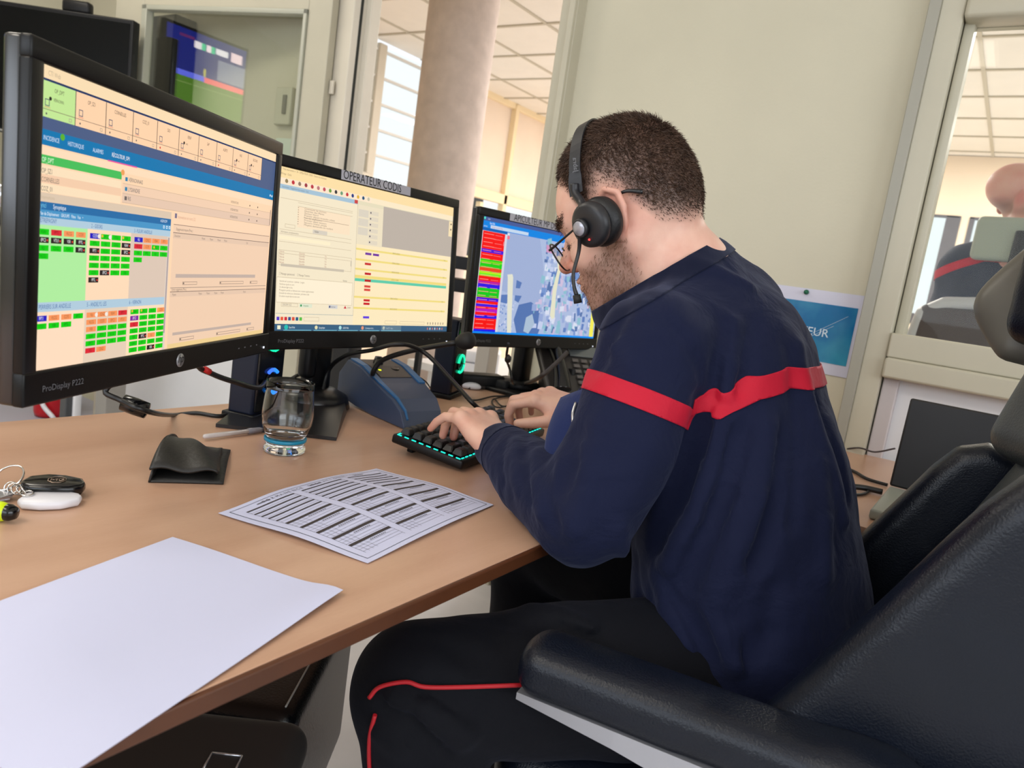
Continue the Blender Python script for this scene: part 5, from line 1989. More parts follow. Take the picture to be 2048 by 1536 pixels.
def strands(name, prob, length, comb_dir, m, parent, n, w=0.00042, lift=0.6):
    p = prob / prob.sum()
    idx = rs.choice(len(bv_), n, p=p)
    P = bv_[idx] + rs.normal(size=(n, 3)) * .0008
    N = nb[idx]
    D = comb_dir[idx]
    D = D - N * np.sum(D * N, 1)[:, None]
    D /= np.linalg.norm(D, axis=1)[:, None] + 1e-9
    L = length[idx] * rs.uniform(.7, 1.25, n)
    J = rs.normal(size=(n, 3)) * .28
    d1 = N * lift + D * (1 - lift) + J
    d1 /= np.linalg.norm(d1, axis=1)[:, None]
    d2 = N * lift * .55 + D * (1.1 - lift * .5) + J
    d2 /= np.linalg.norm(d2, axis=1)[:, None]
    S = np.cross(d1, rs.normal(size=(n, 3)))
    S /= np.linalg.norm(S, axis=1)[:, None] + 1e-9
    a = P - N * .0012
    b = P + d1 * (L * .55)[:, None]
    c = b + d2 * (L * .45)[:, None]
    vs = np.stack([a - S * w, a + S * w, b + S * w * .8, b - S * w * .8, c], 1).reshape(-1, 3)
    k = np.arange(n)[:, None] * 5
    q4 = k + np.array([[0, 1, 2, 3]])
    q3 = k + np.array([[3, 2, 4, 4]])
    fs = [tuple(x) for x in q4] + [tuple(x[:3]) for x in q3]
    return npmesh(name, vs, fs, m, parent, smooth=False)


m_hair = mat('hair_brown', (74, 54, 42), 0.55, var=0.45, vscale=55, spec=0.3)
m_beard = mat('beard_brown', (128, 94, 70), 0.6, var=0.3, vscale=90, spec=0.3)
gcl = np.clip(gh, 0, .09)
dens = np.where(gh > 0, np.clip(gh / .030, .10, 1), 0) * (1 - np.clip(ear * 2.2, 0, 1))
top = np.clip((hu - .055) / .05, 0, 1)
lenh = .0030 + .0050 * np.clip(gh / .06, 0, 1) + .003 * top
flow = -hU[None, :] * (1 - top)[:, None] * 1.0 - hF[None, :] * 0.55 * (1 - top)[:, None] + hF[None, :] * (top * .7)[:, None] - hU[None, :] * (top * .1)[:, None]
strands('hair', dens, lenh, flow, m_hair, person, 34000, lift=0.45)
strands('beard', bd * np.clip(1 - hu * 0, 0, 1), np.full(len(bv_), .0065), np.tile(-hU * .8 + hF * .35, (len(bv_), 1)), m_beard, person, 3000, w=.00030, lift=.4)
brow = np.exp(-(((hu - .022) / .006) ** 2)) * (np.abs(hl) > .010) * (np.abs(hl) < .055) * (hf > .055) * inhead
strands('eyebrows', brow, np.full(len(bv_), .008), np.tile(hL * .6 - hF * .2, (len(bv_), 1)), m_hair, person, 900, w=.0004, lift=.3)
lash = np.exp(-(((hu + .013) / .003) ** 2 + ((np.abs(hl) - .034) / .012) ** 2)) * (hf > .066) * inhead
strands('eyelashes', lash, np.full(len(bv_), .007), np.tile(hF - hU * .5, (len(bv_), 1)), m_hair, person, 260, w=.0004, lift=.3)

# ---- sweatshirt
sw = [
    (ell(V(-.222, 1.03, .645), (.155, .198, .17)), 0.05, '+'),
    (ell(V(-.262, 1.04, .78), (.145, .188, .18)), 0.06, '+'),
    (ell(V(-.318, 1.048, .93), (.124, .168, .17)), 0.06, '+'),
    (ell(V(-.365, 1.040, .995), (.098, .155, .095)), 0.05, '+'),
    (rc(NK + V(.010, .0, -.045), S_L, .066, .062), 0.05, '+'),
    (rc(NK + V(.010, .0, -.045), S_R, .066, .070), 0.06, '+'),
    (rc(NK + V(.0, 0, -.03), C(1335, 552, 1.06), .080, .074), 0.03, '+'),
    (rc(C(1350, 580, 1.06), C(1268, 606, 1.06), .072, .060), 0.03, '+'),
    (rc(C(1392, 555, 1.08), C(1478, 618, 1.12), .060, .066), 0.03, '+'),
]
arm_l = chain([S_L, (S_L + E_L) / 2 + V(.012, -.006, -.01), E_L, (E_L + W_L) / 2 + V(0, -.004, -.004), W_L + nrm(W_L - E_L) * .004], [.068, .070, .066, .054, .036])
arm_r = chain([S_R, (S_R + E_R) / 2, E_R, (E_R + W_R) / 2, W_R + nrm(W_R - E_R) * .004], [.078, .073, .064, .054, .038])
sw_pr = sw + [(arm_r, 0.03, '+'), (arm_l, 0.022, '+'), (half(V(0, 0, .545), (0, 0, 1)), 0.02, '-')][:2]


def evalp(pr, p):
    d = np.full(len(p), 1.0)
    for fn, k, op in pr:
        x = fn(p)
        if op == '+':
            h_ = np.clip(.5 + .5 * (d - x) / k, 0, 1) if k > 0 else (x < d) * 1.
            d = d * (1 - h_) + x * h_ - k * h_ * (1 - h_)
        else:
            x = -x
            h_ = np.clip(.5 - .5 * (d - x) / k, 0, 1)
            d = d * (1 - h_) + x * h_ + k * h_ * (1 - h_)
    return d


def hit(pr, px, py, d0=.6, d1=1.8):
    """first point of a surface met along a line of sight"""
    r = ray(px, py)
    L_ = np.linalg.norm(r)
    s = d0
    for _ in range(160):
        q = evalp(pr, (CAM + r * s)[None])[0]
        if q < .0008:
            return CAM + r * s
        s += max(q * .8, .0008) / L_
        if s > d1:
            return None
    return CAM + r * s


folds = []


def fold(pts, w, amp, pr=None, taper=True):
    P = [hit(pr or sw_pr, *p) for p in pts]
    P = [p for p in P if p is not None]
    for i in range(len(P) - 1):
        n = len(P) - 1
        a0 = 1.5 * amp * (math.sin(PI * (i + .35) / (n + .7)) ** .6 if taper else 1)
        folds.append((P[i], P[i + 1], w, a0))


def fold_disp(p):
    o = np.zeros(len(p))
    for a, b, w, amp in folds:
        m = np.all((p > np.minimum(a, b) - 3 * w) & (p < np.maximum(a, b) + 3 * w), axis=1)
        if not m.any():
            continue
        q = p[m]
        ba = b - a
        t = np.clip(((q - a) @ ba) / (ba @ ba), 0, 1)
        d = np.linalg.norm(q - a - t[:, None] * ba, axis=1)
        o[m] = np.where(np.abs(amp * np.exp(-(d / w) ** 2)) > np.abs(o[m]), amp * np.exp(-(d / w) ** 2), o[m])
    return o


# +amp = valley, -amp = ridge
fold([(1300, 590), (1335, 640), (1375, 690), (1400, 735), (1410, 790)], .007, .004)
fold([(1402, 800), (1398, 850), (1375, 930), (1345, 1010), (1310, 1080)], .014, .016)
fold([(1440, 840), (1420, 930), (1390, 1030), (1330, 1130)], .013, -.009)
fold([(1480, 870), (1450, 980), (1400, 1090), (1370, 1170)], .013, .010)
fold([(1540, 850), (1510, 990), (1460, 1120), (1440, 1200)], .016, -.009)
fold([(1575, 850), (1560, 980), (1510, 1130)], .012, .009)
fold([(1450, 640), (1436, 710), (1425, 790)], .010, .007)
fold([(1472, 640), (1462, 720), (1450, 790)], .010, -.005)
fold([(1510, 640), (1500, 710), (1482, 780)], .010, .005)
fold([(1578, 700), (1588, 790), (1592, 900), (1585, 1050)], .010, .006)
fold([(1600, 690), (1618, 790), (1650, 900), (1690, 1040)], .010, -.006)
fold([(1632, 800), (1665, 880), (1700, 1000)], .009, .008)
fold([(1640, 920), (1650, 1040), (1650, 1150)], .012, -.007)
fold([(1285, 560), (1250, 620), (1215, 690), (1200, 730)], .012, .006)
fold([(1260, 545), (1230, 600), (1200, 660)], .010, -.005)
fold([(1340, 520), (1330, 545), (1290, 580)], .008, .004)
fold([(1385, 520), (1440, 540), (1500, 570)], .010, -.004)
fold([(1008, 890), (1002, 930), (1006, 965)], .006, .004)
fold([(1030, 880), (1030, 930), (1035, 985)], .007, -.004)
fold([(1052, 875), (1052, 930), (1062, 1000)], .006, .005)
fold([(1080, 900), (1070, 960), (1080, 1030)], .008, -.005)
fold([(1100, 930), (1095, 990), (1110, 1050)], .008, .006)
fold([(1150, 870), (1140, 930), (1115, 980)], .012, .006)
fold([(1180, 900), (1170, 990), (1150, 1060)], .014, -.006)
fold([(1240, 1060), (1225, 1120), (1250, 1200), (1290, 1260)], .012, -.009)
fold([(1265, 1120), (1270, 1190), (1310, 1260)], .011, .011)
fold([(1310, 1150), (1330, 1220), (1370, 1290)], .012, -.010)
fold([(1350, 1190), (1390, 1250), (1420, 1320)], .011, .010)
fold([(1420, 1210), (1450, 1270), (1470, 1330)], .012, -.008)
fold([(1550, 1180), (1540, 1260), (1500, 1320)], .014, .007)
fold([(1225, 690), (1260, 740)], .012, -.004)


def sw_disp(p):
    return fold_disp(p) + .0022 * noise3(p, 22, 3) + .0012 * noise3(p, 60, 4)


sv, sq = surf(sw_pr, 0.0042, (-.75, .6, .40), (.05, 1.55, 1.25), disp=sw_disp)
sv = relax(sv, sq, 1, .4)
nkd = nrm(HO - NK)
f_neck = (.030 + .012 * 0) - ((sv - NK) @ nkd) + .55 * np.maximum(0, .0 + (NK - sv) @ nrm(V(-1, -.1, 0)) * -1) * 0
kB_, kF_ = C(1425, 491, 1.08), C(1213, 613, 1.05)
kn = nrm(np.cross(kF_ - kB_, ray(1310, 550)))
kn = kn if kn[2] > 0 else -kn
KM = (kB_ + kF_) / 2
f_neck = -((sv - KM) @ kn)
f_neck = np.where(np.linalg.norm(sv - KM, axis=1) < .25, f_neck, .05)
d_arm_l, d_arm_r = arm_l(sv), arm_r(sv)
dl = nrm(W_L - E_L)
dr = nrm(W_R - E_R)
f_cl = np.where(np.linalg.norm(sv - W_L, axis=1) < .09, -((sv - W_L) @ dl) + .012, .05)
f_cr = np.where(np.linalg.norm(sv - W_R, axis=1) < .09, -((sv - W_R) @ dr) + .012, .05)
hem = sv[:, 2] - .548
cv, cf, _ = clip(sv, sq, [f_neck, f_cl, f_cr, hem])
sweat = npmesh('sweatshirt', cv, cf, m_sweat, person)
m_ = sweat.modifiers.new('s', 'SOLIDIFY')
m_.thickness = .003
m_.offset = -1
# ribbed collar and cuffs: strips of the same surface, a little raised
sn = vnormals(sv, sq)


def patch(name, fields, m, off, th=.0025, parent=person, v0=None):
    vv, ff, nn_ = clip(sv if v0 is None else v0, sq, fields, extra=sn)
    nn_ = nn_ / (np.linalg.norm(nn_, axis=1)[:, None] + 1e-9)
    o = npmesh(name, vv + nn_ * off, ff, m, parent)
    s_ = o.modifiers.new('s', 'SOLIDIFY')
    s_.thickness = th
    s_.offset = -1
    return o


near_n = np.linalg.norm(sv - KM, axis=1) < .22
patch('collar', [np.where(near_n, f_neck + .004, -1), np.where(near_n, .022 - f_neck, -1)], m_rib, .0020, .004)
patch('cuff', [np.where(f_cl < .049, f_cl + .004, -1), .030 - f_cl], m_rib, .0012, .003)
patch('cuff', [np.where(f_cr < .049, f_cr + .004, -1), .030 - f_cr], m_rib, .0012, .003)
# red band: straight round the back and chest, square round each sleeve
seam = np.minimum(d_arm_r, 9) - np.minimum(evalp(sw, sv), 9)
seam_l = d_arm_l - evalp(sw, sv)
bp_ = [hit(sw_pr, *q_) for q_ in ((1400, 824), (1430, 806), (1512, 777), (1584, 757), (1640, 754))]
zc_ = np.interp(sv[:, 1], [p_[1] for p_ in bp_], [p_[2] for p_ in bp_])
hw = .0128
tor = np.minimum(seam_l, seam) + .004
patch('red_band', [hw - np.abs(sv[:, 2] - zc_), tor], m_red, .0018, .002)
ax_l = nrm(E_L - S_L)
cA = hit(sw_pr, 1285, 797)
s_l = (sv - cA) @ nrm(ax_l + V(0, .10, 0))
patch('red_band', [hw - np.abs(s_l), -seam_l + .004, .2 - np.linalg.norm(sv - cA, axis=1)], m_red, .0018, .002)
ax_r = nrm(E_R - S_R)
cB = S_R + (E_R - S_R) * .45
patch('red_band', [hw - np.abs((sv - cB) @ ax_r), -seam + .004, .2 - np.linalg.norm(sv - cB, axis=1)], m_red, .0018, .002)
# sleeve pocket flap standing off the left upper arm
pk = [C(1126, 786, .985), C(1172, 782, .925), C(1135, 872, .915), C(1090, 945, .97)]
pq = [C(1122, 800, .985), C(1170, 776, .94), C(1150, 850, .92), C(1088, 950, .965)]
sheet('sleeve_pocket', lambda u, v: (lambda b: b + nrm(V(-.8, -.5, .2)) * .010 * math.sin(PI * v) * math.sin(PI * min(1, u + .25)))(bil([C(1126, 798, .99), C(1178, 776, .925), C(1150, 905, .915), C(1092, 946, .955)], u, v)), 12, 12, cloth_mat('pocket_navy', (26, 38, 80), wr=0.2), person, 0.004)
t = MB()
t.tube([C(1152, 806, .935), C(1146, 826, .925), C(1146, 845, .918)], .0022, 8)
t.build('pocket_zip', m_silver, person)

# ---- trousers
th_l = chain([H_L, (H_L + K_L) / 2 + V(0, 0, .004), K_L], [.100, .092, .074])
ca_l = chain([K_L, (K_L + A_L) / 2 + V(.02, .01, 0), A_L + V(0, 0, .03)], [.074, .072, .064])
th_r = chain([H_R, K_R], [.10, .078])
ca_r = chain([K_R, A_R + V(0, 0, .03)], [.076, .064])
tr_pr = [(ell(HIP + V(0, 0, -.01), (.150, .185, .115)), .05, '+'), (th_r, .03, '+'), (ca_r, .02, '+'), (th_l, .03, '+'), (ca_l, .018, '+')]
folds.clear()
for pts, w, a in (([(790, 1400), (850, 1420), (930, 1480)], .014, -.008), ([(770, 1420), (820, 1450), (880, 1520)], .012, .009), ([(850, 1390), (950, 1420), (1060, 1470)], .016, .007), ([(760, 1470), (800, 1500)], .012, -.006),
                  ([(1000, 1240), (1100, 1260), (1200, 1280)], .014, .006), ([(1060, 1215), (1120, 1230), (1180, 1260)], .012, -.006), ([(840, 1270), (900, 1290), (960, 1330)], .012, .005)):
    fold(pts, w, a, tr_pr)


def tr_disp(p):
    return fold_disp(p) + .003 * noise3(p, 24, 9)


tv, tq = surf(tr_pr, 0.005, (-.85, .45, .02), (.05, 1.4, .85), disp=tr_disp)
tv = relax(tv, tq, 1, .4)
npmesh('trousers', tv, tq, m_trous, person)
for pts in ([(738, 1396), (760, 1374), (812, 1364), (850, 1374), (930, 1374), (1045, 1370)], [(1050, 1402), (1085, 1392), (1130, 1378), (1200, 1372)], [(750, 1430), (740, 1470), (738, 1510), (740, 1560)]):
    P = [hit(tr_pr, *p) for p in pts]
    P = [p + nrm(CAM - p) * .0035 for p in P if p is not None]
    if len(P) > 1:
        MB().tube(P, .0024, 8).build('red_piping', m_pipe, person)
for Ak, s_ in ((A_L, -1), (A_R, 1)):
    bo = [(rc(Ak + V(0, 0, .02), Ak + V(0, 0, -.05), .050, .048), .02, '+'), (rc(Ak + V(-.02, 0, -.055), Ak + V(-.15, .03 * s_, -.062), .045, .036), .02, '+')]
    v_, f_ = surf(bo, .006, Ak - .25, Ak + .2)
    v_[:, 2] = np.maximum(v_[:, 2], .002)
    npmesh('boot', v_, f_, m_blkm, person)

# ------------------------------------------------------------------ glasses and headset (worn, things of their own)
gz = empty('glasses', Hp(.10, 0, 0), 'thin black framed glasses on the young man typing', 'glasses')
m_gf = mat('spectacle_black', (20, 20, 22), 0.3)
for sd_ in (1, -1):
    c = Hp(.107, sd_ * .034, -.022)
    gx_ = nrm(hL * sd_ - hF * .16)
    gu = nrm(hU * .97 + hF * .18)
    ring = [c + gx_ * .0265 * math.copysign(abs(math.cos(a)) ** .8, math.cos(a)) + gu * .0225 * math.copysign(abs(math.sin(a)) ** .8, math.sin(a)) for a in np.linspace(0, 2 * PI, 25)[:-1]]
    MB().tube(ring, .00125, 8, closed=True, sub=2).build('rim', m_gf, gz)
    MB().poly(ring).build('lens', pane_glass('lens_glass', 0.05), gz)
    hg = c + gx_ * .0275 + gu * .012
    t = MB()
    t.tube([hg + hF * .002, hg - hF * .006 + hL * sd_ * .006, Hp(.05, sd_ * .077, .000), Hp(.0, sd_ * .081, .010), Hp(-.030, sd_ * .0845, .014), Hp(-.052, sd_ * .0800, .004)], [.0018, .002, .0014, .0014, .0024, .0034], 8)
    t.build('temple', m_gf, gz)
MB().tube([Hp(.106, .009, -.012), Hp(.111, 0, -.006), Hp(.106, -.009, -.012)], .0012, 8).build('bridge', m_gf, gz)

hs = empty('headset', Hp(0, .1, 0), 'black single boom headset with silver disc over the young man\'s ear', 'headset')
m_hs = mat('headset_black', (30, 30, 34), 0.42)
ec = HO + hL * .090 + hU * -.010 + hF * .010
eax = nrm(hL * .90 + hF * .40 - hU * .04)
t = MB()
t.lathe([(0.014, -.006), (.026, -.008), (.0325, 0.0), (.0335, .008), (.030, .017), (.026, .019), (0, .019)], ec - eax * .004, eax, 36)
t.build('ear_cushion', mat('cushion_leather', (14, 14, 17), 0.5, bump=0.2, bscale=300), hs)
t = MB()
t.lathe([(0, .0), (.0295, .0), (.0305, .003), (.0295, .011), (.024, .015), (.012, .0165), (0, .0165)], ec + eax * .0165, eax, 36)
t.build('ear_cup', m_hs, hs)
dc = ec + eax * .033 + hF * .006 - hU * .000
MB().lathe([(0, .0), (.0125, .0), (.0125, .004), (.0115, .0055), (0, .0055)], dc, eax, 30).build('boom_hub', m_hs, hs)
MB().lathe([(0, .0), (.0098, .0), (.0092, .0016), (0, .002)], dc + eax * .0052, eax, 30).build('silver_disc', mat('silver_disc', (176, 176, 186), 0.3, 0.5), hs)
MB().lathe([(0, 0), (.0016, 0), (.001, .0014), (0, .0016)], ec + eax * .0315 - hU * .018 + hF * .003, eax, 10).build('red_light', glow((255, 60, 60), 2.5), hs)
# headband: flat strip from the ear cup over the crown to the other side
pts = []
for a in np.linspace(-0.12, PI + .12, 33):
    pts.append((math.cos(a) * .0865, .050 + math.sin(a) * .0905))
vs, fs = [], []
for i, (l, u) in enumerate(pts):
    if u < .06:
        u = .052 + (u - .052)
    n_ = nrm(hL * l + hU * (u - .052) * 1.0)
    fw = .0085 if i > 2 else .010
    tilt_f = .031 - .30 * (u - .04)
    b = HO + hL * l + hU * u + hF * tilt_f
    for s_, q in ((-1, 0), (1, 0), (1, 1), (-1, 1)):
        vs.append(b + hF * fw * s_ + n_ * (.0012 if q else -.0012))
for i in range(len(pts) - 1):
    a = 4 * i
    for k_ in range(4):
        fs.append((a + k_, a + (k_ + 1) % 4, a + 4 + (k_ + 1) % 4, a + 4 + k_))
fs += [(3, 2, 1, 0), tuple(len(vs) - 4 + k_ for k_ in range(4))]
MB().mesh(vs, fs, 0, False).build('headband', m_hs, hs)
t = MB()
y0 = Hp(.031, .0905, .040)
t.tube([Hp(.028, .0890, .052), y0, Hp(.024, .099, .022), ec + eax * .026 + hU * .020], [.006, .0058, .006, .008], 10)
t.build('slider', m_hs, hs)
t = MB()
t.text('Jabra', Hp(.022, .0905, .066), np.array([nrm(hU - hF * .3), nrm(-hF - hU * .3), hL]), .0095, 0)
t.build('lettering', mat('grey_print', (150, 150, 154), 0.5), hs)
b0_ = dc + eax * .004
bend = [b0_, b0_ - hU * .030 + hF * .020 + hL * .002, b0_ - hU * .068 + hF * .046 - hL * .010, b0_ - hU * .090 + hF * .052 - hL * .016, b0_ - hU * .104 + hF * .050 - hL * .019]
t = MB()
bm_ = [b0_, C(1158, 500, .985), C(1147, 545, .985), C(1148, 572, .985), C(1153, 590, .985)]
t.tube(bm_, [.0032, .0026, .0024, .0024, .0030], 10)
t.build('boom', m_hs, hs)
t = MB()
t.tube([bm_[-1], C(1156, 606, .985)], [.0052, .0056], 12)
t.build('microphone', m_blkm, hs)
MB().tube([Hp(-.05, -.088, .03), Hp(-.01, -.092, .045), Hp(.02, -.092, .05)], .006, 10).build('side_rest', m_hs, hs)
# ================================================================== CHAIRS AND THINGS ROUND THE ROOM
m_lea = mat('black_leather', (14, 19, 30), 0.33, bump=0.3, bscale=420, var=0.12, vscale=9, spec=0.34)
m_lea2 = mat('grey_worn_leather', (70, 72, 70), 0.36, bump=0.3, bscale=380, var=0.15, vscale=7)  # grey puts the black leather's reflections and highlights into the base colour
m_alu = mat('brushed_aluminium', (178, 178, 184), 0.35, 0.7)
m_shell = mat('grey_plastic_shell', (96, 92, 84), 0.38)

cf_ = nrm(V(-.985, -.17, 0))
cr_ = np.cross(cf_, V(0, 0, 1))           # the sitter's right
cO = V(-.215, 1.005, 0)
Q = lambda f, r, z: cO + cf_ * f + cr_ * r + V(0, 0, z)
CA = np.array([cf_, cr_, V(0, 0, 1)])
ch = empty('office_chair', cO, 'large black leather control room chair the young man sits on', 'chair')


def soft(name, prims, h, m, lo, hi, parent, disp=None, it=1):
    v, q = surf(prims, h, lo, hi, disp=disp)
    v = relax(v, q, it, .4)
    return npmesh(name, v, q, m, parent)


seat = [(rbox(Q(.02, 0, .448), (.235, .245, .052), .042, CA), .0, '+'), (rc(Q(.205, -.20, .455), Q(-.18, -.21, .462), .042, .045), .03, '+'), (rc(Q(.205, .20, .455), Q(-.18, .21, .462), .042, .045), .03, '+')]
soft('seat', seat, .006, m_lea, cO + V(-.4, -.4, .3), cO + V(.4, .4, .6), ch)
# backrest: leaning panel, side wings, headrest
bt = math.radians(27)
bU = nrm(-cf_ * math.sin(bt) + V(0, 0, 1) * math.cos(bt))
bF = nrm(cf_ * math.cos(bt) + V(0, 0, 1) * math.sin(bt))
BA = np.array([bF, cr_, bU])
bO = Q(-.14, 0, .50)
BQ = lambda f, r, u: bO + bF * f + cr_ * r + bU * u
spine_ = [(-.115, .50), (-.215, .72), (-.305, .93)]
back = []
for i in range(2):
    (f0, z0), (f1, z1) = spine_[i], spine_[i + 1]
    for r_ in np.linspace(-.19, .19, 9):
        back.append((rc(Q(f0 - .035, r_, z0), Q(f1 - .035, r_, z1), .036), .03, '+'))
soft('backrest', back, .006, m_lea2, bO - .55, bO + .9, ch, disp=lambda p: .006 * np.exp(-(((p - BQ(0, 0, .26)) @ bU) / .008) ** 2))
WP = [(.045, .52), (-.020, .63), (-.074, .722), (-.133, .83), (-.186, .925), (-.212, .962), (-.25, .975), (-.40, .94), (-.40, .80), (-.34, .66), (-.28, .50), (-.10, .47)]


def wing(s):
    dz_, df_ = (.055, .014) if s > 0 else (0, 0)      # the far wing sits a little lower and further back
    return [(slab([(f - df_, z - dz_) for f, z in WP], cO, CA, s * .250, .030, .024), 0, '+')]


def wing_disp(s):
    dz_, df_ = (.055, .014) if s > 0 else (0, 0)
    P = [Q(f - df_ - .014, s * .268, z - dz_ - .006) for f, z in WP[:6]]

    def d(p):
        o = np.zeros(len(p))
        for i in range(len(P) - 1):
            a, b = P[i], P[i + 1]
            ba = b - a
            t_ = np.clip(((p - a) @ ba) / (ba @ ba), 0, 1)
            q = np.linalg.norm(p - a - t_[:, None] * ba, axis=1)
            o = np.maximum(o, .0035 * np.exp(-(q / .005) ** 2))
        return o + .0012 * noise3(p, 26, 11)
    return d


for s in (-1, 1):
    soft('side_bolster', wing(s), .006, m_lea, bO - .6, bO + .9, ch, disp=wing_disp(s))
ub = []
for r_ in np.linspace(-.185, .185, 11):
    e_ = .055 * (r_ / .185) ** 2
    ub.append((chain([Q(-.340 + e_, r_, .945), Q(-.360 + e_, r_, 1.03), Q(-.378 + e_ * .8, r_ * .88, 1.10)], [.034, .032, .026]), .03, '+'))
soft('upper_back', ub, .006, m_lea2, bO - .5, bO + 1.0, ch)
hr = []
for z_ in (1.10, 1.145, 1.19):
    hr.append((chain([Q(-.262, -.150, z_), Q(-.310, -.10, z_), Q(-.328, 0, z_), Q(-.310, .10, z_), Q(-.262, .150, z_)], [.03, .04, .04, .04, .03]), .03, '+'))
soft('headrest', hr, .005, m_lea, bO - .4, bO + 1.1, ch)
sh = []
for z_ in np.linspace(1.06, 1.215, 10):
    w_ = .235 - 6.5 * (z_ - 1.135) ** 2
    sh.append((chain([Q(-.215 - abs(z_ - 1.12) * .6, -w_, z_), Q(-.305, -.185, z_), Q(-.368, 0, z_), Q(-.305, .185, z_), Q(-.215 - abs(z_ - 1.12) * .6, w_, z_)], [.014, .02, .02, .02, .014]), .03, '+'))
soft('headrest_shell', sh, .005, m_shell, bO - .4, bO + 1.1, ch)
t = MB()
for s in (-.05, .05):
    t.tube([Q(-.37, s, .95), Q(-.38, s, 1.10)], .008, 10)
t.build('headrest_post', m_alu, ch)
# armrests
for s in (-1, 1):
    pad = [(rbox(Q(.015, s * .305, .657), (.19, .042, .027), .022, CA), 0, '+'), (rc(Q(-.13, s * .312, .652), Q(-.30, s * .318, .628), .036, .046), .03, '+'), (rc(Q(.185, s * .300, .652), Q(.04, s * .308, .656), .024, .028), .02, '+')]
    soft('armrest_pad', pad, .005, m_lea, Q(0, s * .3, .63) - .45, Q(0, s * .3, .63) + .45, ch)
    t = MB()
    vs, fs = [], []
    for f, z0, z1, w_ in ((.200, .622, .630, .030), (.09, .614, .633, .036), (-.08, .588, .633, .038), (-.22, .545, .615, .038), (-.30, .50, .595, .034)):
        for r_, z in ((-w_, z0), (w_, z0), (w_, z1), (-w_, z1)):
            vs.append(Q(f, s * .307 + r_, z))
    for i in range(4):
        for k_ in range(4):
            fs.append((4 * i + k_, 4 * i + (k_ + 1) % 4, 4 * i + 4 + (k_ + 1) % 4, 4 * i + 4 + k_))
    fs += [(0, 3, 2, 1), (16, 17, 18, 19)]
    t.mesh(vs, fs, smooth=False)
    t.box(Q(-.10, s * .290, .49), (.06, .03, .22), ax=CA, bev=.006)
    t.build('armrest_support', m_alu, ch)
t = MB()
t.lathe([(0, .0), (.03, .0), (.03, .30), (.06, .31), (.1, .39), (0, .39)], Q(0, 0, .06), n=24)
for k_ in range(5):
    a = 2 * PI * k_ / 5 + .3
    d = V(math.cos(a), math.sin(a), 0)
    t.tube([Q(0, 0, .10), Q(0, 0, .10) + d * .15 + V(0, 0, -.01), Q(0, 0, .075) + d * .30], [.03, .025, .02], 10)
t.build('base', m_alu, ch)
for k_ in range(5):
    a = 2 * PI * k_ / 5 + .3
    d = V(math.cos(a), math.sin(a), 0)
    MB().lathe([(0, -.022), (.022, -.02), (.028, -.008), (.028, .008), (.022, .02), (0, .022)], Q(0, 0, .03) + d * .30, np.cross(d, V(0, 0, 1)), 16).build('caster', m_blk, ch)

# black chair pushed under the near end of the desk, with a black bag on it
c2 = empty('black_chair', V(-.86, .60, 0), 'black leather chair pushed under the near end of the desk', 'chair')
zs = .50
p_ = Zp(590, 1438, zs)
ca_ = nrm(V(.837, .547, 0))
cb_ = nrm(V(-.547, .837, 0))
m_lea3 = mat('glossy_black_leather', (12, 14, 17), 0.25, bump=0.25, bscale=300)
sc = V(p_[0], p_[1], 0) - ca_ * .20 + cb_ * .17
soft('seat', [(rbox(sc + V(0, 0, zs - .13), (.20, .17, .13), .022, np.array([ca_, cb_, V(0, 0, 1)])), 0, '+')], .006, m_lea3, sc + V(-.35, -.35, .15), sc + V(.35, .35, .6), c2)
MB().tube([sc + ca_ * .182 + cb_ * s_ + V(0, 0, zs + .0005) for s_ in np.linspace(-.15, .15, 12)], .0012, 6).build('stitching', mat('stitch_white', (190, 190, 186), .6), c2)
t = MB()
t.lathe([(0, 0), (.17, 0), (.17, .02), (.03, .05), (.03, zs - .25), (0, zs - .25)], sc, n=28)
t.build('base', m_blk, c2)
bg_ = Zp(430, 1500, .585)
bA = np.array([nrm(V(.80, .60, 0)), nrm(V(-.60, .80, 0)), V(0, 0, 1)])
sq_ = Zp(446, 1524, zs + .055)
bgc = V(*(sq_ - bA[0] * .045 + bA[1] * .005)[:2], zs + .0275)
bag = empty('black_bag', V(bgc[0], bgc[1], zs), 'black padded bag with pale square outline on the chair under the desk', 'bag')
soft('bag_body', [(rbox(bgc, (.115, .085, .0265), .025, bA), 0, '+')], .005, mat('bag_black', (30, 27, 26), .6), bgc - .25, bgc + .25, bag)
t = MB()
for a, b in (((-.025, -.02), (.025, -.02)), ((.025, -.02), (.025, .02)), ((.025, .02), (-.025, .02)), ((-.025, .02), (-.025, -.02))):
    A_, B_ = [bgc + bA[0] * (x * .6 + .045) + bA[1] * (y * .6 - .005) + V(0, 0, .027) for x, y in (a, b)]
    t.tube([A_, B_], .0012, 6)
t.build('square_outline', m_silver, bag)

# wall mounted television at left with camera bar
tvd = 3.0
tn = -FWD.copy()
tn[2] = 0
TA = axes(tn)
tr_, bl2_ = C(275, 44, tvd), C(270, 300, tvd)
TH = tr_[2] - bl2_[2]
TW = TH * 1.74
tc_ = V(tr_[0], tr_[1], (tr_[2] + bl2_[2]) / 2) - TA[0] * TW / 2
tvo = empty('television', tc_, 'large black switched off television on the wall at far left', 'television')
MB().box(tc_, (TW, TH, .05), ax=TA, bev=.006).build('casing', m_blk, tvo)
MB().box(tc_ + TA[2] * .0255, (TW - .03, TH - .035, .002), ax=TA).build('screen', mat('tv_screen', (4, 5, 5), 0.25, spec=0.2), tvo)
MB().box(tc_ + TA[2] * .024 - TA[1] * (TH / 2 - .006), (TW - .01, .008, .008), ax=TA, bev=.001).build('trim_strip', m_silver, tvo)
t = MB()
t.tube([tc_ - TA[2] * .02, V(tc_[0] - .05, WY - .02, 1.36)], .03, 12)
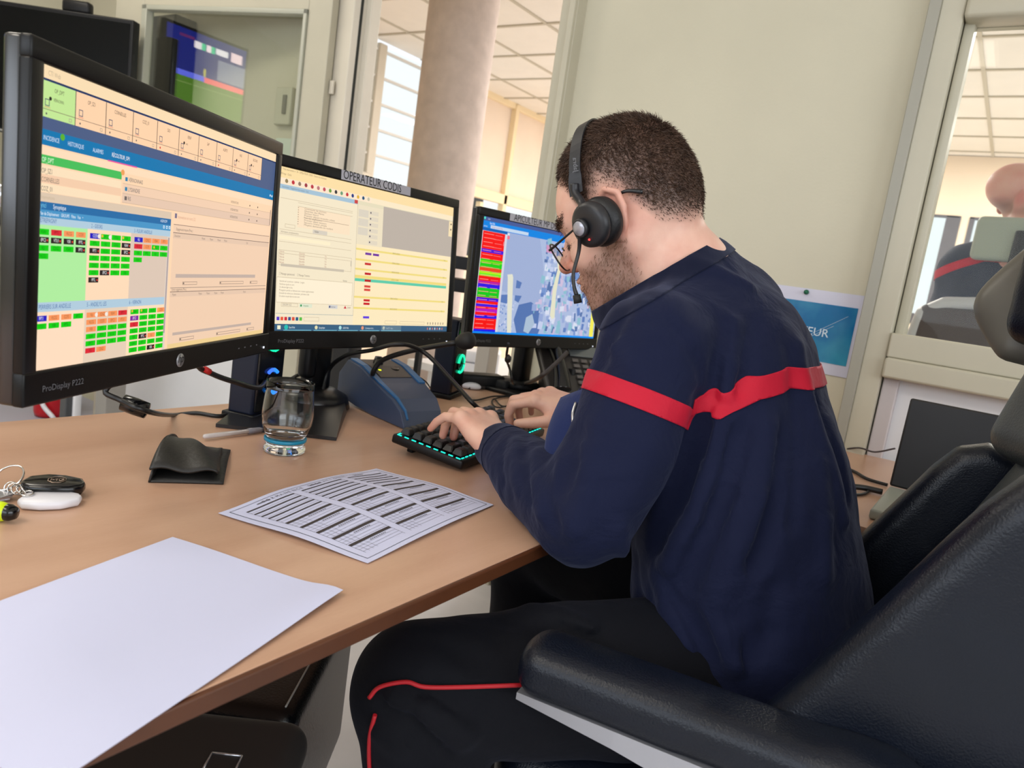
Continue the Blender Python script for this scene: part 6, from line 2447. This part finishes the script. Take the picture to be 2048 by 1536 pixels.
t.box(V(tc_[0] - .05, WY - .015, 1.36), (.12, .03, .12), bev=.004)
t.build('wall_arm', m_blkm, tvo)
wc = C(156, 12, tvd + .0)
wc[2] = tc_[2] + TH / 2 + .022
web = MB()
web.box(wc, (.115, .05, .040), ax=TA, bev=.012)
web.box(wc - V(0, 0, .018), (.04, .04, .012), ax=TA, bev=.002)
tag(web.build('camera_bar', m_blk), 'small black camera bar on top of the switched off television', 'camera')
cable([tc_ - V(0, 0, TH / 2 - .02) - TA[0] * .05 - TA[2] * .03, C(4, 430, 2.9), C(-14, 470, 2.9), C(14, 505, 2.9), C(-6, 545, 2.9), C(-20, 480, 2.9)], .008, 'black cable loops hanging at the far left picture edge')

# second television whose picture shows as a reflection in the opened door's pane
pane_o = hinge + V(0, 0, 1.5)


def mirror(p):
    return p - 2 * ((p - pane_o) @ ln) * ln


qv = [C(336, 52, 4.75), C(492, 102, 5.25), C(486, 246, 5.25), C(326, 196, 4.75)]
q_ = [mirror(p) for p in qv]
tx_ = nrm((q_[1] + q_[2]) / 2 - (q_[0] + q_[3]) / 2)
tx_[2] = 0
tx_ = nrm(tx_)
ctr = sum(q_) / 4
w_tv = np.linalg.norm((q_[1] + q_[2]) / 2 - (q_[0] + q_[3]) / 2)
h_tv = (np.linalg.norm(q_[0] - q_[3]) + np.linalg.norm(q_[1] - q_[2])) / 2
nf = np.cross(tx_, V(0, 0, 1))
if nf @ (pane_o - ctr) < 0:
    nf = -nf
RA = np.array([tx_, V(0, 0, 1), nf])
tv2 = empty('sports_television', ctr, 'television showing a football match, seen reflected in the open door pane', 'television')
MB().box(ctr - nf * .03, (w_tv + .04, h_tv + .04, .04), ax=RA, bev=.004).build('casing', m_blkg, tv2)
MB().tube([ctr - nf * .04, V(X0 + .01, ctr[1], ctr[2])], .03, 12).build('wall_bracket', m_blkm, tv2)
S = Screen(ctr - nf * .008, RA, w_tv, h_tv, (1000, 560), strength=5.0)
S.r(0, 0, 1000, 560, (12, 24, 110), 0)
S.r(0, 330, 1000, 560, (70, 110, 24), 1).r(0, 296, 500, 336, (90, 100, 220), 2).r(0, 296, 130, 336, (230, 150, 120), 3).r(480, 300, 1000, 340, (236, 90, 100), 3)
S.r(330, 60, 420, 110, (230, 220, 226), 3).r(420, 60, 470, 110, (30, 196, 140), 3).r(480, 60, 540, 110, (240, 220, 226), 3).r(540, 60, 590, 110, (30, 190, 140), 3).r(600, 60, 760, 104, (230, 226, 230), 3).r(800, 50, 950, 120, (240, 210, 216), 3)
S.r(150, 40, 330, 60, (90, 30, 90), 3).r(640, 140, 1000, 290, (120, 124, 150), 2).r(90, 420, 120, 500, (220, 120, 90), 3).r(470, 240, 490, 300, (210, 200, 60), 4)
S.r(0, 380, 1000, 384, (130, 150, 90), 3)
S.build(tv2)

# things on the wall behind the opened leaf
sb = empty('switch_box', V(-2.64, WY, 1.58), 'small pale switch box on the wall behind the glazed door', 'switch')
MB().box(V(-2.64, WY - .012, 1.58), (.10, .024, .15), bev=.006).build('box', mat('switch_cream', (198, 194, 172), 0.5), sb)
MB().box(V(-2.625, WY - .027, 1.585), (.022, .008, .075), bev=.003).build('lever', mat('switch_grey', (120, 118, 104), 0.5), sb)
nt_ = MB().box(V(-2.60, WY - .003, 1.40), (.17, .004, .11)).build('notice', mat('notice_paper', (212, 222, 206), 0.6))  # flat pale rectangle on the wall below the switch box
tag(nt_, 'pale paper notice below the switch box', 'notice')
o = MB().box(V(-3.52, WY - .06, 1.70), (.42, .11, .5), bev=.01).build('equipment_cabinet', mat('cabinet_dark', (24, 26, 30), 0.4))  # added box, stands for shade so the pane's reflection shows vivid
tag(o, 'dark wall cabinet behind the left edge of the glazed door', 'cabinet')

# red canister and grey posts on the floor, seen below the left monitor
fl = C(103, 812, 3.35)
rcn = empty('fire_extinguisher', V(fl[0], fl[1], 0), 'red fire extinguisher with white hose beyond the desk under the left monitor', 'fire extinguisher')
zt = fl[2]
MB().lathe([(0, .01), (.065, .01), (.07, .03), (.07, .40), (.05, .46), (.02, .48), (0, .48)], V(fl[0], fl[1], zt - .05), n=26).build('cylinder', mat('signal_red', (190, 14, 30), 0.3), rcn)
MB().tube([V(fl[0], fl[1], zt + .40), V(fl[0] + .06, fl[1] - .06, zt + .30), V(fl[0] + .05, fl[1] - .07, zt + .06), V(fl[0] + .12, fl[1] - .04, zt - .03)], .010, 8).build('hose', m_whitep, rcn)
st_ = MB().box(V(fl[0], fl[1], (zt - .045) / 2), (.9, .6, zt - .045), bev=.01).build('low_cabinet', mat('lilac_grey', (176, 176, 192), 0.5))
tag(st_, 'low grey cabinet carrying the red extinguisher', 'cabinet')
for px, w_, rgb, lb in ((138, .05, (70, 72, 76), 'dark grey upright beside the red extinguisher'), (152, .03, (236, 236, 240), 'thin white upright beside the red extinguisher'), (220, .08, (150, 146, 140), 'broad grey upright beyond the cable with ferrite lump')):
    b = C(px, 815, 3.0)
    o = MB().box(V(b[0], b[1], .55), (w_, w_, 1.1), bev=.004).build('upright', mat('upright_%d' % px, rgb, 0.4))
    tag(o, lb, 'post')

# poster with pin
pA = axes((0, -1, 0))
po = V(-.4665, WY - .0125 + .02 - .008, 1.075 - .052)
pos = empty('poster', po, 'laminated blue poster with white border and lettering pinned to the wall panel beside his back', 'poster')
pw, ph_ = .303, .213
PQ = lambda x, y, z=0: V(po[0] + x, WY + .0085 - z, po[2] + y)
t = MB()
t.box(PQ(0, 0, .001), (pw, .0012, ph_))
t.build('sheet', mat('laminate_white', (206, 206, 222), 0.12), pos)
mb = bpy.data.materials.new('poster_blue')
mb.use_nodes = True
nt = mb.node_tree
b_ = nt.nodes['Principled BSDF']
b_.inputs['Roughness'].default_value = .12
tcn = nt.nodes.new('ShaderNodeTexCoord')
nz = nt.nodes.new('ShaderNodeTexNoise')
nz.inputs['Scale'].default_value = 9
nz.inputs['Detail'].default_value = 3
cr = nt.nodes.new('ShaderNodeValToRGB')
cr.color_ramp.elements[0].position, cr.color_ramp.elements[1].position = .35, .75
cr.color_ramp.elements[0].color = (*lin((8, 104, 158)), 1)
cr.color_ramp.elements[1].color = (*lin((70, 160, 186)), 1)
nt.links.new(tcn.outputs['Object'], nz.inputs['Vector'])
nt.links.new(nz.outputs['Fac'], cr.inputs['Fac'])
nt.links.new(cr.outputs['Color'], b_.inputs['Base Color'])
t = MB()
t.box(PQ(-.002, -.002, .0022), (.262, .0012, .150))
t.build('picture', mb, pos)
t = MB()
t.text('OPERATEUR', PQ(.072, -.012, .0034), pA, .030, 0, 'RIGHT')
t.g = None
for a, b in (((.0, -.03), (.11, .05)), ((-.02, -.05), (.08, .02))):
    t.tube([PQ(*a, .0032), PQ(*b, .0032)], .0004, 5)
t.build('lettering', mat('poster_white', (208, 226, 236), 0.4), pos)
pp = MB()
pp.lathe([(0, 0), (.0065, 0), (.0065, .004), (.004, .006), (.0045, .012), (0, .0125)], PQ(-.004, ph_ / 2 - .010, .002), (0, -1, 0), 16)
pp.build('push_pin', mat('pin_green', (10, 96, 66), 0.3), pos)

# open laptop and its leads on the side desk
lp = empty('laptop', V(-.03, 1.78, DESK), 'open black laptop standing on the side desk under the glazed bay', 'laptop')
l0, l1 = Zp(1778, 972, DESK + .02), None
LY = l0[1]
lt = Yp(1822, 795, LY + .03)
lx0 = l0[0]
LWd = .36
lh = lt[2] - DESK - .02
LAx = axes(nrm(V(0.0, -1, 0.12)))
t = MB()
t.box(V(lx0 + LWd / 2, LY + .016, DESK + .02 + lh / 2), (LWd, lh, .012), ax=LAx, bev=.004)
t.build('display_lid', mat('laptop_black', (20, 19, 22), 0.5), lp)
MB().box(V(lx0 + LWd / 2, LY - .11, DESK + .010), (LWd, .24, .018), bev=.004).build('keyboard_deck', mat('laptop_grey', (150, 152, 140), 0.4), lp)
yb_ = Zp(1730, 950, DESK)[1]
cable([Yp(1690, 898, WY - .03), Yp(1720, 896, WY - .05), Yp(1750, 904, WY - .06), Yp(1790, 897, WY - .08)], .0022, 'thin grey lead running to the laptop across the wall', mat('cable_grey', (60, 52, 54), 0.5))
cable([Zp(1690, 935, zc), Zp(1712, 945, zc), Zp(1735, 958, zc), Zp(1775, 970, zc)], .0035, 'dark lead lying on the side desk towards the laptop')
cable([Zp(1695, 972, zc + .004), Zp(1730, 976, zc + .004), Zp(1765, 984, zc + .004)], .006, 'thick black charger lead on the side desk before the laptop')
cable([Zp(1690, 990, zc), Zp(1728, 988, zc), Zp(1742, 976, zc)], .003, 'short thin lead beside the thick charger lead')

# ---- second person at work in the far room, seen through the glazed bay
p2c = C(2033, 402, 2.62)
pF2 = nrm(V(.22, .97, 0))
pR2 = np.cross(pF2, V(0, 0, 1))
R2 = lambda f, r, z: p2c + pF2 * f + pR2 * (r * .9 + .065) + V(0, 0, z)
PA = np.array([pF2, pR2, V(0, 0, 1)])
hF2 = nrm(V(.93, .36, 0))
hR2 = np.cross(hF2, V(0, 0, 1))
PH = np.array([hF2, hR2, V(0, 0, 1)])
R3 = lambda f, r, z: p2c + hF2 * f + hR2 * r + V(0, 0, z)
b2 = [(ell(R3(-.008, 0, .045), (.098, .077, .085), PH), .02, '+'), (ell(R3(.03, 0, -.03), (.06, .058, .085), PH), .03, '+'), (ell(R3(.095, 0, -.03), (.02, .012, .02), PH), .015, '+'),
      (ell(R3(-.015, .084, -.01), (.021, .012, .034), PH), .006, '+'), (ell(R3(-.008, .097, -.008), (.011, .006, .020), PH), .004, '-'), (ell(R3(-.015, -.08, -.01), (.018, .009, .032), PH), .006, '+'),
      (rc(R2(-.03, 0, -.03), R2(-.045, 0, -.17), .06, .066), .03, '+'), (rc(R2(-.045, 0, -.2), R2(-.02, 0, -.62), .10, .12), .08, '+'),
      (chain([R2(-.04, -.17, -.25), R2(.06, -.24, -.50), R2(.28, -.15, -.46)], [.05, .045, .03]), .04, '+'), (chain([R2(-.04, .17, -.25), R2(.06, .24, -.50), R2(.28, .15, -.46)], [.05, .045, .03]), .04, '+'),
      (chain([R2(-.02, -.09, -.68), R2(.42, -.11, -.66), R2(.40, -.11, -1.10)], [.08, .06, .04]), .04, '+'), (chain([R2(-.02, .09, -.68), R2(.42, .11, -.66), R2(.40, .11, -1.10)], [.08, .06, .04]), .04, '+')]
for s in (-1, 1):
    for k_ in range(4):
        b2.append((rc(R2(.32, s * .15 + .018 * (k_ - 1.5), -.455), R2(.40, s * .14 + .02 * (k_ - 1.5), -.475), .010, .007), .006, '+'))
    b2.append((rc(R2(.30, s * .12, -.46), R2(.36, s * .10, -.475), .011, .008), .006, '+'))
v, q = surf(b2, .005, p2c + V(-.7, -.7, -1.25), p2c + V(.8, .8, .3))
hz = (v - p2c) @ PH.T
er2 = np.exp(-(((hz[:, 0] + .015) / .022) ** 2 + ((np.abs(hz[:, 1]) - .088) / .016) ** 2 + ((hz[:, 2] + .01) / .036) ** 2))
st2 = np.clip(1.3 - np.abs((hz[:, 2] + .035) / .030), 0, 1) * (hz[:, 0] < .02) * .75 * (1 - np.clip(er2 * 2.5, 0, 1))
per2 = npmesh('person', v, q, skin_mat('skin_pink', (214, 164, 150), (120, 84, 60), (196, 120, 112)), attrs={'stubble': st2, 'flush': np.clip(er2 * 1.3, 0, 1)})
tag(per2, 'bald man in navy top with red stripe sitting beyond the glass, back turned', 'person')
s2 = [(ell(R2(-.035, 0, -.36), (.135, .21, .20), PA), .06, '+'), (ell(R2(-.02, 0, -.58), (.14, .19, .16), PA), .06, '+'), (rc(R2(-.045, 0, -.17), R2(-.04, -.17, -.25), .075, .085), .05, '+'), (rc(R2(-.045, 0, -.17), R2(-.04, .17, -.25), .075, .085), .05, '+'),
      (chain([R2(-.04, -.18, -.26), R2(.06, -.25, -.50), R2(.26, -.155, -.46)], [.082, .068, .042]), .04, '+'), (chain([R2(-.04, .18, -.26), R2(.06, .25, -.50), R2(.26, .155, -.46)], [.082, .068, .042]), .04, '+')]
m_sweat2 = mat('navy_jersey', (36, 44, 66), 0.85, var=0.15, vscale=12)
sv2, sq2 = surf(s2, .007, p2c + V(-.7, -.7, -.9), p2c + V(.8, .8, .1), disp=lambda p: .004 * noise3(p, 26, 2))
h2 = (sv2 - p2c) @ PA.T
vv, ff, _ = clip(sv2, sq2, [np.where(np.linalg.norm(h2[:, :2] - [-.045, .065], axis=1) < .11, -.125 - h2[:, 2], .05)])
npmesh('jersey', vv, ff, m_sweat2, per2)
sn2 = vnormals(sv2, sq2)
zl = -.215 - .45 * np.maximum(0, np.abs(h2[:, 1] - .065) - .08)
vv, ff, nn2 = clip(sv2, sq2, [.016 - np.abs(h2[:, 2] - zl)], extra=sn2)
npmesh('red_stripe', vv + nn2 * .003, ff, m_red, per2)
tr2 = [(chain([R2(-.02, -.09, -.68), R2(.42, -.11, -.66), R2(.40, -.11, -1.12)], [.10, .08, .065]), .04, '+'), (chain([R2(-.02, .09, -.68), R2(.42, .11, -.66), R2(.40, .11, -1.12)], [.10, .08, .065]), .04, '+')]
v, q = surf(tr2, .008, p2c + V(-.7, -.7, -1.3), p2c + V(.8, .8, -.4))
v[:, 2] = np.maximum(v[:, 2], .004)
npmesh('trousers', v, q, m_trous, per2)
c3 = empty('grey_chair', R2(-.05, 0, -p2c[2]), 'grey backed chair with pale headrest the bald man sits on', 'chair')
m_hr = mat('pale_headrest', (150, 160, 150), 0.45)
soft('headrest', [(rbox(R2(-.165, .03, -.155), (.022, .15, .075), .02, PA), 0, '+')], .006, m_hr, p2c - .5, p2c + .4, c3)
soft('backrest', [(rbox(R2(-.225, 0, -.60), (.030, .22, .20), .028, PA), 0, '+')], .008, mat('chair_taupe', (70, 64, 68), 0.6), p2c + V(-.7, -.7, -1), p2c + V(.6, .6, -.2), c3)
soft('back_shell', [(chain([R2(-.19, -.235, -.80), R2(-.215, -.245, -.55), R2(-.222, -.225, -.44), R2(-.225, -.16, -.395), R2(-.228, 0, -.375), R2(-.225, .16, -.395), R2(-.222, .225, -.44), R2(-.215, .245, -.55), R2(-.19, .235, -.80)], [.03, .034, .032, .026, .022, .026, .032, .034, .03]), .02, '+')], .008, mat('shell_grey', (176, 180, 190), 0.35), p2c + V(-.8, -.8, -1), p2c + V(.8, .8, -.2), c3)
soft('seat', [(rbox(R2(.08, 0, -.80), (.26, .24, .05), .04, PA), 0, '+')], .01, mat('chair_taupe', (70, 64, 68), 0.6), p2c + V(-.7, -.7, -1), p2c + V(.8, .8, -.6), c3)
t = MB()
t.tube([R2(-.20, .03, -.13), R2(-.235, .03, -.55)], .02, 10)
t.lathe([(0, 0), (.28, 0), (.26, .03), (.04, .06), (.035, p2c[2] - .84), (0, p2c[2] - .84)], R2(.05, 0, -p2c[2] + .001), n=24)
t.build('base', m_blkm, c3)

# ---- far room furniture seen through the doorway under the monitors
tb = empty('white_table', V(-2.1, 2.95, 0), 'white table in the far room beyond the doorway', 'table')
TZ = .58
ta, tb2 = Zp(905, 745, TZ), Zp(1040, 745, TZ)
MB().box(V((ta[0] + tb2[0]) / 2 + .02, ta[1] + .42, TZ - .02), (.78, .7, .035), bev=.004).build('table_top', m_white, tb)
for dx in (-.32, .35):
    MB().box(V((ta[0] + tb2[0]) / 2 + dx, ta[1] + .45, (TZ - .04) / 2), (.05, .5, TZ - .04), bev=.004).build('leg', m_white, tb)
for k_, (px, py, w_, h_, lb) in enumerate(((935, 722, .16, .05, 'flat white parcel, upper of two on the far white table'), (930, 743, .19, .06, 'flat white parcel, lower of two on the far white table'), (975, 735, .10, .12, 'white carton on the far white table beside the grey post'))):
    b = C(px, py, 3.25)
    zlo = TZ if k_ != 0 else TZ + .062
    o = MB().box(V(b[0], b[1], zlo + h_ / 2), (w_, .16, h_), ax=axes((0, 0, 1), nrm(V(-.5, .8, 0))), bev=.012).build('parcel', m_whitep)
    tag(o, lb, 'parcel', 'white parcels on the far table')
b = C(972, 724, 2.55)
o = MB().box(V(b[0], b[1], .55), (.055, .055, 1.1), bev=.003).build('grey_post', mat('post_grey', (168, 160, 150), 0.5))
tag(o, 'grey square post standing between the parcels and carton in the far room', 'post')
b = C(692, 720, 2.75)
o = MB().box(V(b[0], b[1], .50), (.09, .07, 1.0), bev=.01).build('black_upright', m_blkm)
tag(o, 'black upright in the doorway behind the desk microphone', 'post')
b = C(925, 540, 2.7)
tr3 = empty('letter_tray', V(b[0], b[1], TZ), 'black two tier letter tray between the middle and far monitors', 'tray')
for z in (.025, -.055):
    MB().box(V(b[0], b[1], b[2] + z), (.30, .22, .045), ax=axes((0, 0, 1), nrm(FWD * V(1, 1, 0))), bev=.004).build('tray', m_blk, tr3)
for dx in (-.12, .12):
    MB().box(V(b[0] + RGT[0] * dx, b[1] + RGT[1] * dx, (b[2] + TZ) / 2), (.02, .02, b[2] - TZ + .02)).build('leg', m_blk, tr3)
# things outside the blinds
for k_, (y, z, sz, rgb, lb) in enumerate(((5.9, 1.50, (1.5, 1.1, .35), (84, 86, 92), 'dark awning outside the window below the blinds'), (7.4, 1.35, (.8, .4, 1.4), (70, 74, 80), 'dark shape outside the window behind the far monitor'))):
    o = MB().box(V(FX - 1.6, y, (z + sz[2] / 2) / 2), (sz[0], sz[1], z + sz[2] / 2), bev=.02).build('outside_block', mat('outside_%d' % k_, rgb, 0.7))
    tag(o, lb, 'building')
# ================================================================== CAMERA AND RENDER LOOK
cd = bpy.data.cameras.new('Camera')
cam = bpy.data.objects.new('Camera', cd)
COL.objects.link(cam)
M = Matrix.Identity(4)
for i in range(3):
    M[i][0], M[i][1], M[i][2], M[i][3] = RGT[i], UPV[i], -FWD[i], CAM[i]
cam.matrix_world = M
cd.sensor_width = 36
cd.lens = F / 2048 * 36
cd.clip_start = 0.02
cd.dof.use_dof = True
cd.dof.focus_distance = 1.02
cd.dof.aperture_fstop = 8.5
SC.camera = cam
vs_ = SC.view_settings
vs_.view_transform = 'Standard'
vs_.look = 'None'
vs_.exposure = 0.0
vs_.gamma = 1.0
vs_.use_curve_mapping = False
SC.cycles.max_bounces = 7
SC.cycles.transparent_max_bounces = 12
SC.cycles.use_denoising = True
SC.cycles.sample_clamp_indirect = 6
